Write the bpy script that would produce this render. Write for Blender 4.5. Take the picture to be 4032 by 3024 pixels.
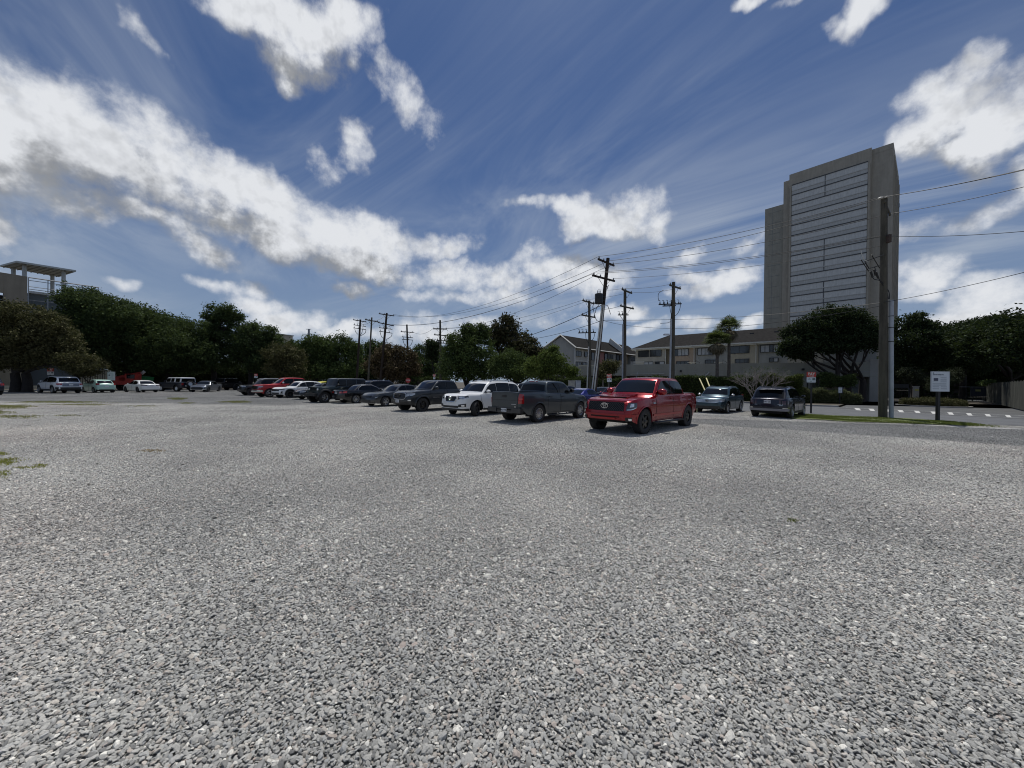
import bpy, bmesh, math, random
import numpy as np
from mathutils import Vector, Matrix
for o in list(bpy.data.objects): bpy.data.objects.remove(o)
SC = bpy.context.scene
COL = SC.collection
R = math.radians
rng = np.random.default_rng(7)
random.seed(7)

# ------------------------------------------------------------------ camera
F, CH, YC, ROLL = 1471.0, 1.70, 1506.8, 0.0124
PITCH = math.atan((YC-1512)/F)
fw = Vector((0, math.cos(PITCH), math.sin(PITCH)))
up0 = Vector((0, -math.sin(PITCH), math.cos(PITCH)))
rt0 = Vector((1, 0, 0))
c_, s_ = math.cos(ROLL), math.sin(ROLL)
CR = c_*rt0 + s_*up0
CU = -s_*rt0 + c_*up0
cam = bpy.data.cameras.new('camera'); camo = bpy.data.objects.new('camera', cam); COL.objects.link(camo)
m = Matrix.Identity(4)
for i in range(3):
    m[i][0] = CR[i]; m[i][1] = CU[i]; m[i][2] = -fw[i]
m[0][3], m[1][3], m[2][3] = 0, 0, CH
camo.matrix_world = m
cam.sensor_width = 36; cam.lens = 36*F/4032
cam.clip_start = .05; cam.clip_end = 6000
SC.camera = camo
SC.render.resolution_x, SC.render.resolution_y = 1024, 768

def ray(px, py):
    return (fw*F + CR*(px-2016) - CU*(py-1512))
def P(px, py, D):                       # point seen at that photo pixel, D metres in front
    d = ray(px, py); return Vector((0, 0, CH)) + d*(D/d.y)
def G(px, py, z=0.0):                   # ground point at a photo pixel
    d = ray(px, py); return Vector((0, 0, CH)) + d*((z-CH)/d.z)
def PV(px, D, z):                       # point in the column px at depth D and height z
    a = P(px, 1500, D); b = P(px, 1400, D)
    t = (z-a.z)/(b.z-a.z); return a + (b-a)*t

# ------------------------------------------------------------------ light
SUN_EL, SUN_AZ = R(70), R(8)            # azimuth measured from +Y towards +X
sd = Vector((math.sin(SUN_AZ)*math.cos(SUN_EL), math.cos(SUN_AZ)*math.cos(SUN_EL), math.sin(SUN_EL)))
sl = bpy.data.lights.new('sun', 'SUN'); so = bpy.data.objects.new('sun', sl); COL.objects.link(so)
sl.energy = 3.4; sl.angle = R(.5); sl.color = (1, .96, .9)
so.rotation_euler = (-sd).to_track_quat('-Z', 'Y').to_euler()
so.location = (0, 0, 80)

vs = SC.view_settings
vs.view_transform = 'Standard'; vs.look = 'None'; vs.exposure = 0; vs.gamma = 1; vs.use_curve_mapping = False
SC.render.engine = 'CYCLES'
cy = SC.cycles
cy.max_bounces = 5; cy.diffuse_bounces = 2; cy.glossy_bounces = 3; cy.transmission_bounces = 4
cy.transparent_max_bounces = 6; cy.use_denoising = True; cy.filter_width = 1.05

# ------------------------------------------------------------------ node helper
class NT:
    def __init__(s, tree): s.t = tree; s.n = tree.nodes; s.l = tree.links
    def node(s, typ, **kw):
        n = s.n.new(typ)
        for k, v in kw.items(): setattr(n, k, v)
        return n
    def put(s, sock, v):
        if v is None: return
        if isinstance(v, bpy.types.NodeSocket): s.l.new(v, sock)
        else: sock.default_value = v
    def math(s, op, a, b=None, c=None, clamp=False):
        n = s.node('ShaderNodeMath', operation=op, use_clamp=clamp)
        s.put(n.inputs[0], a); s.put(n.inputs[1], b); s.put(n.inputs[2], c)
        return n.outputs[0]
    def vmath(s, op, a, b=None, out=0):
        n = s.node('ShaderNodeVectorMath', operation=op)
        s.put(n.inputs[0], a); s.put(n.inputs[1], b)
        return n.outputs[out]
    def noise(s, vec, scale, detail=3, rough=.55, out=0, dist=0.0, lac=2.0):
        n = s.node('ShaderNodeTexNoise'); s.put(n.inputs['Vector'], vec)
        n.inputs['Scale'].default_value = scale; n.inputs['Detail'].default_value = detail
        n.inputs['Roughness'].default_value = rough; n.inputs['Distortion'].default_value = dist
        n.inputs['Lacunarity'].default_value = lac
        return n.outputs[out]
    def ramp(s, x, a, b, c0=0.0, c1=1.0, smooth=True):
        n = s.node('ShaderNodeMapRange', interpolation_type='SMOOTHSTEP' if smooth else 'LINEAR')
        s.put(n.inputs[0], x); s.put(n.inputs[1], a); s.put(n.inputs[2], b); s.put(n.inputs[3], c0); s.put(n.inputs[4], c1)
        return n.outputs[0]
    def mix(s, f, a, b, blend='MIX'):
        n = s.node('ShaderNodeMix', data_type='RGBA', blend_type=blend)
        s.put(n.inputs[0], f); s.put(n.inputs[6], a); s.put(n.inputs[7], b)
        return n.outputs[2]
    def xyz(s, v):
        n = s.node('ShaderNodeSeparateXYZ'); s.put(n.inputs[0], v); return n.outputs
    def comb(s, x, y, z):
        n = s.node('ShaderNodeCombineXYZ'); s.put(n.inputs[0], x); s.put(n.inputs[1], y); s.put(n.inputs[2], z); return n.outputs[0]
def c4(c): return (c[0], c[1], c[2], 1)

# ------------------------------------------------------------------ sky: Nishita with a procedural cloud layer
world = bpy.data.worlds.new('World'); SC.world = world; world.use_nodes = True
wt = NT(world.node_tree); wt.n.clear()
sky = wt.node('ShaderNodeTexSky', sky_type='NISHITA', sun_disc=False)
sky.sun_elevation = SUN_EL; sky.sun_rotation = SUN_AZ
sky.altitude = 0; sky.air_density = 1.0; sky.dust_density = .6; sky.ozone_density = 3.0

# cloud field: fractal noise over a sum of soft banks placed by azimuth and elevation
def azel(px, py):
    d = ray(px, py).normalized(); return math.atan2(d.x, d.y), math.asin(d.z)
# cumulus banks: (x, y, rx, ry, tilt deg, weight) in units of the 2212 px wide photo
CL = [(20,290,150,120,0,1.15),(190,300,210,100,12,1.15),(360,330,170,80,14,1.1),(500,395,140,55,10,1.05),(60,395,180,55,0,1.),(330,390,260,50,8,1.),
 (10,165,45,70,0,.8),(600,440,90,50,5,1.),(350,468,110,26,5,.9),(480,475,120,45,8,1.),(620,510,140,50,8,1.1),(720,505,140,62,8,1.15),(820,520,80,48,0,1.05),(905,528,62,26,-5,.75),(740,560,120,34,2,1.),(420,520,90,30,24,.75),
 (520,20,120,55,0,1.),(640,40,140,75,0,1.15),(730,40,80,60,0,1.),(650,130,70,60,0,.85),(630,185,38,32,0,.8),(470,0,90,30,0,.8),
 (880,215,62,46,35,.62),(905,245,46,34,0,.55),(820,182,40,18,35,.35),(770,315,34,56,10,.66),(748,290,20,30,0,.4),(700,350,24,34,-50,.45),(315,80,50,14,30,.22),
 (1370,445,70,50,0,1.1),(1300,478,95,36,0,1.),(1215,440,60,24,0,.8),(1150,437,50,13,-10,.6),(1420,492,32,28,0,.8),(1350,490,90,26,0,.9),
 (1185,575,70,34,0,.9),(1270,600,85,36,0,.85),(1070,598,80,36,0,.85),(950,590,70,30,0,.8),(1030,642,110,18,0,.75),(1150,545,50,16,-10,.5),(960,540,60,18,-20,.5),
 (1550,605,85,24,-12,.95),(1485,600,45,16,0,.7),(1480,556,45,13,-30,.5),(1625,532,36,18,-35,.7),(1395,710,45,13,-15,.8),(1630,696,50,16,0,.85),(1450,632,30,10,0,.5),
 (2080,210,110,100,0,1.2),(2150,260,120,100,0,1.15),(2010,190,70,50,0,1.05),(2110,120,66,44,0,1.),(1990,290,66,54,0,1.),(2080,320,90,34,-8,.95),(2200,230,80,100,0,1.1),
 (1850,30,60,45,-30,.9),(1795,70,30,28,0,.7),(1620,8,34,14,0,.6),(1700,6,40,13,0,.5),(1880,0,60,25,0,.8),
 (2010,588,85,30,0,.95),(1965,620,60,22,0,.75),(2150,640,140,52,0,.9),(2070,690,150,24,0,.9),(2100,476,110,22,-12,.55),(1960,510,50,20,-15,.45),
 (570,655,75,24,0,.75),(620,692,90,24,0,.8),(755,706,50,20,-20,.85),(280,622,34,15,0,.6),(0,505,46,34,0,.8),(575,628,38,18,0,.6),(760,622,36,14,0,.55),(880,720,120,20,0,.75),(1000,700,100,18,0,.6),(1250,690,90,18,0,.5),
 (1330,680,90,15,0,.6),(460,622,44,12,0,.45),(1500,700,60,14,0,.5),(1240,655,60,14,-15,.45),(2300,400,90,70,0,.9),(-150,300,220,150,0,1.1),(-200,600,200,50,0,.8)]
def make_field(name, lst, det, grow=1.0):
    cg = bpy.data.node_groups.new(name, 'ShaderNodeTree')
    cg.interface.new_socket('Vector', in_out='INPUT', socket_type='NodeSocketVector')
    cg.interface.new_socket('Density', in_out='OUTPUT', socket_type='NodeSocketFloat')
    g = NT(cg); gi = g.node('NodeGroupInput'); go = g.node('NodeGroupOutput')
    q = gi.outputs[0]
    warp = g.noise(q, 9.0, 3 if det > 5 else 2, .6, out=1)
    q2 = g.vmath('ADD', q, g.vmath('MULTIPLY', g.vmath('SUBTRACT', warp, (.5, .5, .5)), (.10, .075, 0)))
    a, e, _ = g.xyz(q2)
    p1 = g.comb(g.math('MULTIPLY', a, a), g.math('MULTIPLY', a, e), g.math('MULTIPLY', e, e))
    p2 = g.comb(a, e, 1.0)
    acc = None
    for (x, y, rx, ry, tl, w) in lst:
        X, Y = x*1.8228, y*1.8228
        a0, e0 = azel(X, Y); a1, _ = azel(X+rx*1.8228, Y); _, e1 = azel(X, Y-ry*1.8228)
        ra, re = abs(a1-a0)*1.25*grow, abs(e1-e0)*1.25*grow
        c, s = math.cos(R(-tl)), math.sin(R(-tl))
        # r2 = ((c da + s de)/ra)^2 + ((-s da + c de)/re)^2
        A = c*c/ra**2 + s*s/re**2; B = 2*c*s*(1/ra**2 - 1/re**2); C = s*s/ra**2 + c*c/re**2
        D = -2*A*a0 - B*e0; E = -B*a0 - 2*C*e0; Fc = A*a0*a0 + B*a0*e0 + C*e0*e0
        v = g.math('ADD', g.vmath('DOT_PRODUCT', p1, (-w*A, -w*B, -w*C), out=1),
                   g.vmath('DOT_PRODUCT', p2, (-w*D, -w*E, w-w*Fc), out=1))
        acc = v if acc is None else g.math('SMOOTH_MAX', acc, v, .16)
    acc = g.math('MAXIMUM', acc, -1.0)
    n1 = g.math('SUBTRACT', g.noise(q, 7.5, det, .62), .5)
    g.put(go.inputs[0], g.math('MULTIPLY_ADD', n1, 3.6, acc))
    return cg
CF = make_field('cloud_field', CL, 8)
CF2 = make_field('cloud_mass', [c for c in CL if c[2]*c[3] > 3300], 5)

tc = wt.node('ShaderNodeTexCoord').outputs['Generated']
dx, dy, dz = wt.xyz(tc)
az = wt.math('ARCTAN2', dx, dy); el = wt.math('ARCSINE', dz)
uv = wt.comb(az, el, 0)
def field(vec, cg):
    n = wt.node('ShaderNodeGroup'); n.node_tree = cg; wt.put(n.inputs[0], vec); return n.outputs[0]
d0 = field(uv, CF)
d1 = field(wt.vmath('ADD', uv, (.012, .075, 0)), CF2)
alpha = wt.ramp(d0, -.20, 1.0)
alpha = wt.math('POWER', alpha, 1.1)
lit = wt.math('SUBTRACT', d0, wt.math('MAXIMUM', d1, -.2))
shade = wt.ramp(lit, -1.05, .75)
# billows: small scale relief lit from above
e0 = wt.noise(uv, 13, 4, .6); e1 = wt.noise(wt.vmath('ADD', uv, (.004, .014, 0)), 13, 4, .6)
bil = wt.math('MULTIPLY', wt.math('SUBTRACT', e0, e1), 1.7)
g0 = wt.noise(uv, 5.0, 3, .55); g1 = wt.noise(wt.vmath('ADD', uv, (.012, .040, 0)), 5.0, 3, .55)
bil = wt.math('MULTIPLY_ADD', wt.math('SUBTRACT', g0, g1), 1.9, bil)
shade = wt.math('ADD', shade, bil, clamp=True)
ccol = wt.mix(shade, (2.9, 3.05, 3.35, 1), (7.5, 7.7, 8.05, 1))
thick = wt.math('MULTIPLY', wt.ramp(d1, .35, 1.3), wt.ramp(lit, .35, -.55))
ccol = wt.mix(wt.math('MULTIPLY', thick, .85), ccol, (2.7, 2.8, 2.95, 1))
# cirrus veils on a high plane
zc = wt.math('ADD', wt.math('MAXIMUM', dz, 0.0), .12)
pl = wt.comb(wt.math('DIVIDE', dx, zc), wt.math('DIVIDE', dy, zc), 0)
CA = R(-48)                              # the streaks run towards this azimuth
al_ = wt.vmath('DOT_PRODUCT', pl, (math.sin(CA)*.36, math.cos(CA)*.36, 0), out=1)
ac_ = wt.vmath('DOT_PRODUCT', pl, (math.cos(CA), -math.sin(CA), 0), out=1)
cv = wt.comb(al_, ac_, 0)
ci = wt.noise(cv, 1.25, 6, .62, dist=1.3)
ci2 = wt.noise(pl, .55, 3, .5)
cir = wt.math('MULTIPLY', wt.ramp(ci, .33, .72), wt.ramp(ci2, .30, .60, .12, 1))
cir = wt.math('MULTIPLY', cir, wt.ramp(el, .78, .30, .30, .86))
hz = wt.ramp(el, .0, .75, 1, 0)
hzp = wt.math('POWER', hz, 2.2)
skyc = wt.mix(1.0, sky.outputs[0], (.31, .41, .56, 1), "MULTIPLY")
base = wt.mix(cir, skyc, (4.2, 4.75, 5.6, 1))
base = wt.mix(wt.math('MULTIPLY', hzp, .66), base, (2.9, 3.6, 4.7, 1))
over = wt.math('MULTIPLY', wt.ramp(ci2, .50, .60), wt.ramp(el, .88, 1.0))     # unseen cumulus added overhead for the windscreens to reflect
base = wt.mix(over, base, (6.5, 6.7, 7.0, 1))
fin = wt.mix(alpha, base, ccol)
bg = wt.node('ShaderNodeBackground'); wt.put(bg.inputs[0], fin); bg.inputs[1].default_value = 0.1
wo = wt.node('ShaderNodeOutputWorld'); wt.l.new(bg.outputs[0], wo.inputs[0])
world.cycles.sampling_method = 'MANUAL'; world.cycles.sample_map_resolution = 512

# ------------------------------------------------------------------ objects, labels
def link(name, me, parent=None):
    o = bpy.data.objects.new(name, me); COL.objects.link(o)
    if parent is not None: o.parent = parent
    return o
def tag(o, label=None, cat=None, group=None, kind=None):
    if label: o['label'] = label
    if cat: o['category'] = cat
    if group: o['group'] = group
    if kind: o['kind'] = kind
    return o
def thing(name, label, cat, loc=(0, 0, 0), rz=0.0, group=None):
    o = bpy.data.objects.new(name, None); COL.objects.link(o)
    o.location = loc; o.rotation_euler = (0, 0, rz); o.empty_display_size = .2
    return tag(o, label, cat, group)

class MB:
    """collects faces, then links them as one mesh object"""
    def __init__(s): s.v = []; s.f = []; s.mi = []; s.M = Matrix.Identity(4)
    def add(s, vs, fs, mi=0):
        b = len(s.v); s.v += [tuple(s.M @ Vector(v)) for v in vs]
        s.f += [tuple(b+i for i in f) for f in fs]; s.mi += [mi]*len(fs); return s
    def box(s, c, d, mi=0, ax=None):
        x, y, z = [k/2 for k in d]
        vs = [(-x,-y,-z),(x,-y,-z),(x,y,-z),(-x,y,-z),(-x,-y,z),(x,-y,z),(x,y,z),(-x,y,z)]
        if ax is None: vs = [(v[0]+c[0], v[1]+c[1], v[2]+c[2]) for v in vs]
        else: vs = [tuple(Vector(c)+ax[0]*v[0]+ax[1]*v[1]+ax[2]*v[2]) for v in vs]
        return s.add(vs, [(0,3,2,1),(4,5,6,7),(0,1,5,4),(1,2,6,5),(2,3,7,6),(3,0,4,7)], mi)
    def tube(s, pts, r, n=6, mi=0, cap=True):
        pts = [Vector(p) for p in pts]; k = len(pts)
        rr = r if isinstance(r, (list, tuple)) else [r]*k
        vs = []; ref = None
        for i, p in enumerate(pts):
            t = (pts[min(i+1, k-1)]-pts[max(i-1, 0)]).normalized()
            a = t.cross(Vector((0, 0, 1)) if abs(t.z) < .9 else Vector((0, 1, 0))).normalized()
            if ref is not None:
                a = (ref - t*ref.dot(t))
                a = a.normalized() if a.length > 1e-6 else ref
            ref = a; b = t.cross(a)
            vs += [tuple(p+(a*math.cos(2*math.pi*j/n)+b*math.sin(2*math.pi*j/n))*rr[i]) for j in range(n)]
        fs = [(i*n+j, i*n+(j+1)%n, (i+1)*n+(j+1)%n, (i+1)*n+j) for i in range(k-1) for j in range(n)]
        if cap: fs += [tuple(range(n-1, -1, -1)), tuple((k-1)*n+j for j in range(n))]
        return s.add(vs, fs, mi)
    def lathe(s, prof, n=24, mi=0, axis='z', o=(0, 0, 0)):
        k = len(prof); vs = []
        for (r, h) in prof:
            for j in range(n):
                a = 2*math.pi*j/n
                p = (r*math.cos(a), r*math.sin(a), h) if axis == 'z' else (r*math.cos(a), h, r*math.sin(a))
                vs.append((p[0]+o[0], p[1]+o[1], p[2]+o[2]))
        fs = [(i*n+j, i*n+(j+1)%n, (i+1)*n+(j+1)%n, (i+1)*n+j) for i in range(k-1) for j in range(n)]
        return s.add(vs, fs, mi)
    def grid(s, rows, mi=0):
        n = len(rows[0]); vs = [p for r in rows for p in r]
        fs = [(i*n+j, i*n+j+1, (i+1)*n+j+1, (i+1)*n+j) for i in range(len(rows)-1) for j in range(n-1)]
        return s.add(vs, fs, mi)
    def poly(s, pts, mi=0): return s.add(pts, [tuple(range(len(pts)))], mi)
    def prism(s, pts, ext, mi=0):
        """polygon extruded by a vector"""
        n = len(pts); e = Vector(ext); a = [tuple(p) for p in pts]; b = [tuple(Vector(p)+e) for p in pts]
        return s.add(a+b, [tuple(range(n)), tuple(range(2*n-1, n-1, -1))]+[(i, i+n, (i+1)%n+n, (i+1)%n) for i in range(n)], mi)
    def build(s, name, mats, parent=None, smooth=None, fix=True):
        me = bpy.data.meshes.new(name); me.from_pydata(s.v, [], s.f)
        for m_ in (mats if isinstance(mats, (list, tuple)) else [mats]): me.materials.append(m_)
        me.polygons.foreach_set('material_index', s.mi)
        if fix:
            bm = bmesh.new(); bm.from_mesh(me); bmesh.ops.remove_doubles(bm, verts=bm.verts, dist=1e-5)
            bmesh.ops.dissolve_degenerate(bm, edges=bm.edges, dist=1e-5)
            bmesh.ops.recalc_face_normals(bm, faces=bm.faces); bm.to_mesh(me); bm.free()
        if smooth is not None:
            me.polygons.foreach_set('use_smooth', [True]*len(me.polygons)); me.set_sharp_from_angle(angle=R(smooth))
        me.update()
        return link(name, me, parent)

# ------------------------------------------------------------------ materials
MATS = {}
def mat(name, col, rough=.6, metal=0.0, var=0.0, vscale=3.0, bump=0.0, bscale=20.0, coat=0.0, spec=.5, emit=None, streak=0.0, wear=None):
    if name in MATS: return MATS[name]
    m_ = bpy.data.materials.new(name); m_.use_nodes = True; t = NT(m_.node_tree)
    b = t.n['Principled BSDF']
    b.inputs['Base Color'].default_value = c4(col); b.inputs['Roughness'].default_value = rough
    b.inputs['Metallic'].default_value = metal; b.inputs['Specular IOR Level'].default_value = spec
    if coat: b.inputs['Coat Weight'].default_value = coat; b.inputs['Coat Roughness'].default_value = .03
    obj_ = None
    if var or bump or streak:
        obj_ = t.node('ShaderNodeNewGeometry').outputs['Position']
    if var:
        f = t.noise(obj_, vscale, 5, .6)
        if streak:
            mp_ = t.node('ShaderNodeMapping'); t.put(mp_.inputs[0], obj_); mp_.inputs['Scale'].default_value = (1, 1, .12)
            f = t.math('ADD', t.math('MULTIPLY', f, 1-streak), t.math('MULTIPLY', t.noise(mp_.outputs[0], vscale*2.2, 4, .6), streak))
        c = t.mix(t.ramp(f, .3, .7), c4([k*(1-var) for k in col]), c4([min(1, k*(1+var)) for k in col]))
        t.put(b.inputs['Base Color'], c)
    if bump:
        bn = t.node('ShaderNodeBump'); bn.inputs['Strength'].default_value = bump; bn.inputs['Distance'].default_value = .02
        t.put(bn.inputs['Height'], t.noise(obj_, bscale, 4, .6)); t.put(b.inputs['Normal'], bn.outputs[0])
    MATS[name] = m_; return m_
def paint(name, col, metal=.35, rough=.34):
    if name in MATS: return MATS[name]
    m_ = mat(name, [k*.75 for k in col] if sum(col) < 1.5 else col, rough, metal, coat=.55)
    col = [k*.75 for k in col] if sum(col) < 1.5 else col
    t = NT(m_.node_tree); b = t.n['Principled BSDF']
    p = t.node('ShaderNodeTexCoord').outputs['Object']
    dust = t.ramp(t.noise(p, 2.2, 5, .6), .42, .8, 0, .05)       # thin road dust
    low = t.ramp(t.xyz(p)[2], .25, .65, .12, 0)
    t.put(b.inputs['Base Color'], t.mix(t.math('ADD', dust, low, clamp=True), c4(col), (.17, .155, .135, 1)) if sum(col) < 1.5 else
          t.mix(t.math('MULTIPLY', low, .6), c4(col), (.35, .33, .29, 1)))
    t.put(b.inputs['Roughness'], t.math('ADD', t.math('MULTIPLY', dust, .5), rough))
    b.inputs['Coat Roughness'].default_value = .05
    return m_
M_glass = mat('tinted_glass', (.004, .005, .006), .03, 0, spec=.35)
M_wind = mat('windscreen_glass', (.006, .007, .009), .03, 0, spec=.42)
M_clearg = mat('light_glass', (.16, .18, .19), .05, 0, spec=.8, coat=.5)
M_plas = mat('black_plastic', (.018, .018, .019), .55)
M_gap = mat('panel_gap', (.006, .006, .006), .8)
M_rub = mat('tyre_rubber', (.022, .022, .023), .85, var=.25, vscale=14)
M_chr = mat('chrome', (.62, .63, .65), .14, 1.0)
M_alu = mat('alloy', (.42, .43, .45), .28, .9)
M_dalu = mat('dark_alloy', (.05, .05, .055), .35, .6)
M_blk = mat('gloss_black', (.008, .008, .009), .25, spec=.4)
M_lamp = mat('headlamp_lens', (.40, .42, .44), .08, .2, coat=1)
M_lampd = mat('headlamp_dark', (.06, .065, .07), .08, .2, coat=1)
M_lampw = mat('lamp_reflector', (.8, .82, .84), .12, .6)
M_tail = mat('tail_lamp_red', (.30, .010, .012), .10, 0, coat=1)
M_tailb = mat('tail_lamp_bright', (.50, .04, .03), .10, 0, coat=1)
M_plate = mat('licence_plate', (.62, .64, .66), .45)
M_ink = mat('dark_ink', (.03, .04, .08), .6)
M_white = mat('white_sign', (.62, .66, .70), .45)
M_red = mat('red_sign', (.50, .045, .035), .45)
M_wood = mat('pole_wood', (.080, .072, .054), .9, var=.35, vscale=2.5, bump=.5, bscale=12, streak=.7)
M_dwood = mat('dark_pole_wood', (.034, .023, .017), .9, var=.35, vscale=2.5, bump=.5, bscale=12, streak=.7)
M_wire = mat('wire_black', (.02, .02, .022), .6)
M_pvc = mat('grey_conduit', (.36, .39, .43), .5, var=.12, vscale=1.5)
M_galv = mat('galvanised_steel', (.30, .31, .32), .45, .6, var=.1, vscale=5)
M_blackm = mat('black_metal', (.015, .015, .016), .5)

FONT = bpy.data.fonts[0] if bpy.data.fonts else None
def text_mesh(mb, s, size, org, ax, ay, mi=0, bold=.0, align='CENTER', off=.004):
    cu = bpy.data.curves.new('t', 'FONT'); cu.body = s; cu.size = size; cu.align_x = align; cu.align_y = 'CENTER'; cu.offset = bold; cu.resolution_u = 3
    ob = bpy.data.objects.new('t', cu); COL.objects.link(ob)
    dg = bpy.context.evaluated_depsgraph_get(); dg.update()
    me = bpy.data.meshes.new_from_object(ob.evaluated_get(dg))
    az_ = Vector(ax).cross(Vector(ay)).normalized()
    vs = [tuple(Vector(org)+Vector(ax)*v.co.x+Vector(ay)*v.co.y+az_*off) for v in me.vertices]
    mb.add(vs, [tuple(p.vertices) for p in me.polygons], mi)
    bpy.data.objects.remove(ob); bpy.data.curves.remove(cu); bpy.data.meshes.remove(me)

def fast_mesh(name, V, Fq, mats, parent=None, attr=None):
    """numpy quads/tris: V (n,3), Fq (m,k)"""
    me = bpy.data.meshes.new(name); k = Fq.shape[1]
    me.vertices.add(len(V)); me.vertices.foreach_set('co', V.astype(np.float32).ravel())
    me.loops.add(Fq.size); me.loops.foreach_set('vertex_index', Fq.astype(np.int32).ravel())
    me.polygons.add(len(Fq)); me.polygons.foreach_set('loop_start', np.arange(0, Fq.size, k, dtype=np.int32))
    me.update(calc_edges=True)
    for m_ in (mats if isinstance(mats, (list, tuple)) else [mats]): me.materials.append(m_)
    return link(name, me, parent)

# ------------------------------------------------------------------ ground frames
U = Vector((.715, -.70, 0)).normalized()       # along the street
V_ = Vector((.70, .715, 0)).normalized()       # away from the camera, across the street
def UV(u, v, z=0.0): return U*u + V_*v + Vector((0, 0, z))

def zone_nodes(t):
    """1 where the gravel colour is darker, in broad bands"""
    pos = t.node('ShaderNodeNewGeometry').outputs['Position']
    x, y, z = t.xyz(pos)
    u = t.math('ADD', t.math('MULTIPLY', x, U.x), t.math('MULTIPLY', y, U.y))
    v = t.math('ADD', t.math('MULTIPLY', x, V_.x), t.math('MULTIPLY', y, V_.y))
    w = t.math('MULTIPLY', t.math('SUBTRACT', t.noise(pos, .35, 4, .6), .5), 2.6)
    # right hand band, widening to the right
    ue = t.math('SUBTRACT', u, -5.0)
    lo = t.math('ADD', t.math('MULTIPLY_ADD', ue, .135, 17.4), t.math('MULTIPLY', w, .35))
    hi = t.math('ADD', t.math('MULTIPLY_ADD', ue, .62, 20.9), t.math('MULTIPLY', w, .35))
    hi = t.math('MINIMUM', hi, t.math('MULTIPLY_ADD', w, .1, 27.0))
    b1 = t.math('MULTIPLY', t.ramp(t.math('SUBTRACT', v, lo), -.35, .35), t.ramp(t.math('SUBTRACT', hi, v), -.3, .3))
    # left hand band at the far side of the lot
    yl = t.math('ADD', t.math('MULTIPLY_ADD', x, -.02, 24.6), t.math('MULTIPLY', w, .9))
    b2 = t.math('MULTIPLY', t.ramp(t.math('SUBTRACT', y, yl), -.8, .8), t.ramp(x, -13.5, -16.5))
    b2 = t.math('MULTIPLY', b2, t.ramp(t.noise(pos, .22, 3, .5), .28, .42, .55, 1))
    return t.math('MAXIMUM', b1, b2), pos

def gravel_mat(name, stones):
    m_ = bpy.data.materials.new(name); m_.use_nodes = True; t = NT(m_.node_tree); b = t.n['Principled BSDF']
    zone, pos = zone_nodes(t)
    if stones:
        rnd = t.node('ShaderNodeNewGeometry').outputs['Random Per Island']
    else:
        vo = t.node('ShaderNodeTexVoronoi'); t.put(vo.inputs['Vector'], pos); vo.inputs['Scale'].default_value = 38
        rnd = t.xyz(vo.outputs['Color'])[0]
    cr = t.node('ShaderNodeValToRGB'); t.put(cr.inputs[0], rnd)
    E_ = cr.color_ramp; E_.interpolation = 'LINEAR'
    stops = [(0, (.17, .17, .17)), (.10, (.30, .298, .292)), (.35, (.40, .397, .385)), (.55, (.47, .463, .445)), (.72, (.37, .376, .38)), (.82, (.54, .53, .505)),
             (.92, (.47, .43, .39)), (.95, (.44, .38, .35)), (.975, (.70, .68, .64)), (1, (.84, .82, .77))]
    while len(E_.elements) < len(stops): E_.elements.new(.5)
    for e, (p_, c) in zip(E_.elements, stops): e.position = p_; e.color = c4(c)
    col = cr.outputs[0]
    big = t.noise(pos, .28, 4, .55)
    col = t.mix(1.0, col, t.mix(t.ramp(big, .3, .7), (.79, .79, .77, 1), (1.12, 1.11, 1.07, 1)), 'MULTIPLY')
    pink = t.math('MULTIPLY', t.ramp(t.noise(pos, .16, 2, .5), .5, .72), .30)
    col = t.mix(pink, col, t.mix(1.0, col, (1.12, 1.0, .96, 1), 'MULTIPLY'))
    col = t.mix(1.0, col, (.945, .95, .95, 1), 'MULTIPLY')
    dk = t.mix(1.0, col, (.50, .52, .55, 1), 'MULTIPLY')
    col = t.mix(t.math('MULTIPLY', zone, .85), col, dk)
    if stones:
        oc = t.node('ShaderNodeTexCoord').outputs['Object']
        mott = t.noise(pos, 120, 3, .6)
        col = t.mix(1.0, col, t.mix(t.ramp(mott, .3, .75), (.86, .86, .86, 1), (1.12, 1.12, 1.12, 1)), 'MULTIPLY')
    else:
        bn = t.node('ShaderNodeBump'); bn.inputs['Strength'].default_value = .8; bn.inputs['Distance'].default_value = .012
        t.put(bn.inputs['Height'], t.math('SUBTRACT', 1.0, vo.outputs['Distance'])); t.put(b.inputs['Normal'], bn.outputs[0])
        col = t.mix(1.0, col, (.62, .62, .62, 1), 'MULTIPLY')
    t.put(b.inputs['Base Color'], col); b.inputs['Roughness'].default_value = .85; b.inputs['Specular IOR Level'].default_value = .3
    return m_
M_stone = gravel_mat('gravel_stone', True); M_gbase = gravel_mat('gravel_bed', False)
M_soil = mat('dark_soil', (.075, .065, .050), .95, var=.4, vscale=1.5, bump=.4)
M_asph = mat('asphalt', (.105, .110, .116), .9, var=.16, vscale=1.2, bump=.35, bscale=60)
M_asph2 = mat('driveway_asphalt', (.085, .088, .090), .9, var=.22, vscale=.9, bump=.35, bscale=60)
M_conc = mat('concrete', (.34, .33, .31), .85, var=.14, vscale=2.5, bump=.2)
M_mark = mat('road_paint', (.50, .50, .48), .7, var=.3, vscale=9)
M_grass = mat('grass_blade', (.11, .14, .030), .7, var=.35, vscale=2.0)
M_dryg = mat('grass_mat', (.11, .115, .045), .9, var=.4, vscale=6, bump=.5, bscale=40)

mb = MB(); mb.poly([(-1500, -400, -.05), (1500, -400, -.05), (1500, 3000, -.05), (-1500, 3000, -.05)])
tag(mb.build('ground', M_soil), kind='structure')
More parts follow.
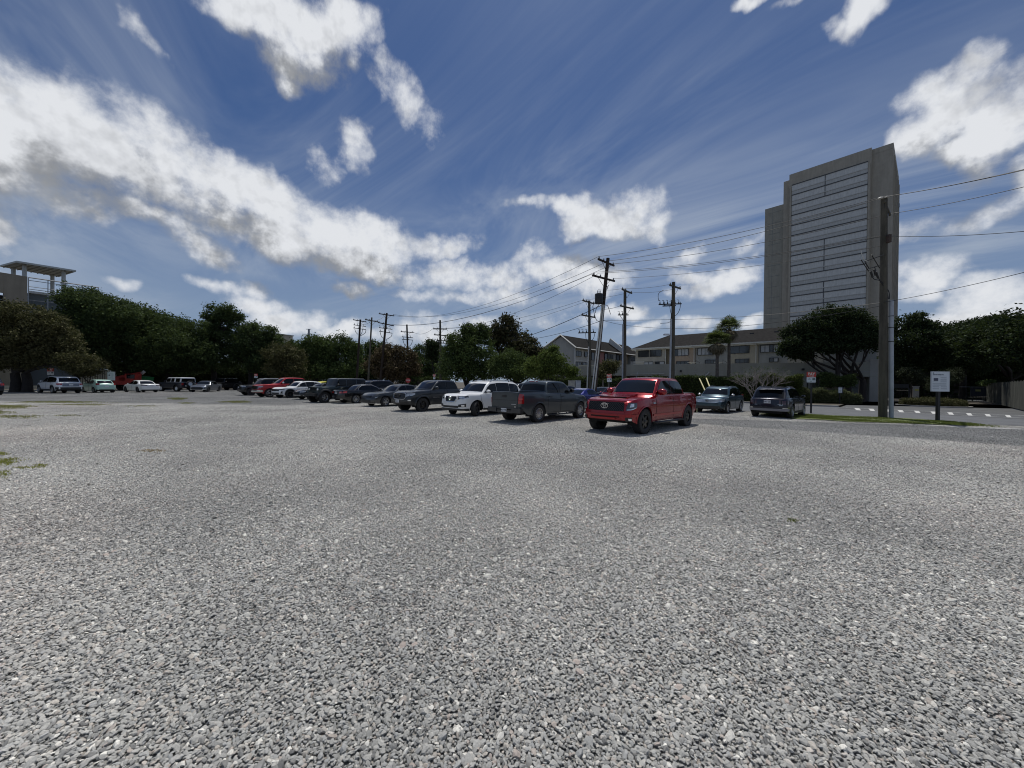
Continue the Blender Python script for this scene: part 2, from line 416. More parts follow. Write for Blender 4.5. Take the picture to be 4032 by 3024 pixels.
# gravel lot bed, its far edge follows the street
u0, u1, v1 = -78, 42, 28.7
mb = MB(); mb.poly([tuple(UV(u0, -30)), tuple(UV(u1, -30)), tuple(UV(u1, v1)), tuple(UV(u0, v1))])
tag(mb.build('gravel_lot_bed', M_gbase), kind='structure')

# one tile of modelled stones, instanced over the lot
TS = 2.0
def stone_tile():
    n = int(TS*TS*3700)
    g = int(math.ceil(math.sqrt(n)))
    cx, cy_ = np.meshgrid(np.arange(g), np.arange(g)); cx = cx.ravel(); cy_ = cy_.ravel(); n = len(cx)
    px = ((cx+.5+rng.uniform(-.48, .48, n))/g-.5)*TS; py = ((cy_+.5+rng.uniform(-.48, .48, n))/g-.5)*TS
    # a low poly pebble: top pole, two rings, no hidden bottom
    k = 6
    ang = np.arange(k)*2*np.pi/k
    r0 = np.stack([np.cos(ang)*1.0, np.sin(ang)*1.0, np.full(k, -.25)], 1)
    r1 = np.stack([np.cos(ang+.5)*.80, np.sin(ang+.5)*.80, np.full(k, .42)], 1)
    base = np.vstack([r0, r1, [[0.05, -.03, .72]]])
    nv = len(base)
    Vt = np.repeat(base[None], n, 0)
    Vt = Vt*(1+rng.uniform(-.24, .24, (n, nv, 1))) + rng.uniform(-.10, .10, (n, nv, 3))
    size = rng.lognormal(math.log(.0091), .30, n).clip(.006, .024)
    sc = np.stack([size*rng.uniform(.9, 1.5, n), size*rng.uniform(.75, 1.1, n), size*rng.uniform(.5, .95, n)], 1)
    Vt *= sc[:, None]
    a = rng.uniform(0, 2*np.pi, n); ca, sa = np.cos(a), np.sin(a)
    tx = rng.normal(0, .28, n); ty = rng.normal(0, .28, n)
    x, y, z = Vt[..., 0], Vt[..., 1], Vt[..., 2]
    z2 = z + tx[:, None]*x + ty[:, None]*y
    X = ca[:, None]*x - sa[:, None]*y + px[:, None]; Y = sa[:, None]*x + ca[:, None]*y + py[:, None]
    Z = z2 + (.003 + rng.uniform(0, .007, n))[:, None]
    VV = np.stack([X, Y, Z], 2).reshape(-1, 3)
    fs = []
    for j in range(k):
        j2 = (j+1) % k
        fs += [(j, j2, k+j), (j2, k+j2, k+j), (k+j, k+j2, 2*k)]
    fs = np.array(fs)
    FF = (fs[None] + (np.arange(n)*nv)[:, None, None]).reshape(-1, 3)
    return VV, FF
VV, FF = stone_tile()
gr = fast_mesh('gravel', VV, FF, M_stone)
gr.data.polygons.foreach_set('use_smooth', [False]*len(gr.data.polygons))
tag(gr, 'grey crushed stone gravel covering the parking lot', 'gravel', kind='stuff')
gt = bpy.data.node_groups.new('spread_gravel', 'GeometryNodeTree')
gt.interface.new_socket('Geometry', in_out='INPUT', socket_type='NodeSocketGeometry')
gt.interface.new_socket('Geometry', in_out='OUTPUT', socket_type='NodeSocketGeometry')
n_ = gt.nodes; a_i = n_.new('NodeGroupInput'); a_o = n_.new('NodeGroupOutput')
gu0, gu1, gv0, gv1 = -76, 28, -14, 28
NX, NY = int((gu1-gu0)/TS), int((gv1-gv0)/TS)
gg = n_.new('GeometryNodeMeshGrid'); gg.inputs['Size X'].default_value = gu1-gu0-TS; gg.inputs['Size Y'].default_value = gv1-gv0-TS
gg.inputs['Vertices X'].default_value = NX; gg.inputs['Vertices Y'].default_value = NY
ip = n_.new('GeometryNodeInstanceOnPoints'); rv = n_.new('FunctionNodeRandomValue'); rv.data_type = 'INT'
rv.inputs[4].default_value = 0; rv.inputs[5].default_value = 3
ml = n_.new('ShaderNodeMath'); ml.operation = 'MULTIPLY'; ml.inputs[1].default_value = math.pi/2
cx_ = n_.new('ShaderNodeCombineXYZ')
L_ = gt.links.new
L_(gg.outputs['Mesh'], ip.inputs['Points']); L_(a_i.outputs[0], ip.inputs['Instance'])
L_(rv.outputs[2], ml.inputs[0]); L_(ml.outputs[0], cx_.inputs[2]); L_(cx_.outputs[0], ip.inputs['Rotation'])
L_(ip.outputs[0], a_o.inputs[0])
md = gr.modifiers.new('spread', 'NODES'); md.node_group = gt
gr.location = UV((gu0+gu1)/2, (gv0+gv1)/2, .002); gr.rotation_euler = (0, 0, math.atan2(U.y, U.x))

# ------------------------------------------------------------------ vehicles
def smoothpoly(pts, it=2):
    for _ in range(it):
        q = [pts[0]]
        for a, b in zip(pts, pts[1:]):
            q += [(a[0]*.75+b[0]*.25, a[1]*.75+b[1]*.25), (a[0]*.25+b[0]*.75, a[1]*.25+b[1]*.75)]
        q.append(pts[-1]); pts = q
    return pts
class Interp:
    def __init__(s, pts, it=2):
        p = sorted(smoothpoly(pts, it)); s.x = [a[0] for a in p]; s.y = [a[1] for a in p]
    def __call__(s, x): return float(np.interp(x, s.x, s.y))
def sstep(t): t = max(0, min(1, t)); return t*t*(3-2*t)

class Car:
    """a lofted car body; x forward, y left, origin on the ground at mid wheelbase"""
    def __init__(c, name, label, cat, pos, head, group, S):
        c.S = S; g = S.get
        c.L, c.W, c.H, c.WB, c.T = S['dim']; c.w = c.W/2
        c.xf = c.WB/2 + S['of']; c.xr = c.xf - c.L
        c.root = thing(name, label, cat, (pos[0], pos[1], 0), R(head), group)
        c.top = Interp(S['top'], g('it', 2)); c.roof = Interp(S['roof'], g('rit', 1))
        c.x0, c.x1 = S['roof'][-1][0], S['roof'][0][0]          # rear and front base of the cabin
        if c.x0 > c.x1: c.x0, c.x1 = c.x1, c.x0
        c.sill = g('sill', .28); c.ra = c.T/2 + g('gapr', .07); c.belt = S['belt']; c.rw = g('rw', .72)*c.w
        c.box = g('box', 0.0); c.cr = g('corner', .16)
        c.nose = Interp(g('nose', [(0, -.10), (.35, -.02), (.6, 0), (.85, -.04), (1.1, -.10), (1.6, -.2)]), 1)
        c.tailp = Interp(g('tail', [(0, .12), (.4, .02), (.6, 0), (.9, .03), (1.2, .06), (1.8, .1)]), 1)
        c.bow = g('bow', .16); c.rbow = g('rbow', .09); c.P = S['paint']
        c.axles = (c.WB/2, -c.WB/2)
        c.body(); c.cabin(); c.wheels()
    # --- surface functions
    def plan(c, x):
        tf = sstep((x-(c.xf-1.0))/1.0)*(.085 if not c.box else .04); tr = sstep(((c.xr+.9)-x)/.9)*(.06 if not c.box else .015)
        b = c.w*(1-tf-tr)
        for e, s in ((c.xf, 1), (c.xr, -1)):
            u = 1-abs(e-x)/c.cr
            if u > 0: b -= c.cr*(1-math.sqrt(max(0, 1-u*u)))*.9
        return b
    def bot(c, x):
        z = c.sill + .10*sstep((x-(c.xf-.45))/.45)*c.S.get('fup', 1) + .14*sstep(((c.xr+.6)-x)/.6)*c.S.get('rup', 1)
        for a in c.axles:
            d = abs(x-a)
            if d < c.ra: z = max(z, c.T/2 + math.sqrt(c.ra**2-d*d))
        return z
    def Y(c, x, z):
        zs = c.sill; zt = c.top(x)
        t = max(0, min(1, (z-zs)/max(.05, zt-zs)))
        if c.box: pr = 1 - .03*(1-t)**2 - .03*t**6
        else: pr = 1 - .055*(1-t)**2 - .015*math.sin(min(1, t*1.6)*math.pi)*.6 - .075*t**4
        y = c.plan(x)*pr
        for a in c.axles:                                        # slight swell over the wheels
            d = abs(x-a)/(c.ra*1.5)
            if d < 1: y += .018*(1-d*d)*sstep(t*1.8)
        return y
    def warp(c, x, y, z):
        tf = sstep((x-(c.xf-.6))/.6); tr = sstep(((c.xr+.5)-x)/.5); k = (y/c.w)**2
        return (x + tf*(c.nose(z) - c.bow*k) + tr*(c.tailp(z) + c.rbow*k), y, z)
    def stations(c):
        xs = {c.xf, c.xr}
        for e, s in ((c.xf, -1), (c.xr, 1)):
            for q in (.02, .08, .18, .35, .6, 1.0): xs.add(e+s*c.cr*q)
            xs.add(e+s*.3); xs.add(e+s*.45)
        for a in c.axles:
            for i in range(13): xs.add(a + c.ra*math.cos(math.pi*i/12))
            xs.add(a+c.ra+.004); xs.add(a-c.ra-.004)
        for x in np.arange(c.xr+.2, c.xf-.1, .16): xs.add(float(x))
        for x in c.S.get('bed', ()): xs |= {x-.012, x+.012}
        xs = sorted(xs); out = [xs[0]]
        for x in xs[1:]:
            if x-out[-1] > .0035: out.append(x)
        out[-1] = c.xf
        return out
    def body(c):
        mb = MB(); bed = c.S.get('bed'); rows = []; fl = (.0, .06, .2, .4, .6, .78, .9, .97)
        for x in c.stations():
            zt = c.top(x); zb = c.bot(x); sh = zt-.035; ring = []
            for f in fl:
                z = zb+(sh-zb)*f; ring.append((x, c.Y(x, z), z))
            ys = c.Y(x, zt)
            inbed = bed and bed[0] < x < bed[1]
            if inbed:
                zf = c.S['bedz']; ring += [(x, ys-.03, zt), (x, ys-.075, zt), (x, ys-.085, zf), (x, ys*.4, zf)]; mid = (x, 0, zf)
            else:
                cr = .028; ring += [(x, ys-.03, zt), (x, ys*.86, zt+cr*.35), (x, ys*.62, zt+cr*.75), (x, ys*.32, zt+cr*.95)]; mid = (x, 0, zt+cr)
            full = ring + [mid] + [(p[0], -p[1], p[2]) for p in reversed(ring)]
            rows.append([c.warp(*p) for p in full])
        nL = len(rows[0])
        mi = []
        for i in range(len(rows)-1):
            pass
        mb.grid(rows)
        xs = c.stations()
        if bed:
            k = 0
            for i in range(len(rows)-1):
                for j in range(nL-1):
                    if bed[0]-.02 < (xs[i]+xs[i+1])/2 < bed[1]+.02 and len(fl)+1 <= j <= nL-len(fl)-3: mb.mi[k] = 1
                    k += 1
        # end caps
        for idx, x in ((-1, xs[-1]), (0, xs[0])):
            zt = c.top(x); zb = c.bot(x); grid = []
            for f in fl+(1.0,):
                z = zb+((zt-.035)-zb)*f if f < 1 else zt
                ye = c.Y(x, z)-(.03 if f == 1 else 0)
                grid.append([c.warp(x, ye*q, z+(.028*(1-q*q) if f == 1 else 0)) for q in (1, .86, .62, .32, 0, -.32, -.62, -.86, -1)])
            mb.grid(grid)
        c.body_o = mb.build('body', [c.P, M_plas], c.root, smooth=32)
        # dark underside and wheel housings
        ub = MB(); zz = c.sill-.03
        ub.box(((c.xf+c.xr)/2, 0, zz+.20), (c.L-.5, (c.w-.36)*2, .34))
        for a in c.axles:
            for s in (1, -1):
                pts = [(a+(c.ra-.002)*math.cos(t), c.T/2+(c.ra-.002)*math.sin(t)) for t in np.linspace(-.25, math.pi+.25, 15)]
                ub.grid([[(p[0], s*(c.w-.09), p[1]) for p in pts], [(p[0], s*(c.w-.42), p[1]) for p in pts]])
                ub.poly([(p[0], s*(c.w-.42), p[1]) for p in pts])
        ub.build('underbody', M_gap, c.root)
        fl_ = c.S.get('flare')
        if fl_:
            m_, wd, off = fl_
            for a in c.axles:
                for s in (1, -1):
                    ab = MB(); r0 = c.ra-.012; rows = []
                    for t in np.linspace(-.22 if not c.S.get('flarelow') else -.5, math.pi+(.22 if not c.S.get('flarelow') else .5), 23):
                        row = []
                        for q, o in ((0, -.04), (0, off), (.55, off), (1, off*.5), (1.02, -.01)):
                            r = r0+wd*q; x = a+r*math.cos(t); z = c.T/2+r*math.sin(t)
                            z = max(z, c.sill-.02)
                            row.append(c.warp(x, s*(c.Y(x, max(z, c.sill))+o), z))
                        rows.append(row)
                    ab.grid(rows); ab.build('fender_flare', m_, c.root, smooth=40)
    # --- cabin
    def Gy(c, x, z):
        yb = c.Y(x, c.top(x))*.985-.012; h = c.H-.02-c.belt
        s = max(0, min(1, (z-c.belt)/h)); k = 1.0 if c.box else 1.25
        y = yb+(c.rw-yb)*s**k
        tr = sstep((c.x0+1.0-x)/1.0)*c.S.get('ctr', .05); tf = sstep((x-(c.x1-1.0))/1.0)*c.S.get('ctf', .03)
        return y*(1-tr-tf)
    def gwarp(c, x, y, z):
        m = (c.x0+c.x1)/2; k = (y/c.w)**2
        fx = sstep((x-m)/(c.x1-m)); rx = sstep((m-x)/(m-c.x0))
        return (x-fx*k*c.S.get('wbow', .20)+rx*k*c.S.get('gbow', .12), y, z)
    def cabin(c):
        xs = sorted(set([c.x0, c.x1]+[c.x0+(c.x1-c.x0)*i/28 for i in range(29)]+[p[0] for p in c.S['roof']])); rows = []
        for x in xs:
            zr = max(c.roof(x), c.belt-.03); zl = c.belt-.07; h = zr-zl; ring = []
            for f in (0, .3, .6, .85):
                z = zl+h*f*.93; ring.append((x, c.Gy(x, z), z))
            ye = c.Gy(x, zr); e = min(.055, h*.4)
            ring += [(x, ye-.004, zr-e*.55), (x, ye-.028, zr-e*.12), (x, ye-.075, zr+.004), (x, ye*.6, zr+.014), (x, ye*.3, zr+.020)]
            full = ring+[(x, 0, zr+.022)]+[(p[0], -p[1], p[2]) for p in reversed(ring)]
            rows.append([c.gwarp(*p) for p in full])
        mb = MB(); mb.grid(rows); mb.add(rows[0], [tuple(range(len(rows[0])))]); mb.add(rows[-1], [tuple(range(len(rows[-1])))])
        c.roof_o = mb.build('roof', c.S.get('roofpaint', c.P), c.root, smooth=30)
        b = c.belt; mt = c.S.get('mt', .085)
        wins = c.S['win']; xa, xb = wins[0][0], wins[-1][1]
        def patch(x0, x1, off, lo, hi, name, m_, parent=None):
            for s in (1, -1):
                n = max(3, int(abs(x1-x0)/.08)); rows = []
                for i in range(n+1):
                    x = x0+(x1-x0)*i/n; zh = c.roof(x)-hi; zl = b+lo
                    zh = max(zh, zl+.001)
                    rows.append([c.gwarp(x, s*(c.Gy(x, zl+(zh-zl)*f)+off), zl+(zh-zl)*f) for f in (0, .25, .5, .75, 1)])
                mb = MB(); mb.grid(rows); mb.build(name, m_, c.root if parent is None else parent, smooth=60)
        patch(xa-.03, xb+.02, .004, .012, mt-.018, 'window_surround', c.S.get('surround', M_blk))
        for (p0, p1) in wins: patch(p0, p1, .010, .035, mt, 'side_window', M_glass)
        # windscreen and rear window lie on the cabin's sloping ends
        def slope(xs_, name, m_, inset):
            rows = []
            for x in xs_:
                zr = c.roof(x); ye = max(.1, c.Gy(x, zr)-inset)
                dz = .012
                sgn = 1 if x > (c.x0+c.x1)/2 else -1
                rows.append([(lambda p: (p[0]+sgn*.006, p[1], p[2]+dz))(c.gwarp(x, ye*q, zr+.022*(1-q*q))) for q in (1, .75, .5, .25, 0, -.25, -.5, -.75, -1)])
            mb = MB(); mb.grid(rows); mb.build(name, m_, c.root, smooth=60)
        xw0, xw1 = c.S['wind']; slope(np.linspace(xw0, xw1, 9), 'windscreen', c.S.get('windmat', M_wind), .075)
        if 'rear' in c.S:
            r0, r1 = c.S['rear']; slope(np.linspace(r0, r1, 7), 'rear_window', M_glass, c.S.get('rinset', .09))
        else:                                                    # upright rear glass
            mb = MB(); rows = []; zl, zh = c.belt+.05, c.roof(c.x0+.04)-c.S.get('rtop', .10); x = c.x0
            for i in range(6):
                z = zl+(zh-zl)*i/5; ye = c.Gy(x, z)-.10
                rows.append([(lambda p: (p[0]-.012, p[1], p[2]))(c.gwarp(x, ye*q, z)) for q in (1, .6, .3, 0, -.3, -.6, -1)])
            mb.grid(rows); mb.build('rear_window', M_glass, c.root, smooth=60)
    # --- wheels
    def wheels(c):
        T = c.T/2; wd = c.S.get('tw', .25); rr = T*c.S.get('rimr', .68); rm = c.S.get('rim', M_alu); sp = c.S.get('spokes', 5); steer = c.S.get('steer', 0)
        ty = MB()
        prof = [(rr*.98, -wd/2+.01), (rr*1.06, -wd/2), (T*.93, -wd/2+.004), (T*.985, -wd/2+.03), (T, -wd/2+.06), (T, wd/2-.06), (T*.985, wd/2-.03), (T*.93, wd/2-.004), (rr*1.06, wd/2), (rr*.98, wd/2-.01)]
        ty.lathe(prof, 32, axis='y')
        if c.S.get('knobby'):
            for i in range(36):
                a = 2*math.pi*i/36; cs, sn = math.cos(a), math.sin(a)
                for s in (-1, 1):
                    ty.box((T*cs*.995, s*wd*.40, T*sn*.995), (.022, wd*.17, .055), 0, (Vector((cs, 0, sn)), Vector((0, 1, 0)), Vector((-sn, 0, cs))))
        tm = ty.build('wheel', M_rub, c.root, smooth=35); tme = tm.data
        rb = MB()
        rb.lathe([(rr, wd/2-.012), (rr*.96, wd/2-.004), (rr*.90, wd/2-.012), (rr*.88, wd/2-.06)], 32, 0, 'y')
        rb.lathe([(rr*.90, wd/2-.075), (.02, wd/2-.085)], 20, 1, 'y')
        for i in range(sp):
            a = 2*math.pi*i/sp+.3; cs, sn = math.cos(a), math.sin(a); wsp = c.S.get('spw', .10 if sp <= 6 else .045)*rr/.24
            e = (Vector((cs, 0, sn)), Vector((0, 1, 0)), Vector((-sn, 0, cs)))
            o = Vector((0, wd/2-.03, 0)); r1, r2 = .045, rr*.93
            vs = []
            for r_, hw, yy in ((r1, wsp*.55, .004), (r2, wsp*.42, -.004)):
                for hh, dy in ((-1, 0), (1, 0), (.8, -.035), (-.8, -.035)):
                    vs.append(tuple(o+e[0]*r_+e[2]*hh*hw+Vector((0, yy+dy, 0))))
            rb.add(vs, [(0, 1, 5, 4), (1, 2, 6, 5), (3, 0, 4, 7), (0, 3, 2, 1), (4, 5, 6, 7)], 0)
        rb.lathe([(.001, wd/2-.006), (.04, wd/2-.008), (.06, wd/2-.02), (.065, wd/2-.05)], 16, 0, 'y')
        rmo = rb.build('rim', [rm, M_gap], tm, smooth=35)
        first = True; c.wheel_o = tm
        for a in c.axles:
            for s in (1, -1):
                if first: o = tm; ri = rmo; first = False
                else:
                    o = tm.copy(); COL.objects.link(o); o.parent = c.root
                    ri = rmo.copy(); COL.objects.link(ri); ri.parent = o
                o.location = (a, s*(c.w-wd/2-.02), T)
                o.rotation_euler = (0, random.uniform(0, 1), (0 if s > 0 else math.pi)+(R(steer) if a > 0 else 0))
    # --- trim on the outer skin: s runs round from the centre line of the nose or tail to the flank
    def surf(c, end, s, z, off=.006):
        sg = 1 if s >= 0 else -1; s = abs(s)
        def raw(s, z):
            x0 = c.xf if end > 0 else c.xr; yc = c.Y(x0, z)
            if s <= yc: return Vector(c.warp(x0, sg*s, z))
            x = x0-end*(s-yc); return Vector(c.warp(x, sg*c.Y(x, z), z))
        p = raw(s, z); d = .01
        a = raw(s+d, z)-raw(max(0, s-d), z); b = raw(s, z+d)-raw(s, z-d)
        n = a.cross(b).normalized()
        out = Vector((end, 0, 0))*max(.0, 1-s/c.w)+Vector((0, sg, 0))*(s/c.w)
        if n.dot(out) < 0: n = -n
        return p+n*off
    def patch(c, name, end, quad, m_, off=.008, both=False, parent=None, n=(8, 4), rim=None, thick=0):
        """quad: (s_in, z_in_lo, z_in_hi, s_out, z_out_lo, z_out_hi)"""
        res = None
        for sg in ((1, -1) if both else (1,)):
            s0, a0, b0, s1, a1, b1 = quad; mb = MB(); rows = []
            for i in range(n[0]+1):
                f = i/n[0]; s = s0+(s1-s0)*f; lo = a0+(a1-a0)*f; hi = b0+(b1-b0)*f
                rows.append([tuple(c.surf(end, sg*s if both else s, lo+(hi-lo)*j/n[1], off)) for j in range(n[1]+1)])
            mb.grid(rows)
            if thick:
                e = [r[0] for r in rows]; t_ = [r[-1] for r in rows]
                back = lambda pts, o: [tuple(Vector(p)-Vector((end*o, 0, 0))) for p in pts]
                mb.grid([t_, back(t_, thick)]); mb.grid([e, back(e, thick)]); mb.grid([rows[0], back(rows[0], thick)]); mb.grid([rows[-1], back(rows[-1], thick)])
            res = mb.build(name, m_, c.root if parent is None else parent, smooth=50)
        return res
    def side(c, name, x0, x1, zlo, zhi, m_, off=.006, both=True, n=(10, 4), parent=None):
        for s in ((1, -1) if both else (1,)):
            rows = []
            for i in range(n[0]+1):
                x = x0+(x1-x0)*i/n[0]
                lo = zlo(x) if callable(zlo) else zlo; hi = zhi(x) if callable(zhi) else zhi
                rows.append([c.warp(x, s*(c.Y(x, lo+(hi-lo)*j/n[1])+off), lo+(hi-lo)*j/n[1]) for j in range(n[1]+1)])
            mb = MB(); mb.grid(rows); o = mb.build(name, m_, c.root if parent is None else parent, smooth=50)
        return o
    def doors(c, cuts, handle=None, hm=None):
        """cuts: list of (x0, x1) front to back"""
        for (x0, x1) in cuts:
            lo = lambda x: max(c.sill+.07, max([c.T/2+math.sqrt(max(0, (c.ra+.05)**2-(x-a)**2)) if abs(x-a) < c.ra+.05 else 0 for a in c.axles]))
            hi = lambda x: c.top(x)-.03
            for s in (1, -1):
                mb = MB(); N = 12
                for (o, g_, mi) in ((.002, .014, 1), (.007, 0, 0)):
                    rows = []
                    for i in range(N+1):
                        x = x0-g_+(x1-x0+2*g_)*i/N; l, h = lo(x)-g_, hi(x)
                        rows.append([c.warp(x, s*(c.Y(x, l+(h-l)*j/6)+o), l+(h-l)*j/6) for j in range(7)])
                    mb.grid(rows, mi)
                d = mb.build('door', [c.P, M_gap], c.root, smooth=50)
                hx = min(x0, x1)+.16; hz = c.belt-.13
                h = MB(); y = c.Y(hx, hz)+.03
                h.box((hx, s*y, hz), (.20, .022, .032)); h.box((hx-.08, s*(y-.015), hz), (.03, .03, .03)); h.box((hx+.08, s*(y-.015), hz), (.03, .03, .03))
                h.build('door_handle', hm or c.P, d, smooth=30)
    def mirrors(c, x, z, m_, sz=(.16, .22, .16), arm=M_plas):
        for s in (1, -1):
            y = c.Gy(x, z)+.05
            mb = MB(); a, b, h = sz
            n = 10; rows = []
            for t, k in ((-.5, .55), (-.42, .86), (-.15, 1), (.25, .92), (.45, .62), (.5, .3)):
                rows.append([(x+t*a, s*(y+.12)+math.cos(2*math.pi*j/n)*b/2*k, z+math.sin(2*math.pi*j/n)*h/2*k) for j in range(n+1)])
            mb.grid(rows); mb.poly(rows[0][:-1]); mb.poly(rows[-1][:-1])
            mb.box((x+.02, s*(y+.01), z-h*.30), (.07, .16, .045), 1)
            mo = mb.build('wing_mirror', [m_, arm], c.root, smooth=45)
            g_ = MB(); k = .8
            g_.poly([(x-a*.5-.006, s*(y+.12)+math.cos(2*math.pi*j/n)*b/2*.5, z+math.sin(2*math.pi*j/n)*h/2*.5) for j in range(n)])
            g_.build('mirror_glass', M_glass, mo)
    def rails(c, x0, x1, m_, h=.05):
        for s in (1, -1):
            pts = [(x, s*(c.Gy(x, c.roof(x))-.07), c.roof(x)+(h if 0 < i < 8 else .0)) for i, x in enumerate(np.linspace(x0, x1, 9))]
            MB().tube(pts, .018, 6).build('roof_rail', m_, c.root, smooth=50)
    def plate(c, end, z, text=None, w=.31, h=.155, y=0, col=None):
        p = c.surf(end, y, z, .02); mb = MB(); ax = Vector((0, 1 if end > 0 else -1, 0)); az_ = Vector((0, 0, 1)); n = ax.cross(az_)
        mb.box(p, (w, h, .012), 0, (ax, az_, n))
        o = mb.build('licence_plate', col or M_plate, c.root)
        if text:
            t = MB(); text_mesh(t, text, .095, p+n*.008, ax, az_, bold=.002); t.build('plate_lettering', M_ink, o, fix=False)
        return o
    def emblem(c, end, z, kind, r=.07, m_=None, y=0):
        p = c.surf(end, y, z, .035); mb = MB(); ax = Vector((0, 1, 0)); az_ = Vector((0, 0, 1)); n_ = Vector((end, 0, 0))
        def ring(rx, rz, cx=0, cz=0, t=.012):
            mb.tube([p+ax*(cx+rx*math.cos(a))+az_*(cz+rz*math.sin(a)) for a in np.linspace(0, 2*math.pi, 21)], t, 5, cap=False)
        if kind == 'ovals': ring(r*1.25, r*.85); ring(r*.38, r*.8); ring(r*.8, r*.34, 0, r*.42)
        elif kind == 'bar': ring(r, r, t=.014); mb.box(p, (r*2.3, .034, .02), 0, (ax, az_, n_))
        elif kind == 'letter_h':
            for s in (-1, 1): mb.box(p+ax*s*r*.6, (.022, r*1.5, .02), 0, (ax, az_, n_))
            mb.box(p, (r*1.1, .022, .02), 0, (ax, az_, n_)); ring(r*1.25, r*1.05, t=.008)
        else: ring(r, r*.6)
        mb.build('emblem', m_ or M_chr, c.root, smooth=50)
P_red = paint('red_paint', (.37, .006, .015), .5, .22)
P_red2 = paint('bright_red_paint', (.48, .010, .014), .4, .3)
P_white = paint('white_paint', (.74, .75, .75), .0, .3)
P_grey = paint('slate_grey_paint', (.050, .066, .078), .35, .32)
P_dgrey = paint('dark_grey_paint', (.028, .034, .043), .4, .32)
P_char = paint('grey_sedan_paint', (.060, .068, .078), .5, .3)
P_black = paint('black_paint', (.008, .009, .012), .2, .25)
P_green = paint('dark_green_paint', (.020, .038, .040), .4, .3)
P_navy = paint('navy_paint', (.012, .020, .040), .4, .28)
P_dblue = paint('dark_blue_paint', (.009, .014, .034), .45, .25)
P_blue = paint('bright_blue_paint', (.012, .016, .20), .4, .25)
P_teal = paint('blue_grey_paint', (.045, .090, .120), .55, .3)
P_mint = paint('mint_green_paint', (.42, .62, .54), .1, .3)
P_silver = paint('silver_paint', (.70, .73, .76), .1, .3)
P_sil2 = paint('grey_silver_paint', (.22, .24, .27), .6, .3)
P_yell = paint('yellow_paint', (.75, .70, .10), .0, .35)

def pickup(name, label, pos, head, group, dim, of, P_, cab, hood=1.12, hf=1.06, rail=1.28, belt=1.26, bed_open=True, **kw):
    L, W, H, WB, T = dim; xf = WB/2+of; xr = xf-L
    xw, xrf, xrr, xb = cab                      # windscreen base, roof front, roof rear, cab rear base
    S = dict(dim=dim, of=of, paint=P_, belt=belt, it=1, rit=1,
             top=[(xf, hf-.10), (xf-.10, hf), (xf-.55, hood), (xw+.1, belt-.06), (xw-.25, belt-.005), (xb+.05, belt-.005), (xb-.02, rail), (xr+.03, rail), (xr, rail-.01)],
             roof=[(xw, belt-.02), (xrf+.05, H-.05), (xrf-.35, H-.012), ((xrf+xrr)/2, H), (xrr+.25, H-.02), (xrr, H-.06), (xb, belt-.02)],
             wind=(xw-.10, xrf+.10), rear=(xrr-.05, xb+.05), win=kw.pop('win'), rbow=.03, corner=.13,
             nose=[(0, -.2), (.35, -.10), (.5, 0), (.75, 0), (1.0, -.05), (1.2, -.10), (1.6, -.2)],
             tail=[(0, .25), (.40, .12), (.58, .10), (.62, .0), (1.0, 0), (1.8, 0)], rinset=.10, gbow=.02, rw=.74, rup=1.5, flare=kw.pop('flare', (P_, .05, .022)))
    if bed_open: S['bed'] = (xr+.07, xb-.06); S['bedz'] = rail-.46
    S.update(kw); return Car(name, label, 'pickup truck', pos, head, group, S)

ROW = 'vehicles parked in the main row on the gravel'
# ---- red crew cab pickup
c = pickup('pickup_truck', 'red crew cab pickup with a hood scoop and black wheels, nearest on the gravel', (5.19, 14.68), 224.1, ROW, (5.81, 2.03, 1.96, 3.70, .86), 1.0, P_red,
           (1.16, .40, -1.42, -1.72), hood=1.20, hf=1.13, belt=1.32, rail=1.34, win=[(-.36, .95), (-1.50, -.43)], rim=M_blk, spokes=6, knobby=True, sill=.40, bed_open=False, gapr=.09, rimr=.62, tw=.28, spw=.09, mt=.10)
c.patch('grille', 1, (-.68, .80, 1.10, .68, .80, 1.10), M_blk, .012, n=(12, 3))
mb = MB()                                             # lozenge mesh of the grille
for i in range(-9, 10):
    for sgn in (1, -1):
        pts = [c.surf(1, max(-.66, min(.66, i*.074+sgn*(t-.5)*.28)), .81+.28*t, .020) for t in (0, .25, .5, .75, 1)]
        mb.tube(pts, .0065, 4)
mb.build('grille_mesh', M_dalu, c.root)
c.patch('grille_surround', 1, (-.74, 1.10, 1.145, .74, 1.10, 1.145), P_red, .03, thick=.03); c.patch('grille_surround', 1, (-.72, .74, .795, .72, .74, .795), P_red, .035, thick=.03)
c.emblem(1, .96, 'ovals', .105)
hl = c.patch('headlight', 1, (.76, .82, 1.09, 1.20, .93, 1.07), M_lampd, .014, True)
c.patch('headlight_strip', 1, (.78, .835, .862, 1.14, .91, .93), M_lampw, .020, True)
c.patch('headlight_lens', 1, (.80, .93, 1.05, .96, .96, 1.05), M_lampw, .020, True)
c.patch('bumper', 1, (-1.22, .64, .70, 1.22, .64, .70), P_red, .045, thick=.05, n=(22, 3))
c.patch('bumper_slot', 1, (-.55, .590, .625, .55, .590, .625), M_gap, .012, n=(10, 2))
c.patch('skid_plate', 1, (-.55, .54, .575, .42, .54, .575), P_red2, .03, thick=.02)
c.patch('fog_lamp_recess', 1, (.74, .47, .60, .90, .47, .60), M_plas, .012, True); c.patch('fog_lamp', 1, (.79, .505, .57, .86, .505, .57), M_lampw, .03, True)
c.doors([(-.40, 1.02), (-1.52, -.44)]); c.mirrors(.72, 1.43, P_red, (.20, .34, .25))
mb = MB(); xa = c.WB/2
mb.prism([(xa+.42, -.55, 1.165), (xa+.42, .55, 1.165), (xa-.15, .50, 1.20), (xa-.15, -.50, 1.20)], (0, 0, .10)); mb.build('hood_scoop', P_red, c.root, smooth=20)
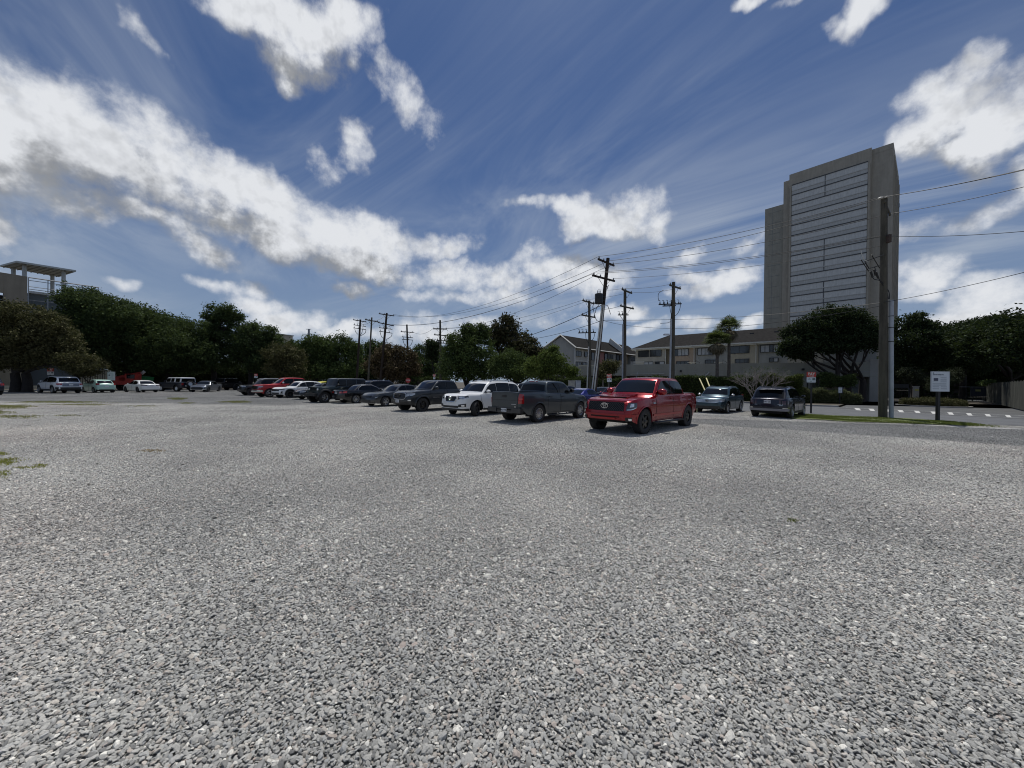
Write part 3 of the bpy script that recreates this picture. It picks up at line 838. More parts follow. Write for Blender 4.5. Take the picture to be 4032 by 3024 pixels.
mb = MB(); mb.box((xa+.425, 0, 1.232), (.02, 1.0, .045)); mb.build('scoop_opening', M_gap, c.root)
mb = MB(); mb.prism([(xa-.25, -.42, 1.22), (xa-.25, .42, 1.22), (xa-.6, .38, 1.26), (xa-.6, -.38, 1.26)], (0, 0, .09)); mb.box((xa-.245, 0, 1.285), (.014, .74, .035), 1); mb.build('cowl_scoop', [P_red, M_gap], c.root, smooth=20)
for s in (1, -1):
    mb = MB(); mb.tube([(1.15, s*.98, .36), (1.0, s*1.06, .36), (-1.15, s*1.06, .36), (-1.3, s*.98, .36)], .045, 8); mb.build('running_board', M_blk, c.root, smooth=40)
c.side('lower_moulding', 1.25, -1.20, .58, .66, P_red2, .022)
c.side('badge', 1.10, 1.30, 1.02, 1.07, M_chr, .012, n=(3, 1))
MB().tube([(.62, .0, 1.96), (.50, .0, 2.20)], .006, 5).build('roof_aerial', M_alu, c.root); MB().tube([(-1.25, .35, 1.94), (-1.45, .35, 2.02)], .02, 5).build('roof_aerial', M_blk, c.root)
mb = MB(); xb, xr_ = -1.76, c.xr; mb.box(((xb+xr_)/2+.02, 0, 1.352), (abs(xr_-xb)-.12, 1.62, .03)); mb.build('bed_cover', M_plas, c.root)
c.patch('tail_lamp', -1, (.80, .88, 1.26, .98, .88, 1.26), M_tail, .012, True)
c.patch('tailgate', -1, (-.76, .74, 1.31, .76, .74, 1.31), P_red, .012)
mb = MB(); mb.box((xr_-.02, 0, .60), (.16, 1.86, .18)); mb.build('rear_bumper', M_chr, c.root, smooth=30)
c.plate(1, .50, None, .0001, .0001) if False else None

# ---- slate grey pickup, tail towards the camera
c = pickup('pickup_truck', 'slate grey pickup with its tailgate and red tail lamps towards us, beside the red truck', (1.6, 17.76), 47.7, ROW, (5.40, 1.89, 1.80, 3.26, .78), .94, P_grey,
           (1.22, .52, -.84, -1.05), hood=1.12, hf=1.04, belt=1.24, rail=1.30, win=[(-.02, 1.05), (-.90, -.08)], rim=M_alu, spokes=12, knobby=True, sill=.36, spw=.05, rimr=.62, gapr=.08)
c.patch('tail_lamp', -1, (.745, .84, 1.25, .965, .84, 1.22), M_tail, .012, True); c.patch('reversing_lamp', -1, (.76, 1.0, 1.06, .90, 1.0, 1.06), M_tailb, .016, True)
tg = c.patch('tailgate', -1, (-.72, .64, 1.285, .72, .64, 1.285), P_grey, .016, thick=.02)
mb = MB(); p = c.surf(-1, 0, 1.14, .02); mb.box(p, (.01, .25, .09), 0); mb.build('tailgate_handle', M_plas, tg)
c.patch('tailgate_crease', -1, (-.70, .965, .985, .70, .965, .985), P_dgrey, .020, n=(6, 1), parent=tg)
c.patch('badge', -1, (-.64, .80, .825, -.40, .80, .825), M_alu, .022, n=(3, 1)); c.patch('badge', -1, (-.66, .69, .73, -.55, .69, .73), M_alu, .022, n=(3, 1))
mb = MB(); x = c.xr
mb.box((x+.04, .68, .56), (.20, .50, .20)); mb.box((x+.04, -.68, .56), (.20, .50, .20)); mb.box((x+.05, 0, .50), (.16, .90, .12)); mb.box((x+.05, 0, .625), (.18, .90, .05)); rb_ = mb.build('rear_bumper', P_dgrey, c.root, smooth=20)
mb = MB(); p = Vector((x-.045, 0, .56)); mb.box(p, (.31, .15, .012), 0, (Vector((0, -1, 0)), Vector((0, 0, 1)), Vector((-1, 0, 0)))); o = mb.build('licence_plate', M_plate, c.root)
t = MB(); text_mesh(t, 'AGT 79L', .088, p+Vector((-.008, 0, 0)), Vector((0, -1, 0)), Vector((0, 0, 1)), bold=.002); t.build('plate_lettering', M_ink, o, fix=False)
c.doors([(-.03, 1.12), (-1.0, -.07)]); c.mirrors(.78, 1.36, M_plas, (.16, .22, .19))
for s in (1, -1):
    mb = MB(); mb.tube([(1.05, s*.86, .34), (.9, s*.98, .31), (-.85, s*.98, .31), (-1.0, s*.86, .34)], .035, 8)
    for q in (.5, -.1, -.6): mb.tube([(q, s*.70, .42), (q-.05, s*.98, .30)], .02, 6)
    mb.build('side_step', M_blk, c.root, smooth=40)
mb = MB(); mb.box((-.93, 0, 1.775), (.05, .46, .035)); mb.build('brake_lamp', M_tail, c.root); mb = MB(); mb.box((-.955, -.14, 1.775), (.012, .09, .03)); mb.build('cargo_lamp', M_lampw, c.root)
for q_ in (-.18, .18): MB().tube([(-.97, q_, 1.27), (-.91, q_, 1.68)], .008, 4).build('window_divider', M_blk, c.root)

# ---- SUV builder
def suv(name, label, cat, pos, head, group, dim, of, P_, cab, hf, hood, belt, win, **kw):
    L, W, H, WB, T = dim; xf = WB/2+of; xr = xf-L; xw, xrf, xrr, xb = cab
    S = dict(dim=dim, of=of, paint=P_, belt=belt,
             top=[(xf, hf-.16), (xf-.10, hf-.03), (xf-.45, hood-.02), (xw+.25, belt-.05), (xw-.3, belt), (xb+.35, belt+.02), (xb+.05, belt), (xr+.02, belt-.03), (xr, belt-.05)],
             roof=[(xw, belt-.03), (xrf+.08, H-.08), (xrf-.35, H-.018), ((xrf+xrr)/2, H), (xrr+.5, H-.025), (xrr, H-.075), (xb, belt)],
             wind=(xw-.12, xrf+.12), rear=(xrr-.06, xb+.04), win=win, corner=.2, tail=[(0, .2), (.35, .03), (.6, 0), (.85, .02), (1.0, .05), (1.1, .06), (1.8, .1)])
    S.update(kw); return Car(name, label, cat, pos, head, group, S)

# ---- white family SUV with turned front wheels
c = suv('suv', 'white SUV with front wheels turned and chrome V grille, behind the grey tailgate', 'suv', (-1.52, 20.27), 230.1, ROW, (5.01, 1.96, 1.76, 2.90, .76), .95, P_white,
        (1.18, .45, -1.95, -2.42), 1.06, 1.12, 1.14, [(-.05, 1.02), (-1.12, -.11), (-2.0, -1.18)], sill=.30, steer=26, rim=M_dalu, spokes=5, roofpaint=P_white, mt=.09)
c.patch('grille', 1, (-.40, .76, 1.0, .40, .76, 1.0), M_blk, .012)
for s in (1, -1):
    mb = MB(); mb.tube([c.surf(1, s*.50, 1.03, .02), c.surf(1, s*.44, .90, .028), c.surf(1, s*.34, .74, .03), c.surf(1, 0, .72, .03)], .026, 6); mb.build('grille_trim', M_chr, c.root, smooth=40)
c.emblem(1, .90, 'bar', .085)
c.patch('headlight', 1, (.50, .84, 1.01, 1.02, .95, 1.04), M_lampd, .012, True); c.patch('headlight_strip', 1, (.60, .855, .885, .92, .93, .96), M_lampw, .018, True); c.patch('headlight_lens', 1, (.56, .92, .985, .74, .95, 1.0), M_lampw, .018, True)
c.patch('fog_lamp_recess', 1, (.56, .48, .60, .86, .50, .66), M_plas, .012, True); c.patch('fog_lamp', 1, (.70, .52, .58, .78, .52, .60), M_lampw, .02, True)
c.patch('lower_intake', 1, (-.55, .44, .54, .55, .44, .54), M_plas, .010); c.patch('bumper_skirt', 1, (-1.15, .31, .41, 1.15, .31, .41), M_plas, .012, n=(18, 2))
c.doors([(-.08, 1.18), (-1.14, -.13)]); c.mirrors(.72, 1.25, P_white); c.rails(.25, -1.7, M_alu, .06)
c.side('sill_trim', 1.0, -1.0, .31, .40, M_plas, .012); c.patch('tail_lamp', -1, (.62, .85, 1.05, .98, .88, 1.12), M_tail, .012, True); c.plate(-1, .85)
c.patch('rear_bumper', -1, (-1.1, .42, .62, 1.1, .42, .62), P_white, .03, thick=.03, n=(16, 3))

# ---- dark grey pickup, nose towards the camera
c = pickup('pickup_truck', 'dark grey pickup with silver rimmed grille, parked left of the white SUV', (-4.67, 22.79), 231.1, ROW, (5.39, 1.89, 1.79, 3.24, .78), .96, P_dgrey,
           (1.15, .42, -.98, -1.16), hood=1.16, hf=1.08, belt=1.24, rail=1.26, win=[(-.12, .98), (-1.02, -.18)], rim=M_blk, spokes=6, sill=.38, gapr=.10, flare=(P_dgrey, .07, .05), knobby=True, rimr=.6)
c.patch('grille', 1, (-.50, .74, 1.02, .50, .74, 1.02), M_blk, .012)
loop = [(-.42, 1.05), (.42, 1.05), (.54, .98), (.54, .80), (.44, .71), (-.44, .71), (-.54, .80), (-.54, .98), (-.42, 1.05)]
MB().tube([c.surf(1, a, b, .02) for a, b in loop], .024, 6).build('grille_surround', M_alu, c.root, smooth=50)
for z in (.82, .94): MB().tube([c.surf(1, s, z, .018) for s in (-.48, -.2, 0, .2, .48)], .010, 5).build('grille_bar', M_dalu, c.root)
c.emblem(1, .89, 'ovals', .085, M_dalu)
c.patch('headlight', 1, (.57, .86, 1.03, 1.10, 1.0, 1.07), M_lamp, .012, True); c.patch('headlight_strip', 1, (.58, .865, .89, 1.04, .965, .99), M_lampw, .018, True)
c.patch('fog_lamp_recess', 1, (.66, .60, .72, .86, .60, .72), M_plas, .012, True); c.patch('fog_lamp', 1, (.71, .63, .69, .80, .63, .69), M_lampw, .02, True)
c.patch('lower_bumper', 1, (-1.1, .42, .56, 1.1, .42, .56), M_plas, .02, thick=.02, n=(16, 2))
o = c.plate(1, .60, None, .30, .16, y=-.12); mb = MB(); q = c.surf(1, -.12, .60, .030)
mb.lathe([(.001, -.045), (.035, -.03), (.03, .01), (.012, .05), (.001, .055)], 10, o=q); mb.box(q, (.012, .012, .10)); mb.build('plate_emblem', M_ink, o)
c.doors([(-.14, 1.08), (-1.10, -.18)]); c.mirrors(.72, 1.36, P_dgrey, (.17, .24, .18))
c.patch('tail_lamp', -1, (.72, .80, 1.2, .92, .80, 1.2), M_tail, .012, True); c.patch('tailgate', -1, (-.7, .66, 1.24, .7, .66, 1.24), P_dgrey, .012)
c.side('side_moulding', .95, .45, .80, .82, M_alu, .014, n=(3, 1))

# ---- sedan builder
def sedan(name, label, pos, head, group, dim, of, P_, cab, hf, belt, deck, win, **kw):
    L, W, H, WB, T = dim; xf = WB/2+of; xr = xf-L; xw, xrf, xrr, xb = cab
    S = dict(dim=dim, of=of, paint=P_, belt=belt,
             top=[(xf, hf-.20), (xf-.10, hf-.08), (xf-.35, hf), (xw+.15, belt-.02), (xw-.35, belt), (xb+.5, belt+.01), (xb, deck+.01), (xr+.25, deck), (xr+.04, deck-.02), (xr, deck-.10)],
             roof=[(xw, belt-.04), (xrf+.1, H-.06), (xrf-.35, H-.012), ((xrf+xrr)/2, H), (xrr+.35, H-.03), (xrr-.1, H-.10), (xb, min(belt, deck)-.02)],
             wind=(xw-.14, xrf+.12), rear=(xrr-.10, xb+.10), win=win, corner=.22, sill=.22, gapr=.05, rw=.66, mt=.07, tw=.23, rinset=.12,
             nose=[(0, -.14), (.25, -.03), (.45, 0), (.65, -.05), (.85, -.16), (1.2, -.2)], tail=[(0, .14), (.3, .03), (.55, 0), (.8, .02), (1.1, .06)])
    S.update(kw); return Car(name, label, 'sedan', pos, head, group, S)

c = sedan('sedan', 'grey muscle sedan with a wide dark grille, between black sedan and grey pickup', (-8.08, 26.44), 231.1, ROW, (5.04, 1.90, 1.48, 3.05, .69), .98, P_char,
          (.98, .25, -1.0, -1.78), .88, .98, 1.0, [(-.12, .82), (-1.22, -.18)], rim=M_alu, spokes=5, steer=14)
c.patch('grille', 1, (-.62, .60, .74, .62, .60, .74), M_blk, .012); c.patch('headlight', 1, (.64, .62, .74, 1.0, .68, .78), M_lampd, .012, True); c.patch('headlight_strip', 1, (.74, .60, .62, 1.0, .655, .675), M_lampw, .016, True)
c.patch('lower_intake', 1, (-.75, .30, .46, .75, .30, .46), M_plas, .010); c.patch('front_lip', 1, (-.95, .25, .28, .95, .25, .28), M_alu, .02, n=(14, 1))
c.doors([(-.14, 1.0), (-1.2, -.19)]); c.mirrors(.62, 1.06, P_char, (.13, .19, .13)); c.patch('tail_lamp', -1, (.1, .78, .9, .85, .78, .9), M_tail, .012, True); c.plate(-1, .6)
MB().tube([c.gwarp(x, c.Gy(x, c.roof(x))-.03, c.roof(x)-.01) for x in np.linspace(.95, .3, 6)], .012, 5).build('window_trim', M_chr, c.root)

c = sedan('sedan', 'black sedan with its red tail lamp and rear plate towards us, chrome window line', (-11.43, 29.45), 53.7, ROW, (4.8, 1.82, 1.44, 2.85, .68), .86, P_black,
          (.95, .22, -.98, -1.72), .86, .96, 1.0, [(-.12, .80), (-1.18, -.17)], rim=M_alu, spokes=9, spw=.05, rimr=.72)
c.patch('tail_lamp', -1, (.38, .76, .86, .98, .80, .95), M_tailb, .012, True); c.plate(-1, .80, 'BKT 416'); c.patch('bumper_trim', -1, (-.6, .36, .44, .6, .36, .44), M_dalu, .014)
c.patch('exhaust_tip', -1, (.52, .33, .38, .66, .33, .38), M_chr, .02, True, n=(3, 1))
for s in (1, -1): MB().tube([c.gwarp(x, s*(c.Gy(x, z)+.014), z) for x, z in [(-1.28, 1.0), (-1.30, 1.06), (-1.12, 1.22), (-.9, 1.33), (-.5, 1.375), (0, 1.375)]]+[c.gwarp(.5, s*(c.Gy(.5, 1.22)+.012), 1.22), c.gwarp(.8, s*(c.Gy(.8, 1.04)+.012), 1.04)], .011, 5).build('window_trim', M_chr, c.root)
c.doors([(-.13, .98), (-1.15, -.18)], hm=M_chr); c.mirrors(.62, 1.05, P_black, (.13, .19, .13)); c.patch('headlight', 1, (.4, .6, .72, .9, .66, .76), M_lampd, .012, True)

# ---- boxy off-roaders
def offroad(name, label, pos, head, group, dim, of, P_, xw, xrf, xrr, hf, belt, win, **kw):
    L, W, H, WB, T = dim; xf = WB/2+of; xr = xf-L
    S = dict(dim=dim, of=of, paint=P_, belt=belt, box=1, it=1, rit=0, corner=.07, bow=.05, rbow=.02,
             top=[(xf, hf-.03), (xf-.06, hf), (xw+.05, belt-.04), (xw-.1, belt), (xr+.03, belt), (xr, belt-.01)],
             roof=[(xw, belt-.03), (xrf+.02, H-.06), (xrf-.10, H-.015), ((xrf+xrr)/2, H), (xrr+.1, H-.01), (xrr, H-.05), (xrr-.015, belt)],
             wind=(xw-.04, xrf+.06), win=win, mt=.12, rw=.84, wbow=.06, gbow=.02, ctr=0, ctf=0, sill=.46, gapr=.11, knobby=True, tw=.27, rimr=.56,
             nose=[(0, -.05), (.5, 0), (.7, -.02), (1.2, -.06)], tail=[(0, .1), (.5, 0), (1.8, 0)], rup=.3, fup=.6, rtop=.12)
    S.update(kw); return Car(name, label, 'suv', pos, head, group, S)
def offroad_trim(c, hz, lamp=M_lampw, bump=M_plas):
    mb = MB(); x = c.xf
    mb.box((x+.10, 0, .62), (.26, c.W*.86, .20)); mb.box((x+.10, 0, .76), (.14, .5, .05)); mb.build('front_bumper', bump, c.root, smooth=20)
    mb = MB(); mb.box((c.xr-.06, 0, .60), (.20, c.W*.9, .18)); mb.build('rear_bumper', bump, c.root, smooth=20)
    for s in (1, -1):
        mb = MB(); p = c.surf(1, s*.62, hz, .0); mb.lathe([(.001, .03), (.085, .02), (.10, -.02)], 18, o=(0, 0, 0), axis='y'); mb.v = [(p.x+v[1], p.y+v[0], p.z+v[2]) for v in mb.v]; mb.build('headlight', lamp, c.root, smooth=40)
    p = Vector((c.xr-.20, .12, 1.02)); mb = MB(); mb.lathe([(.24, -.11), (.36, -.12), (.40, -.08), (.40, .08), (.36, .12), (.24, .11)], 28, axis='y'); mb.v = [(p.x+v[1], p.y+v[0], p.z+v[2]) for v in mb.v]
    sp = mb.build('spare_wheel', M_rub, c.root, smooth=40)
    mb = MB(); mb.lathe([(.25, -.10), (.22, -.125), (.19, -.09), (.08, -.07), (.001, -.075)], 20, axis='y')
    mb.v = [(p.x+v[1], p.y+v[0], p.z+v[2]) for v in mb.v]; mb.build('rim', c.S.get('rim', M_alu), sp, smooth=40)
c = offroad('suv', 'dark green boxy off-road SUV with black roof and round headlamps', (-13.81, 29.66), 234.4, ROW, (4.6, 1.80, 1.87, 3.0, .83), .50, P_green,
            .72, .48, -1.92, 1.20, 1.24, [(-.18, .55), (-1.05, -.28), (-1.85, -1.15)], roofpaint=P_dgrey, flare=(M_plas, .13, .09), flarelow=False, surround=P_dgrey, rim=M_alu, spokes=5)
offroad_trim(c, 1.02)
mb = MB()
for i in range(7): mb.box(c.surf(1, (i-3)*.115, 1.00, .004), (.012, .045, .26))
mb.build('grille_slots', M_gap, c.root); c.doors([(-.22, .72), (-1.08, -.27)]); c.mirrors(.55, 1.36, M_plas, (.14, .20, .20)); c.plate(-1, .8)

# ---- small dark sedan between the white crossover and the off-roader
c = sedan('sedan', 'black sedan mostly hidden behind the dark green off-road SUV', (-17.35, 34.1), 236, ROW, (4.7, 1.82, 1.43, 2.75, .66), .92, P_black, (.95, .25, -1.0, -1.7), .84, .94, .98, [(-.12, .82), (-1.18, -.18)], rim=M_alu)
c.patch('grille', 1, (-.45, .46, .66, .45, .46, .66), M_gap, .010); c.patch('headlight', 1, (.50, .62, .72, .95, .68, .76), M_lamp, .012, True); c.patch('front_trim', 1, (-.9, .36, .42, .9, .36, .42), M_alu, .015, n=(12, 1)); c.doors([(-.13, .98)]); c.mirrors(.62, 1.03, P_black, (.13, .19, .13))

# ---- white crossover
c = suv('crossover', 'white crossover with black wheel arch cladding, in front of the red pickup', 'crossover', (-20.79, 36.54), 240.3, ROW, (4.72, 1.92, 1.60, 2.81, .74), .92, P_white,
        (1.0, .25, -1.75, -2.3), .96, 1.02, 1.04, [(-.12, .84), (-1.05, -.18), (-1.72, -1.11)], flare=(M_plas, .09, .02), sill=.26, rim=M_blk, spokes=5)
c.patch('grille', 1, (-.60, .66, .84, .60, .66, .84), M_blk, .012, n=(12, 3)); c.patch('headlight', 1, (.60, .76, .86, 1.02, .82, .88), M_lampd, .012, True)
c.patch('lower_intake', 1, (-.7, .38, .52, .7, .38, .52), M_plas, .010); c.patch('bumper_vent', 1, (.72, .46, .62, .82, .42, .66), M_plas, .010, True)
c.side('sill_trim', 1.0, -1.0, .27, .42, M_plas, .014); c.doors([(-.14, 1.05), (-1.12, -.19)]); c.mirrors(.62, 1.14, M_blk, (.14, .2, .14)); c.rails(.1, -1.5, M_blk, .04); c.plate(-1, .8); c.patch('tail_lamp', -1, (.5, .9, .98, .95, .92, 1.0), M_tail, .012, True)

# ---- bright red pickup
c = pickup('pickup_truck', 'bright red pickup with chrome bumper behind the white crossover', (-22.77, 37.72), 233.6, ROW, (5.88, 2.06, 1.92, 3.75, .84), 1.0, P_red2,
           (1.22, .45, -1.38, -1.55), hood=1.24, hf=1.18, belt=1.30, rail=1.36, win=[(-.30, 1.02), (-1.40, -.36)], rim=M_chr, spokes=6, sill=.38)
c.patch('grille', 1, (-.72, .78, 1.08, .72, .78, 1.08), M_blk, .012)
for z in (.88, .99): c.patch('grille_bar', 1, (-.9, z, z+.03, .9, z, z+.03), M_chr, .022, n=(12, 1))
c.patch('bumper', 1, (-1.15, .52, .72, 1.15, .52, .72), M_chr, .05, thick=.05, n=(18, 3)); c.patch('headlight', 1, (.76, .95, 1.10, 1.15, 1.0, 1.12), M_lamp, .014, True)
c.doors([(-.34, 1.1), (-1.44, -.38)]); c.mirrors(.75, 1.42, M_chr, (.18, .24, .20)); c.patch('tailgate', -1, (-.76, .74, 1.31, .76, .74, 1.31), P_red2, .012); c.patch('tail_lamp', -1, (.80, .88, 1.26, .98, .88, 1.26), M_tail, .012, True)
mb = MB()
for i in range(5): mb.box((.2, (i-2)*.13, 1.93), (.06, .07, .03))
mb.build('roof_marker_lamps', M_tailb, c.root)

# ---- dark car behind the red pickup, black SUV at the end of the row
c = suv('suv', 'black crossover showing between black SUV and bright red pickup', 'crossover', (-26.6, 42.2), 236, ROW, (4.6, 1.84, 1.62, 2.7, .70), .88, P_black, (1.0, .25, -1.7, -2.2), .98, 1.02, 1.04, [(-.12, .84), (-1.05, -.18), (-1.65, -1.11)])
c.patch('grille', 1, (-.6, .6, .8, .6, .6, .8), M_gap, .01); c.patch('headlight', 1, (.60, .76, .86, 1.0, .82, .88), M_lampd, .012, True); c.doors([(-.14, 1.05), (-1.12, -.19)]); c.mirrors(.62, 1.14, P_black, (.14, .2, .14))
c = suv('suv', 'black SUV with a white roof rail at the far left end of the parked row', 'suv', (-27.0, 40.6), 232, ROW, (4.82, 1.92, 1.80, 2.79, .79), .9, P_black,
        (.95, .35, -2.05, -2.4), 1.10, 1.14, 1.16, [(-.12, .80), (-1.1, -.18), (-2.0, -1.16)], sill=.36, rim=M_dalu, spokes=6)
c.patch('grille', 1, (-.5, .72, .96, .5, .72, .96), M_gap, .012); c.patch('headlight', 1, (.54, .88, 1.0, .95, .92, 1.02), M_lamp, .014, True); c.emblem(1, .86, 'ovals', .08)
c.patch('bumper_trim', 1, (-1.0, .44, .50, 1.0, .44, .50), M_dalu, .02, n=(14, 1)); c.rails(.4, -2.0, M_white, .05); c.doors([(-.14, 1.0), (-1.15, -.19)]); c.mirrors(.66, 1.28, P_black)

# ---- second row by the street
ROW2 = 'vehicles parked on the gravel beside the street'
c = suv('suv', 'blue grey compact SUV facing us, silver slatted grille, behind the red truck', 'suv', (13.32, 23.95), 223.8, ROW2, (4.56, 1.82, 1.62, 2.62, .69), .92, P_teal,
        (1.12, .45, -1.55, -2.12), .94, 1.00, 1.04, [(-.02, .95), (-.95, -.08), (-1.72, -1.02)], sill=.24, rim=M_alu, spokes=8, spw=.06)
c.patch('grille', 1, (-.44, .66, .84, .44, .66, .84), M_dalu, .010)
for z in (.665, .73, .795): c.patch('grille_slat', 1, (-.48, z, z+.034, .48, z, z+.034), M_lampw, .024, n=(10, 1))
c.emblem(1, .76, 'letter_h', .07); c.patch('headlight', 1, (.46, .66, .84, .98, .82, .92), M_lamp, .012, True); c.patch('headlight_strip', 1, (.44, .655, .69, .90, .76, .79), M_lampw, .022, True)
c.patch('lower_intake', 1, (-.85, .30, .46, .85, .30, .46), M_plas, .010); c.patch('fog_lamp', 1, (.66, .50, .54, .84, .50, .56), M_lampd, .014, True); c.doors([(-.04, 1.1), (-1.0, -.09)]); c.mirrors(.72, 1.12, M_alu, (.14, .22, .14)); c.rails(.2, -1.4, M_alu, .03)
mb = MB()
for s in (1, -1): mb.box((.56, s*.33, 1.44), (.14, .32, .02), 0, (Vector((.75, 0, -.66)), Vector((0, 1, 0)), Vector((.66, 0, .75))))
mb.build('sun_visor_reflection', M_white, c.root) if False else None
c.patch('tail_lamp', -1, (.6, .9, 1.1, .85, .9, 1.2), M_tail, .012, True)
MB().tube([(-1.1, 0, 1.62), (-1.25, 0, 1.68)], .02, 5).build('roof_aerial', M_blk, c.root)

c = suv('suv', 'dark blue compact SUV seen from behind with silver lower bumper, nearest to the street', 'suv', (15.16, 21.19), 42.0, ROW2, (4.6, 1.865, 1.65, 2.755, .73), .88, P_dblue,
        (1.1, .42, -1.72, -2.2), .98, 1.02, 1.05, [(-.04, .92), (-1.0, -.10), (-1.6, -1.06)], sill=.25, rim=M_alu, spokes=5, flare=(P_dblue, .06, .012))
c.patch('tail_lamp', -1, (.50, .74, .96, .92, .72, .90), mat('dark_tail_lamp', (.05, .01, .012), .15, coat=1), .014, True); 
for k_ in (.58, .72): c.patch('lamp_claw', -1, (k_, .74, .94, k_+.05, .72, .92), M_blk, .02, True, n=(2, 4))
c.patch('light_bar', -1, (-.9, .975, 1.0, .9, .975, 1.0), mat('dark_tail_lamp', (.05, .01, .012), .15, coat=1), .02, n=(14, 1)); c.plate(-1, .86, 'NRV 281'); c.emblem(-1, 1.03, 'oval', .05)
c.patch('badge', -1, (-.68, .72, .745, -.45, .72, .745), M_alu, .02, n=(3, 1)); c.patch('badge', -1, (-.66, .67, .70, -.52, .67, .70), M_alu, .02, n=(3, 1)); c.patch('badge', -1, (.45, .70, .725, .58, .70, .725), M_alu, .02, n=(3, 1))
c.patch('rear_bumper', -1, (-1.0, .40, .52, 1.0, .40, .52), M_sk if False else mat('silver_plastic', (.20, .20, .22), .5), .03, thick=.03, n=(16, 3)); c.patch('bumper_reflector', -1, (.66, .53, .57, .95, .56, .60), M_chr, .02, True, n=(6, 1))
mb = MB(); mb.prism([(-1.72, -.58, 1.60), (-1.72, .58, 1.60), (-2.02, .55, 1.57), (-2.02, -.55, 1.57)], (0, 0, .03)); mb.build('roof_spoiler', P_dblue, c.root)
c.doors([(-.06, 1.08), (-1.06, -.11)]); c.mirrors(.70, 1.14, P_dblue, (.14, .2, .14)); c.rails(.1, -1.5, M_blk, .035); c.side('sill_trim', 1.0, -1.0, .26, .38, M_plas, .012)
MB().tube([(-1.45, 0, 1.63), (-1.6, 0, 1.69)], .02, 5).build('roof_aerial', M_blk, c.root)

# ---- far left row
ROW3 = 'vehicles parked along the far left edge of the lot'
c = suv('suv', 'silver SUV with black rear glass at the left end, under the big oak', 'suv', (-48.22, 39.78), 158, ROW3, (5.05, 2.0, 1.78, 3.02, .80), .9, P_silver,
        (1.15, .42, -1.95, -2.35), 1.06, 1.1, 1.14, [(-.08, .98), (-1.12, -.14), (-2.02, -1.2)], sill=.32, rim=M_alu, spokes=5, flare=(M_plas, .05, .012))
c.patch('tail_lamp', -1, (.62, .88, 1.06, 1.08, .92, 1.06), M_tail, .012, True); c.patch('rear_bumper', -1, (-1.2, .42, .66, 1.2, .42, .66), M_plas, .02, thick=.03, n=(18, 3)); c.plate(-1, .92); c.side('sill_trim', 1.0, -1.0, .33, .46, M_plas, .012)
c.doors([(-.10, 1.15), (-1.15, -.15)]); c.mirrors(.72, 1.26, P_silver); c.rails(.2, -1.8, M_alu, .04); c.patch('tailgate', -1, (-.6, .74, 1.06, .6, .74, 1.06), mat('grey_tailgate', (.16, .18, .22), .4, .4, coat=.5), .014)
c = suv('hatchback', 'small mint green hatchback beside the silver SUV', 'hatchback', (-47.01, 42.47), 156.4, ROW3, (4.07, 1.72, 1.48, 2.49, .62), .82, P_mint,
        (1.0, .25, -1.25, -1.7), .84, .94, .98, [(-.12, .84), (-1.0, -.18)], sill=.2, rim=M_alu, spokes=7, rw=.68, mt=.07)
c.patch('tail_lamp', -1, (.56, .86, 1.06, .88, .90, 1.12), M_tail, .014, True); c.plate(-1, .72); c.patch('rear_bumper', -1, (-.8, .30, .40, .8, .30, .40), M_plas, .014, n=(12, 2)); c.doors([(-.14, 1.0), (-.95, -.19)]); c.mirrors(.62, 1.05, P_mint, (.13, .18, .13))
c = sedan('sedan', 'white sedan with black roof glass, parked left of the navy off-roader', (-44.87, 45.19), 156.1, ROW3, (4.88, 1.84, 1.445, 2.82, .67), .95, P_white,
          (1.0, .25, -1.0, -1.72), .84, .94, 1.0, [(-.12, .84), (-1.2, -.18)], rim=M_dalu, spokes=10, spw=.05)
c.patch('tail_lamp', -1, (.40, .80, .90, .95, .84, .96), mat('dark_tail_lamp', (.05, .01, .012), .15, coat=1), .014, True); c.plate(-1, .84); c.patch('diffuser', -1, (-.7, .26, .36, .7, .26, .36), M_plas, .014); c.doors([(-.14, 1.0), (-1.18, -.19)]); c.mirrors(.62, 1.03, P_white, (.13, .18, .13))
c = offroad('suv', 'navy off-road SUV with white hardtop and rear spare wheel', (-44.18, 49.24), 162.8, ROW3, (4.55, 1.93, 1.85, 2.95, .84), .62, P_navy,
            .62, .35, -2.15, 1.18, 1.22, [(-.30, .45), (-1.02, -.42), (-2.05, -1.30)], roofpaint=P_white, surround=P_white, flare=(P_navy, .09, .05), rim=M_white, spokes=6, spw=.16)
offroad_trim(c, 1.0); c.doors([(-.36, .6), (-1.1, -.42)]); c.mirrors(.45, 1.34, P_navy); c.plate(-1, .78, y=.4); c.patch('tail_lamp', -1, (.72, .85, 1.12, .90, .85, 1.12), M_tail, .012, True)
# silver sedan facing us, right of the off-roader
pp = G(850, 1543)
c = sedan('sedan', 'silver sedan facing us with sharp headlamps, right of the navy off-roader', (-40.6, 49.6), 286, ROW3, (4.9, 1.86, 1.445, 2.85, .68), .95, P_sil2,
          (1.0, .25, -1.0, -1.72), .84, .94, .98, [(-.12, .84), (-1.2, -.18)], rim=M_dalu)
c.patch('grille', 1, (-.72, .42, .62, .72, .42, .62), M_gap, .012, n=(12, 3)); c.patch('headlight', 1, (.5, .60, .70, .98, .66, .76), M_lampw, .014, True); c.patch('front_trim', 1, (.55, .30, .36, .92, .38, .48), M_lampw, .014, True); c.doors([(-.14, 1.0)]); c.mirrors(.62, 1.03, P_sil2, (.13, .18, .13))
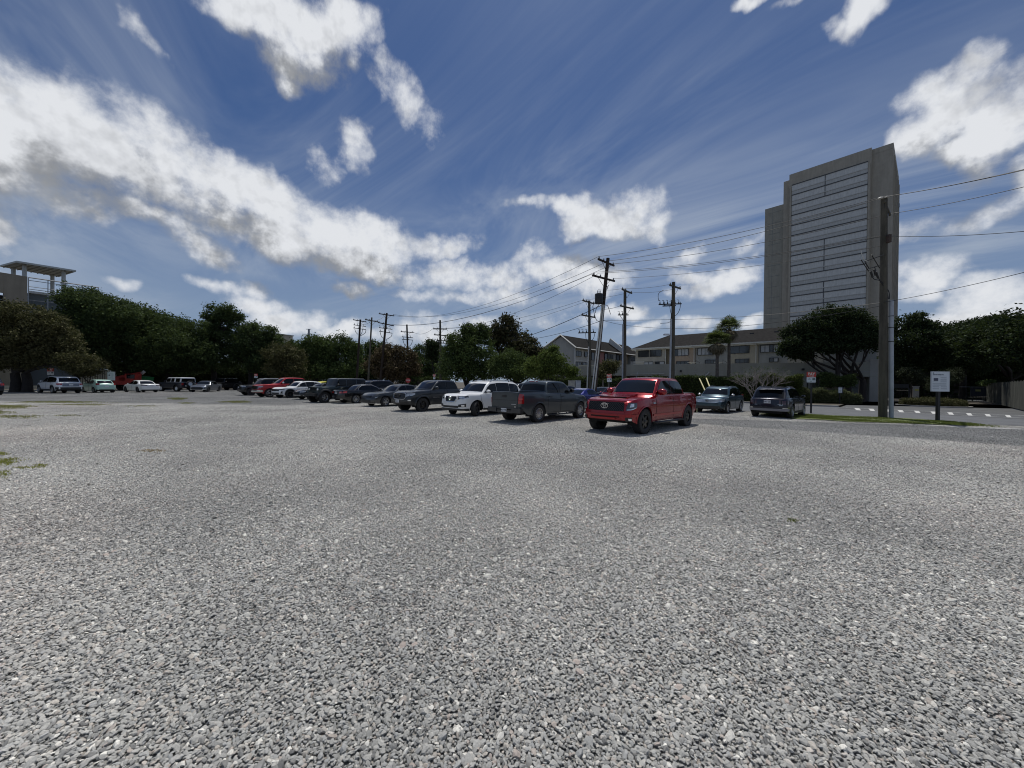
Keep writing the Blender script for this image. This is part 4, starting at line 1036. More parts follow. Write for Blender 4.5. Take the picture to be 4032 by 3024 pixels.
# black off-roader in the shade, dark SUV cut by the left edge
p1 = G(868, 1538); c = offroad('suv', 'black off-road SUV standing in the tree shade left of the parked row', (p1.x-1.2, p1.y+2.0), 262, ROW3, (4.5, 1.88, 1.85, 2.9, .82), .55, P_black, .65, .42, -1.9, 1.18, 1.22, [(-.18, .5), (-1.05, -.28)], rim=M_blk, flare=(M_plas, .12, .08))
offroad_trim(c, 1.02); c.doors([(-.22, .7)]); c.mirrors(.5, 1.34, M_plas)
p1 = G(-110, 1556); c = suv('suv', 'dark SUV cut off by the left edge of the picture', 'suv', (p1.x-.6, p1.y+.8), 158, ROW3, (4.8, 1.92, 1.75, 2.85, .78), .9, P_navy, (1.1, .42, -1.9, -2.3), 1.06, 1.1, 1.12, [(-.08, .95), (-1.12, -.14), (-1.95, -1.2)])
c.patch('tail_lamp', -1, (.62, .88, 1.06, 1.08, .92, 1.06), M_tail, .012, True); c.plate(-1, .9)

# ---- vehicles behind the main row
BACK = 'vehicles half hidden behind the main row'
def at(px, D): q = P(px, 1500, D); return (q.x, q.y)
c = sedan('coupe', 'bright blue coupe between the slate pickup and the red truck', at(2305, 26.5), 45, BACK, (4.7, 1.85, 1.36, 2.75, .69), .9, P_blue, (.75, .05, -.9, -1.75), .80, .95, .98, [(-.85, .62)], rim=M_dalu)
c.root['category'] = 'coupe'; c.doors([(-.55, .85)]); c.mirrors(.5, 1.04, P_blue, (.13, .18, .13)); c.patch('tail_lamp', -1, (.4, .74, .84, .85, .76, .86), M_tail, .012, True)
c = sedan('sedan', 'black sedan behind the blue coupe with a silver roof line', at(2378, 31.5), 226, BACK, (4.8, 1.84, 1.44, 2.8, .68), .9, P_black, (1.0, .25, -1.0, -1.7), .84, .96, .98, [(-.12, .84), (-1.2, -.18)]); c.doors([(-.14, 1.0)]); c.mirrors(.62, 1.03, P_red2, (.13, .18, .13))
c = sedan('sedan', 'dark red car glimpsed between coupe and red truck', at(2425, 29.2), 226, BACK, (4.7, 1.82, 1.46, 2.8, .68), .9, P_red, (1.0, .25, -1.0, -1.7), .84, .96, .98, [(-.12, .84), (-1.2, -.18)]); c.mirrors(.62, 1.03, P_red, (.13, .18, .13))
c = suv('suv', 'black SUV with bright roof rails behind the black and grey sedans', 'suv', at(1512, 37), 52, BACK, (4.9, 1.95, 1.74, 2.9, .78), .9, P_black, (1.1, .42, -1.9, -2.3), 1.06, 1.1, 1.12, [(-.08, .95), (-1.12, -.14), (-1.95, -1.2)])
c.rails(.3, -1.8, M_chr, .05); c.patch('tail_lamp', -1, (.62, .88, 1.06, 1.0, .92, 1.06), M_tail, .012, True); c.doors([(-.10, 1.15), (-1.15, -.15)]); c.mirrors(.7, 1.24, P_black)
c = suv('suv', 'white SUV whose corner shows left of the black one with bright rails', 'suv', at(1455, 42), 52, BACK, (4.7, 1.9, 1.68, 2.8, .74), .9, P_white, (1.1, .42, -1.8, -2.2), 1.0, 1.05, 1.08, [(-.08, .92), (-1.05, -.14), (-1.75, -1.1)]); c.mirrors(.7, 1.2, P_white)
c = sedan('sedan', 'dark grey sedan whose roof shows behind the grey muscle sedan', at(1588, 36.5), 52, BACK, (4.8, 1.84, 1.42, 2.8, .67), .9, P_dgrey, (1.0, .25, -1.0, -1.7), .84, .96, .98, [(-.12, .84), (-1.2, -.18)]); c.mirrors(.62, 1.03, P_dgrey, (.13, .18, .13))
c = suv('hatchback', 'small yellow hatchback whose roof shows behind the dark green off-roader', 'hatchback', at(1282, 47), 60, BACK, (4.0, 1.72, 1.56, 2.5, .62), .8, P_yell, (1.0, .25, -1.2, -1.65), .9, .96, 1.0, [(-.12, .84), (-1.0, -.18)]); c.mirrors(.62, 1.1, P_yell, (.13, .18, .13))
c = suv('suv', 'dark SUV seen between the white SUV and slate grey pickup', 'suv', at(2030, 27.5), 226, BACK, (4.7, 1.88, 1.66, 2.8, .73), .9, P_black, (1.1, .42, -1.8, -2.2), 1.0, 1.05, 1.08, [(-.08, .92), (-1.05, -.14), (-1.75, -1.1)]); c.mirrors(.7, 1.2, P_black)
c = sedan('sedan', 'grey sedan glimpsed above the hood side of the slate grey pickup', at(2212, 31), 226, BACK, (4.7, 1.84, 1.50, 2.8, .67), .9, P_dgrey, (1.0, .25, -1.0, -1.7), .88, .98, 1.0, [(-.12, .84), (-1.2, -.18)]); c.mirrors(.62, 1.06, P_dgrey, (.13, .18, .13))

# ------------------------------------------------------------------ trees
def leafmat(name, c1, c2, trans=.25, scale=.6):
    if name in MATS: return MATS[name]
    m_ = bpy.data.materials.new(name); m_.use_nodes = True; t = NT(m_.node_tree); b = t.n['Principled BSDF']
    g_ = t.node('ShaderNodeNewGeometry'); rnd = g_.outputs['Random Per Island']
    f = t.math('ADD', t.math('MULTIPLY', rnd, .6), t.math('MULTIPLY', t.noise(g_.outputs['Position'], scale, 3, .6), .5))
    t.put(b.inputs['Base Color'], t.mix(t.ramp(f, .2, .9), c4(c1), c4(c2)))
    b.inputs['Roughness'].default_value = .7; b.inputs['Specular IOR Level'].default_value = .08
    tr = t.node('ShaderNodeBsdfTranslucent'); t.put(tr.inputs[0], t.mix(.5, c4(c2), (.09, .13, .02, 1)))
    ms = t.node('ShaderNodeMixShader'); ms.inputs[0].default_value = trans
    t.l.new(b.outputs[0], ms.inputs[1]); t.l.new(tr.outputs[0], ms.inputs[2])
    t.l.new(ms.outputs[0], t.n['Material Output'].inputs[0]); MATS[name] = m_; return m_
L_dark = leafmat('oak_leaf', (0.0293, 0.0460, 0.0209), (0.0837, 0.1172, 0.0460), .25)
L_olive = leafmat('olive_leaf', (0.0488, 0.0505, 0.0228), (0.1220, 0.1139, 0.0553), .14)
L_brown = leafmat('brown_leaf', (0.0558, 0.0403, 0.0217), (0.1473, 0.1085, 0.0651), .12)
L_mid = leafmat('green_leaf', (0.0375, 0.0614, 0.0205), (0.1057, 0.1450, 0.0512), .2)
L_lite = leafmat('light_green_leaf', (0.0558, 0.0868, 0.0198), (0.1488, 0.1922, 0.0558), .25)
L_mag = leafmat('magnolia_leaf', (0.0248, 0.0372, 0.0155), (0.1162, 0.0961, 0.0496), .08)
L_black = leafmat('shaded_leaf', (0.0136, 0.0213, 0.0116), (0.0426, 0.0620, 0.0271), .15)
L_hedge = leafmat('hedge_leaf', (0.0260, 0.0423, 0.0146), (0.0896, 0.1172, 0.0391), .15)
M_bark = mat('bark', (.034, .028, .024), .95, var=.4, vscale=3, bump=.6, bscale=10, streak=.6)
M_palebark = mat('pale_bark', (.20, .17, .15), .9, var=.25, vscale=4, bump=.3, streak=.5)

def leaves(cent, rad, n, size, asp=.5, droop=0.0, flat=1.0):
    """n leaves scattered round each centre (k,3) with cluster radii (k,)"""
    k = len(cent); c = np.repeat(cent, n, 0); r = np.repeat(rad, n)[:, None]
    d = rng.normal(0, 1, (k*n, 3)); d[:, 2] *= flat
    p = c + d*r*.55
    s = size*rng.uniform(.6, 1.35, (k*n, 1))
    a = rng.normal(0, 1, (k*n, 3)); a /= np.linalg.norm(a, axis=1, keepdims=True)
    a[:, 2] -= droop
    b = np.cross(a, rng.normal(0, 1, (k*n, 3))); b /= np.linalg.norm(b, axis=1, keepdims=True)+1e-9
    b = b*s*asp; a = a*s
    V = np.stack([p-a*.5, p+b*.5, p+a*.5, p-b*.5], 1).reshape(-1, 3)
    Fq = np.arange(len(V)).reshape(-1, 4)
    return V, Fq
def blob_centres(C, Rr, dens, inner=.25):
    """cluster centres over the skin and inside of an ellipsoid"""
    n = max(6, int(dens)); d = rng.normal(0, 1, (n, 3)); d /= np.linalg.norm(d, axis=1, keepdims=True)
    r = np.where(rng.random((n, 1)) < inner, rng.uniform(.2, .75, (n, 1)), rng.uniform(.78, 1.04, (n, 1)))
    return np.array(C)+d*r*np.array(Rr)
def crown(name, parent, blobs, m_, leaf, cov=1.0, cl=.55, per=26, asp=.5, flat=.8, gaps=.0, droop=0, zmin=.3):
    cs = []; rs = []
    for (C, Rr) in blobs:
        area = 4*math.pi*((Rr[0]*Rr[1]+Rr[1]*Rr[2]+Rr[0]*Rr[2])/3)
        nleaf = cov*2.0*area/(leaf*leaf*asp*.6); n = nleaf/per
        c = blob_centres(C, Rr, n*(1-gaps))
        # smaller lobes break the outline
        m2 = max(3, int(n*.02)); lob = blob_centres(C, Rr, m2, 0)
        ex = np.repeat(lob, 8, 0)+rng.normal(0, 1, (len(lob)*8, 3))*np.mean(Rr)*.13
        c = np.vstack([c, ex]); c = c[c[:, 2] > zmin]
        cs.append(c); rs.append(np.full(len(c), cl)*rng.uniform(.6, 1.3, len(c)))
    V, Fq = leaves(np.vstack(cs), np.concatenate(rs), per, leaf, asp, droop, flat)
    o = fast_mesh(name, V, Fq, m_, parent); return o
def limb(mb, a, b, r0, r1, wob=.12, n=6):
    a, b = Vector(a), Vector(b); L = (b-a).length; pts = []; rr = []
    off = Vector((random.uniform(-1, 1), random.uniform(-1, 1), random.uniform(-.2, 1)))*L*wob
    for i in range(n+1):
        t = i/n; pts.append(a.lerp(b, t)+off*math.sin(t*math.pi)+Vector((random.uniform(-1, 1), random.uniform(-1, 1), 0))*L*.012*(0 < i < n)); rr.append(r0+(r1-r0)*t)
    mb.tube(pts, rr, 7); return pts
def tree(name, label, cat, D, base, pxblobs, m_, leaf=.26, cov=1.0, group=None, trunk=.32, split=.35, bark=None, zr=.9, trunks=None, **kw):
    """base = (px) trunk position; pxblobs = (px, py, rx, ry[, dD]) in photo pixels at distance D"""
    k = D/F; bl = []
    for b in pxblobs:
        dd = b[4] if len(b) > 4 else random.uniform(-.6, .6)
        c = P(b[0], b[1], D+dd); rx, rz = b[2]*k, b[3]*k
        bl.append(((c.x, c.y, c.z), (rx, (rx+rz)/2*zr, rz)))
    q = P(base, 1500, D); g0 = Vector((q.x, q.y, 0))
    root = thing(name, label, cat, g0, 0, group)
    mb = MB(); bases = [g0]+[Vector((P(t_, 1500, D).x, D+random.uniform(-.5, .8), 0)) for t_ in (trunks or [])]
    zs = min(b[0][2] for b in bl)
    for gi_, g_ in enumerate(bases):
        sp = g_+Vector((random.uniform(-.2, .2), 0, max(1.0, zs*split)))
        mb.tube([g_+Vector((0, 0, -.1)), g_+Vector((0, 0, .25)), g_.lerp(sp, .6)+Vector((.05, .05, 0)), sp], [trunk*1.5, trunk*1.1, trunk*.95, trunk*.85], 10)
        for i, (C, Rr) in enumerate(bl):
            if len(bases) > 1 and i % len(bases) != gi_: continue
            e = Vector(C)+Vector((0, 0, -Rr[2]*.2)); pts = limb(mb, sp, e, trunk*.5, trunk*.12)
            for j in range(4):
                t_ = Vector(C)+Vector((random.uniform(-.8, .8)*Rr[0], random.uniform(-.8, .8)*Rr[1], random.uniform(-.3, .8)*Rr[2]))
                limb(mb, pts[3+j % 3], t_, trunk*.2, trunk*.05, n=4)
    mb.v = [tuple(Vector(v)-g0) for v in mb.v]
    mb.build('trunk', bark or M_bark, root, smooth=60, fix=False)
    o = crown('crown', root, [((C[0]-g0.x, C[1]-g0.y, C[2]), Rr) for C, Rr in bl], m_, leaf, cov, **kw)
    return root
OAK = 'oaks along the left side of the lot'
tree('oak_tree', 'large olive brown oak with a thick dark trunk at the far left edge', 'tree', 40.5, 108, [(40,1320,130,85),(170,1345,115,75),(-90,1320,120,100),(235,1400,85,50),(80,1245,100,50),(60,1405,130,40),(300,1425,60,34),(185,1285,80,50),(-20,1420,80,30)], L_olive, .22, 1.0, OAK, trunk=.40, split=.62, cl=.42, gaps=.12, trunks=[82])
tree('oak_tree', 'tall dark green oak right of the olive oak, hiding the garage corner', 'tree', 50, 292, [(322,1185,72,52),(385,1215,85,62),(290,1285,100,75),(390,1310,110,80),(450,1240,80,60),(330,1390,120,55)], L_dark, .28, 1.0, OAK, trunk=.5, cl=.55)
tree('oak_tree', 'dark oak with a rounded shoulder above the white sedan', 'tree', 54, 500, [(520,1265,85,68),(590,1280,85,60),(500,1340,120,75),(610,1350,110,70),(540,1420,130,45)], L_dark, .30, 1.0, OAK, trunk=.5, cl=.55)
tree('oak_tree', 'dark oak with low wide crown above the navy off-road SUV', 'tree', 58, 655, [(670,1300,75,58),(740,1310,70,48),(690,1370,110,60),(770,1390,80,55),(700,1430,110,38)], L_dark, .32, 1.0, OAK, trunk=.5, cl=.6)
tree('oak_tree', 'tallest airy oak with a separate top clump standing against the sky', 'tree', 62, 842, [(845,1240,42,30),(890,1232,40,26),(925,1258,26,22),(860,1275,55,28),(830,1320,60,40),(880,1350,80,50),(840,1410,90,48)], L_dark, .32, .85, OAK, trunk=.4, split=.8, cl=.6, gaps=.15)
tree('oak_tree', 'dark oak behind the black SUV, right of the tallest oak', 'tree', 62, 985, [(968,1298,42,34),(1030,1308,52,32),(1000,1355,75,48),(1065,1345,45,40),(960,1400,80,55),(1050,1420,70,45)], L_dark, .32, .9, OAK, trunk=.4, split=.6, cl=.6, gaps=.1)
tree('oak_tree', 'yellowish green tree below the tan building gap', 'tree', 58, 1115, [(1105,1400,55,50),(1150,1420,50,45),(1120,1455,80,35)], L_olive, .28, .9, OAK, trunk=.25, cl=.5)
tree('oak_tree', 'small rounded olive bush tree behind the mint hatchback', 'tree', 46, 352, [(350,1440,60,36),(320,1455,40,26)], L_olive, .2, .9, None, trunk=.12, cl=.4)
tree('oak_tree', 'broad dark tree behind the white crossover and dark green off-roader', 'tree', 64, 1235, [(1185,1362,48,24),(1250,1358,62,36),(1325,1358,60,36),(1385,1375,42,32),(1230,1410,95,55),(1330,1415,95,55),(1270,1460,150,32)], L_mid, .30, .9, None, trunk=.35, cl=.55, gaps=.05)
tree('oak_tree', 'dark tree in the gap between the two left leaning poles', 'tree', 74, 1440, [(1430,1392,48,36),(1485,1378,48,32),(1450,1440,80,45)], L_dark, .34, .9, None, trunk=.3)
tree('flowering_tree', 'brownish tree with pale blossoms behind the black sedans', 'tree', 56, 1545, [(1530,1395,52,38),(1580,1405,48,40),(1500,1440,48,42),(1610,1445,40,40),(1550,1455,80,40)], L_brown, .30, 1.0, None, trunk=.22, trunks=[1515,1575], bark=M_palebark, cl=.5)
tree('oak_tree', 'low dark tree right of the brownish tree', 'tree', 70, 1680, [(1660,1405,48,38),(1715,1400,35,30),(1690,1450,75,45)], L_dark, .32, .9, None, trunk=.25)
tree('pine_tree', 'narrow dark pine beside the middle crossarm pole', 'tree', 60, 1716, [(1704,1358,26,18),(1714,1385,34,26)], L_black, .28, .8, None, trunk=.2, gaps=.2)
tree('broadleaf_tree', 'bushy green tree with wispy shoots behind the dark grey pickup', 'tree', 47, 1830, [(1822,1345,55,42),(1870,1320,48,34),(1790,1395,52,50),(1865,1395,90,70),(1800,1450,75,45),(1890,1460,100,38),(1905,1300,14,20),(1840,1300,14,18)], L_mid, .26, 1.0, None, trunk=.25, cl=.45)
tree('magnolia_tree', 'tall bronze green magnolia with stiff leaves right of the bushy tree', 'tree', 50, 2020, [(1998,1262,22,20),(1985,1300,52,34),(2010,1345,90,48),(1940,1320,36,34),(2065,1370,60,48),(2110,1405,45,42),(2040,1420,90,55),(2145,1440,26,30),(2060,1460,100,30)], L_mag, .36, .9, None, trunk=.3, asp=.42, cl=.5, per=16, gaps=.08)
tree('broadleaf_tree', 'mid green round tree directly above the slate grey pickup cab', 'tree', 44, 2010, [(2015,1425,60,42),(1965,1440,45,36),(2035,1465,80,26)], L_mid, .22, 1.0, None, trunk=.15, cl=.4)
tree('broadleaf_tree', 'light green young tree in front of the white gabled building', 'tree', 38, 2160, [(2165,1410,42,34),(2125,1440,50,34),(2205,1440,40,30),(2180,1382,14,18),(2240,1462,34,18),(2150,1468,80,22)], L_lite, .20, .8, None, trunk=.08, cl=.36, gaps=.1)
tree('flowering_tree', 'small dark tree with a flat crown right of the leaning pole', 'tree', 40, 2392, [(2385,1448,36,22),(2410,1440,24,18),(2370,1470,28,16)], L_olive, .18, 1.0, None, trunk=.10, trunks=[2375], bark=M_palebark, cl=.35, split=.8)
RT = 'dark trees on the right'
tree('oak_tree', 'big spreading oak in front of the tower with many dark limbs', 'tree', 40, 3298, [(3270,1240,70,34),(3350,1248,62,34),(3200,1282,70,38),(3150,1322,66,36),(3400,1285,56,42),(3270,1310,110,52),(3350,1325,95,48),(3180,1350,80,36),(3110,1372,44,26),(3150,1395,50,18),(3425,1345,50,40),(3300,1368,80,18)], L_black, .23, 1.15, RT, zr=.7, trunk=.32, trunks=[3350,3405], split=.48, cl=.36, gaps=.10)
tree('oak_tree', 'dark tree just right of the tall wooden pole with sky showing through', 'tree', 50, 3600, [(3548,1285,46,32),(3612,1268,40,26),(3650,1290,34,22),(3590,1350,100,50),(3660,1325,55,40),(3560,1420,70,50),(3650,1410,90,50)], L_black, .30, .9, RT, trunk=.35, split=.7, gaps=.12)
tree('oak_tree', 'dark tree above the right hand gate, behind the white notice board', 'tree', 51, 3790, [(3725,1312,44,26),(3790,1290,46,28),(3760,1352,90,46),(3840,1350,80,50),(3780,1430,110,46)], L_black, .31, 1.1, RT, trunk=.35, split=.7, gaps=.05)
tree('oak_tree', 'darkest tree filling the right edge above the board fence', 'tree', 54, 3985, [(3870,1285,48,26),(3925,1268,40,22),(3990,1284,46,26),(3930,1345,110,50),(4040,1340,90,60),(3960,1430,130,50),(4100,1420,90,70),(3900,1460,60,40),(3985,1345,120,60,-15),(3900,1330,100,50,-11),(4110,1330,120,70,-20)], L_black, .32, 1.1, RT, trunk=.4, split=.7)  # nearer crown lobes added to shade the board fence and driveway
tree('flowering_shrub', 'shrub with whitish blossoms behind the white notice board', 'shrub', 42, 3730, [(3720,1490,36,24),(3755,1475,26,20),(3690,1515,30,24)], leafmat('blossom_leaf', (.02, .03, .012), (.09, .10, .07), .1), .16, .8, None, trunk=.07, cl=.3)
tree('flowering_shrub', 'shrub with whitish blossoms behind the black gate', 'shrub', 47, 3610, [(3600,1485,40,26),(3570,1470,24,18)], leafmat('blossom_leaf', (.02, .03, .012), (.09, .10, .07), .1), .16, .8, None, trunk=.07, cl=.3)
# deep shade trees behind everything, closing the view under the crowns
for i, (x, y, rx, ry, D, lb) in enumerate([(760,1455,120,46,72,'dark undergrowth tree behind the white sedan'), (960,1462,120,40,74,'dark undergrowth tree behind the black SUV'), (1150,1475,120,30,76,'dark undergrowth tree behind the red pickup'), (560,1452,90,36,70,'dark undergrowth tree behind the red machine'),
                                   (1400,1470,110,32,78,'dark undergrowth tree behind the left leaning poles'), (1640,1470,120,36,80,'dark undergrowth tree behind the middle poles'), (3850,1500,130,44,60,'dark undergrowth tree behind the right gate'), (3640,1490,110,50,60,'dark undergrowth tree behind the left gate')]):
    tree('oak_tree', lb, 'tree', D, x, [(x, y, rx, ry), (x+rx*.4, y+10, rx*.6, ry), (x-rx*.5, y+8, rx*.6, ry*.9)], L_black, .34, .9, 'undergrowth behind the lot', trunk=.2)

# palms
M_palm = leafmat('palm_frond', (.055, .075, .026), (.13, .16, .06), .3); M_thatch = leafmat('palm_thatch', (.11, .095, .06), (.26, .22, .15), .15)
def palm(px, D, pyc, r, label):
    c = P(px, pyc, D); root = thing('palm_tree', label, 'palm', (c.x, c.y, 0), 0, 'palms in front of the long building')
    mb = MB(); mb.tube([(0, 0, -.1), (.04, 0, c.z*.5), (0, 0, c.z)], [.22, .17, .15], 12); mb.build('trunk', mat('palm_bark', (.13, .11, .09), .95, var=.3, vscale=5, bump=.6, bscale=14), root, smooth=60)
    for nm, m_, n, lo, hi, ln in (('crown', M_palm, 60, -.15, 1.45, 1.0), ('dead_fronds', M_thatch, 64, -1.5, -.35, .85)):
        mb = MB()
        for i in range(n):
            a = random.uniform(0, 2*math.pi); e = math.asin(random.uniform(math.sin(lo), math.sin(hi))); L = r*random.uniform(.8, 1.05)*ln
            d = Vector((math.cos(a)*math.cos(e), math.sin(a)*math.cos(e), math.sin(e)))
            if nm != 'crown': d = Vector((d.x*.62, d.y*.62, d.z*1.25)).normalized()
            o = Vector((0, 0, c.z)); tip = o+d*L*.42; mb.tube([o, tip], .014, 3)
            side = d.cross(Vector((0, 0, 1))).normalized(); nn = side.cross(d).normalized()
            for k in range(15):                              # round fan of narrow blades
                f = (k-7)/7*1.7; dd = (d*math.cos(f)+side*math.sin(f)).normalized(); bl = L*.55*(1-.35*abs(f)/1.7)
                w = dd.cross(nn).normalized()*.038; e1 = tip+dd*bl*.55; e2 = tip+dd*bl+Vector((0, 0, -.30*bl))
                mb.add([tuple(tip), tuple(e1+w), tuple(e2), tuple(e1-w)], [(0, 1, 2, 3)])
        mb.build(nm, m_, root, fix=False)
palm(2824, 42.5, 1345, 1.95, 'shorter fan palm with a shaggy skirt, left of the pair'); palm(2871, 43.5, 1292, 1.95, 'taller fan palm standing behind, right of the pair')

# bare crape myrtle
def bare_tree():
    g0 = P(2988, 1500, 36.6); g0.z = 0; k = 33/F
    root = thing('bare_tree', 'leafless grey many-branched small tree in front of the hedge', 'tree', g0)
    mb = MB(); lv = []
    def grow(a, d, L, r, dep):
        b = a+d*L; mid = a.lerp(b, .5)+Vector((random.uniform(-1, 1), random.uniform(-1, 1), random.uniform(-1, 1)))*L*.07
        mb.tube([a, mid, b], [r, r*.85, r*.62], 5)
        if dep == 0: lv.append(b); return
        for _ in range(2 if dep in (3, 1) else 3):
            nd = (d+Vector((random.uniform(-1, 1), random.uniform(-1, 1), random.uniform(-.35, .75)))*.72).normalized()
            grow(b, nd, L*random.uniform(.62, .86), r*.60, dep-1)
    for dx in (-.95, -.6, -.2, .2, .6, .95):
        grow(Vector((dx*.3, 0, 0)), Vector((dx, random.uniform(-.3, .3), 1.3)).normalized(), 1.12, .06, 5)
    mb.build('branches', mat('grey_bark', (.27, .24, .22), .9, var=.2, vscale=5), root, smooth=60, fix=False)
    idx = [p for p in lv if random.random() < .10]
    V, Fq = leaves(np.array([tuple(p) for p in idx]), np.full(len(idx), .14), 8, .10); fast_mesh('leaf_clumps', V, Fq, L_mid, root)
bare_tree()

# hedges and shrubs: leaves packed over a box between two ground points
def hedge(name, label, cat, a, b, depth, z0, z1, m_, leaf=.13, n=22000, group=None, round_=.25, solid=True):
    a, b = Vector(a), Vector(b); a.z = b.z = 0; L = (b-a).length; ex = (b-a).normalized(); ey = Vector((-ex.y, ex.x, 0))
    if ey.dot(V_) < 0: ey = -ey
    root = thing(name, label, cat, (a+b)/2, 0, group)
    k = n//10; t = rng.uniform(0, 1, k); s = rng.uniform(0, 1, k); w = rng.random(k)
    X = t*L; Yq = np.where(w < .5, rng.uniform(0, .12, k), np.where(w < .85, s, rng.uniform(.88, 1, k)))*depth
    Z = np.where(w < .5, z0+(z1-z0)*s, np.where(w < .85, z1-rng.uniform(0, .1, k), z0+(z1-z0)*s))
    bump = .5+.5*np.sin(X*1.7+np.sin(X*.6)*2); Z = Z+(Z > z1-.15)*(bump-.5)*round_; Yq = Yq-(w < .5)*(np.sin(X*2.3)*.5+.5)*round_*.4
    c = np.stack([a.x+ex.x*X+ey.x*Yq, a.y+ex.y*X+ey.y*Yq, Z], 1)-np.array([*((a+b)/2)])
    V, Fq = leaves(c, np.full(k, .16)*rng.uniform(.6, 1.3, k), 10, leaf, .55); fast_mesh('foliage', V, Fq, m_, root)
    if solid:
        mb = MB(); m0 = (b-a)/2; mb.box(ey*depth/2+Vector((0, 0, (z0+z1)/2-.05)), (L-.2, depth*.72, z1-z0-.2), 0, (ex, ey, Vector((0, 0, 1)))); mb.build('inner_branches', M_bark, root)
    return root

# ------------------------------------------------------------------ buildings
def conc(name, c, **k): return mat(name, c, .85, var=k.pop('var', .12), vscale=k.pop('vs', .8), bump=.15, streak=k.pop('streak', .6), **k)
M_tower = conc('tower_concrete', (.385, .35, .285)); M_tower2 = conc('tower_panel_concrete', (.33, .315, .262)); M_tpan = conc('tower_metal_panel', (.60, .60, .57), vs=1.6)
M_tpan2 = conc('tower_lower_panel', (.50, .50, .475), vs=2.2); M_tdark = mat('tower_dark_joint', (.085, .088, .09), .8)
M_roof = mat('shingle_roof', (.029, .028, .027), .95, spec=.02, var=.2, vscale=3, bump=.3, bscale=30)
M_wgrey = conc('grey_siding', (0.308, 0.298, 0.269)); M_wwht = conc('white_siding', (0.400, 0.386, 0.345)); M_cream = conc('cream_siding', (0.333, 0.319, 0.279)); M_peach = conc('peach_siding', (0.333, 0.263, 0.203)); M_blueg = conc('blue_grey_siding', (0.277, 0.285, 0.275))
M_yel = conc('pale_yellow_siding', (0.328, 0.304, 0.242)); M_tan2 = conc('tan_siding', (0.235, 0.200, 0.141)); M_pink = conc('pink_siding', (0.340, 0.163, 0.146)); M_teal = conc('teal_siding', (0.154, 0.197, 0.188))
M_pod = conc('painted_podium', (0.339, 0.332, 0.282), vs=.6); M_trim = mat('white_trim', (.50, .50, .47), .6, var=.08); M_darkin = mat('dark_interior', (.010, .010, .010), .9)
M_win = mat('window_glass', (.035, .040, .046), .10, spec=.6, coat=.3); M_blind = mat('window_blind', (.34, .36, .38), .6, var=.1); M_wfr = mat('dark_window_frame', (.03, .03, .032), .5)
M_beige = conc('beige_concrete', (.29, .25, .19)); M_brick = mat('brick', (.25, .20, .17), .9, var=.3, vscale=6)

def gpt(px, D): q = P(px, 1500, D); return Vector((q.x, q.y, 0))
def zof(px, py, D):
    return P(px, py, D).z
class Wall:
    """a vertical wall line between two ground points; places things on its outer face"""
    def __init__(s, a, b):
        s.a, s.b = Vector(a), Vector(b); s.L = (s.b-s.a).length; s.x = (s.b-s.a).normalized(); s.n = Vector((s.x.y, -s.x.x, 0))
        if s.n.dot(-s.a) < 0: s.n = -s.n
    def t(s, px):                                   # distance along the wall of a photo column
        lo, hi = -60.0, s.L+60
        sg = 1 if s.pxof(hi) > s.pxof(lo) else -1
        for _ in range(50):
            m_ = (lo+hi)/2
            if (s.pxof(m_)-px)*sg > 0: hi = m_
            else: lo = m_
        return (lo+hi)/2
    def pxof(s, t):
        p = s.a+s.x*t; y = max(p.y, .5); d = Vector((p.x, y, 0)); return 2016+F*d.x/d.y
    def z(s, t, py):
        p = s.a+s.x*t; return zof(s.pxof(t), py, p.y)
    def p(s, t, z, out=0): q = s.a+s.x*t+s.n*out; return Vector((q.x, q.y, z))
    def box(s, mb, t0, t1, z0, z1, o0, o1, mi=0):
        c = s.p((t0+t1)/2, (z0+z1)/2, (o0+o1)/2); mb.box(c, (abs(t1-t0), abs(o1-o0), abs(z1-z0)), mi, (s.x, s.n, Vector((0, 0, 1))))
    def window(s, parent, t0, t1, z0, z1, panes=2, blind=(), fr=None, out=.03):
        mb = MB(); w = .06
        for a, b, c, d in ((t0-w, t1+w, z0-w, z0), (t0-w, t1+w, z1, z1+w), (t0-w, t0, z0, z1), (t1, t1+w, z0, z1)): s.box(mb, a, b, c, d, .01, out+.03)
        for i in range(1, panes): q = t0+(t1-t0)*i/panes; s.box(mb, q-w*.45, q+w*.45, z0, z1, .01, out+.02)
        f = mb.build('window', fr or M_wfr, parent)
        for i in range(panes):
            mb = MB(); a = t0+(t1-t0)*i/panes+.03; b = t0+(t1-t0)*(i+1)/panes-.03; s.box(mb, a, b, z0, z1, -.02, out-.005); mb.build('pane', M_blind if i in blind else M_win, f)
        return f
UPZ = Vector((0, 0, 1))
# ---- tower
Q = gpt(3504, 98); ta = Vector((.666, -.746, 0)); tb = Vector((.746, .666, 0))
W = Wall(Q-ta*30, Q); tw = thing('office_tower', 'tall grey concrete tower with pale horizontal panel bands', 'tower', Q)
def part(mb, name, m_, parent, root, **k):
    o_ = root.location; mb.v = [tuple(Vector(v)-o_) for v in mb.v]; return mb.build(name, m_, parent, **k)
tm0, tm1 = W.t(3099), W.t(3419); tl = W.t(3074); tw0 = W.t(3000); zt = 65.6
mb = MB(); W.box(mb, tm0, tm1, 0, zt+.4, -22, .9); part(mb, 'main_block', M_tower, tw, tw)
mb = MB(); W.box(mb, tm1+.01, 30, 0, zt+.2, -24, 0); part(mb, 'side_pier', M_tower, tw, tw)
mb = MB(); W.box(mb, tl, tm0-.01, 0, zt-.8, -20, 0); part(mb, 'narrow_pier', M_tower, tw, tw)
mb = MB(); W.box(mb, tw0, tl-.01, 0, 58.2, -16, -.6)
part(mb, 'stair_wing', M_tower2, tw, tw)
mb = MB()
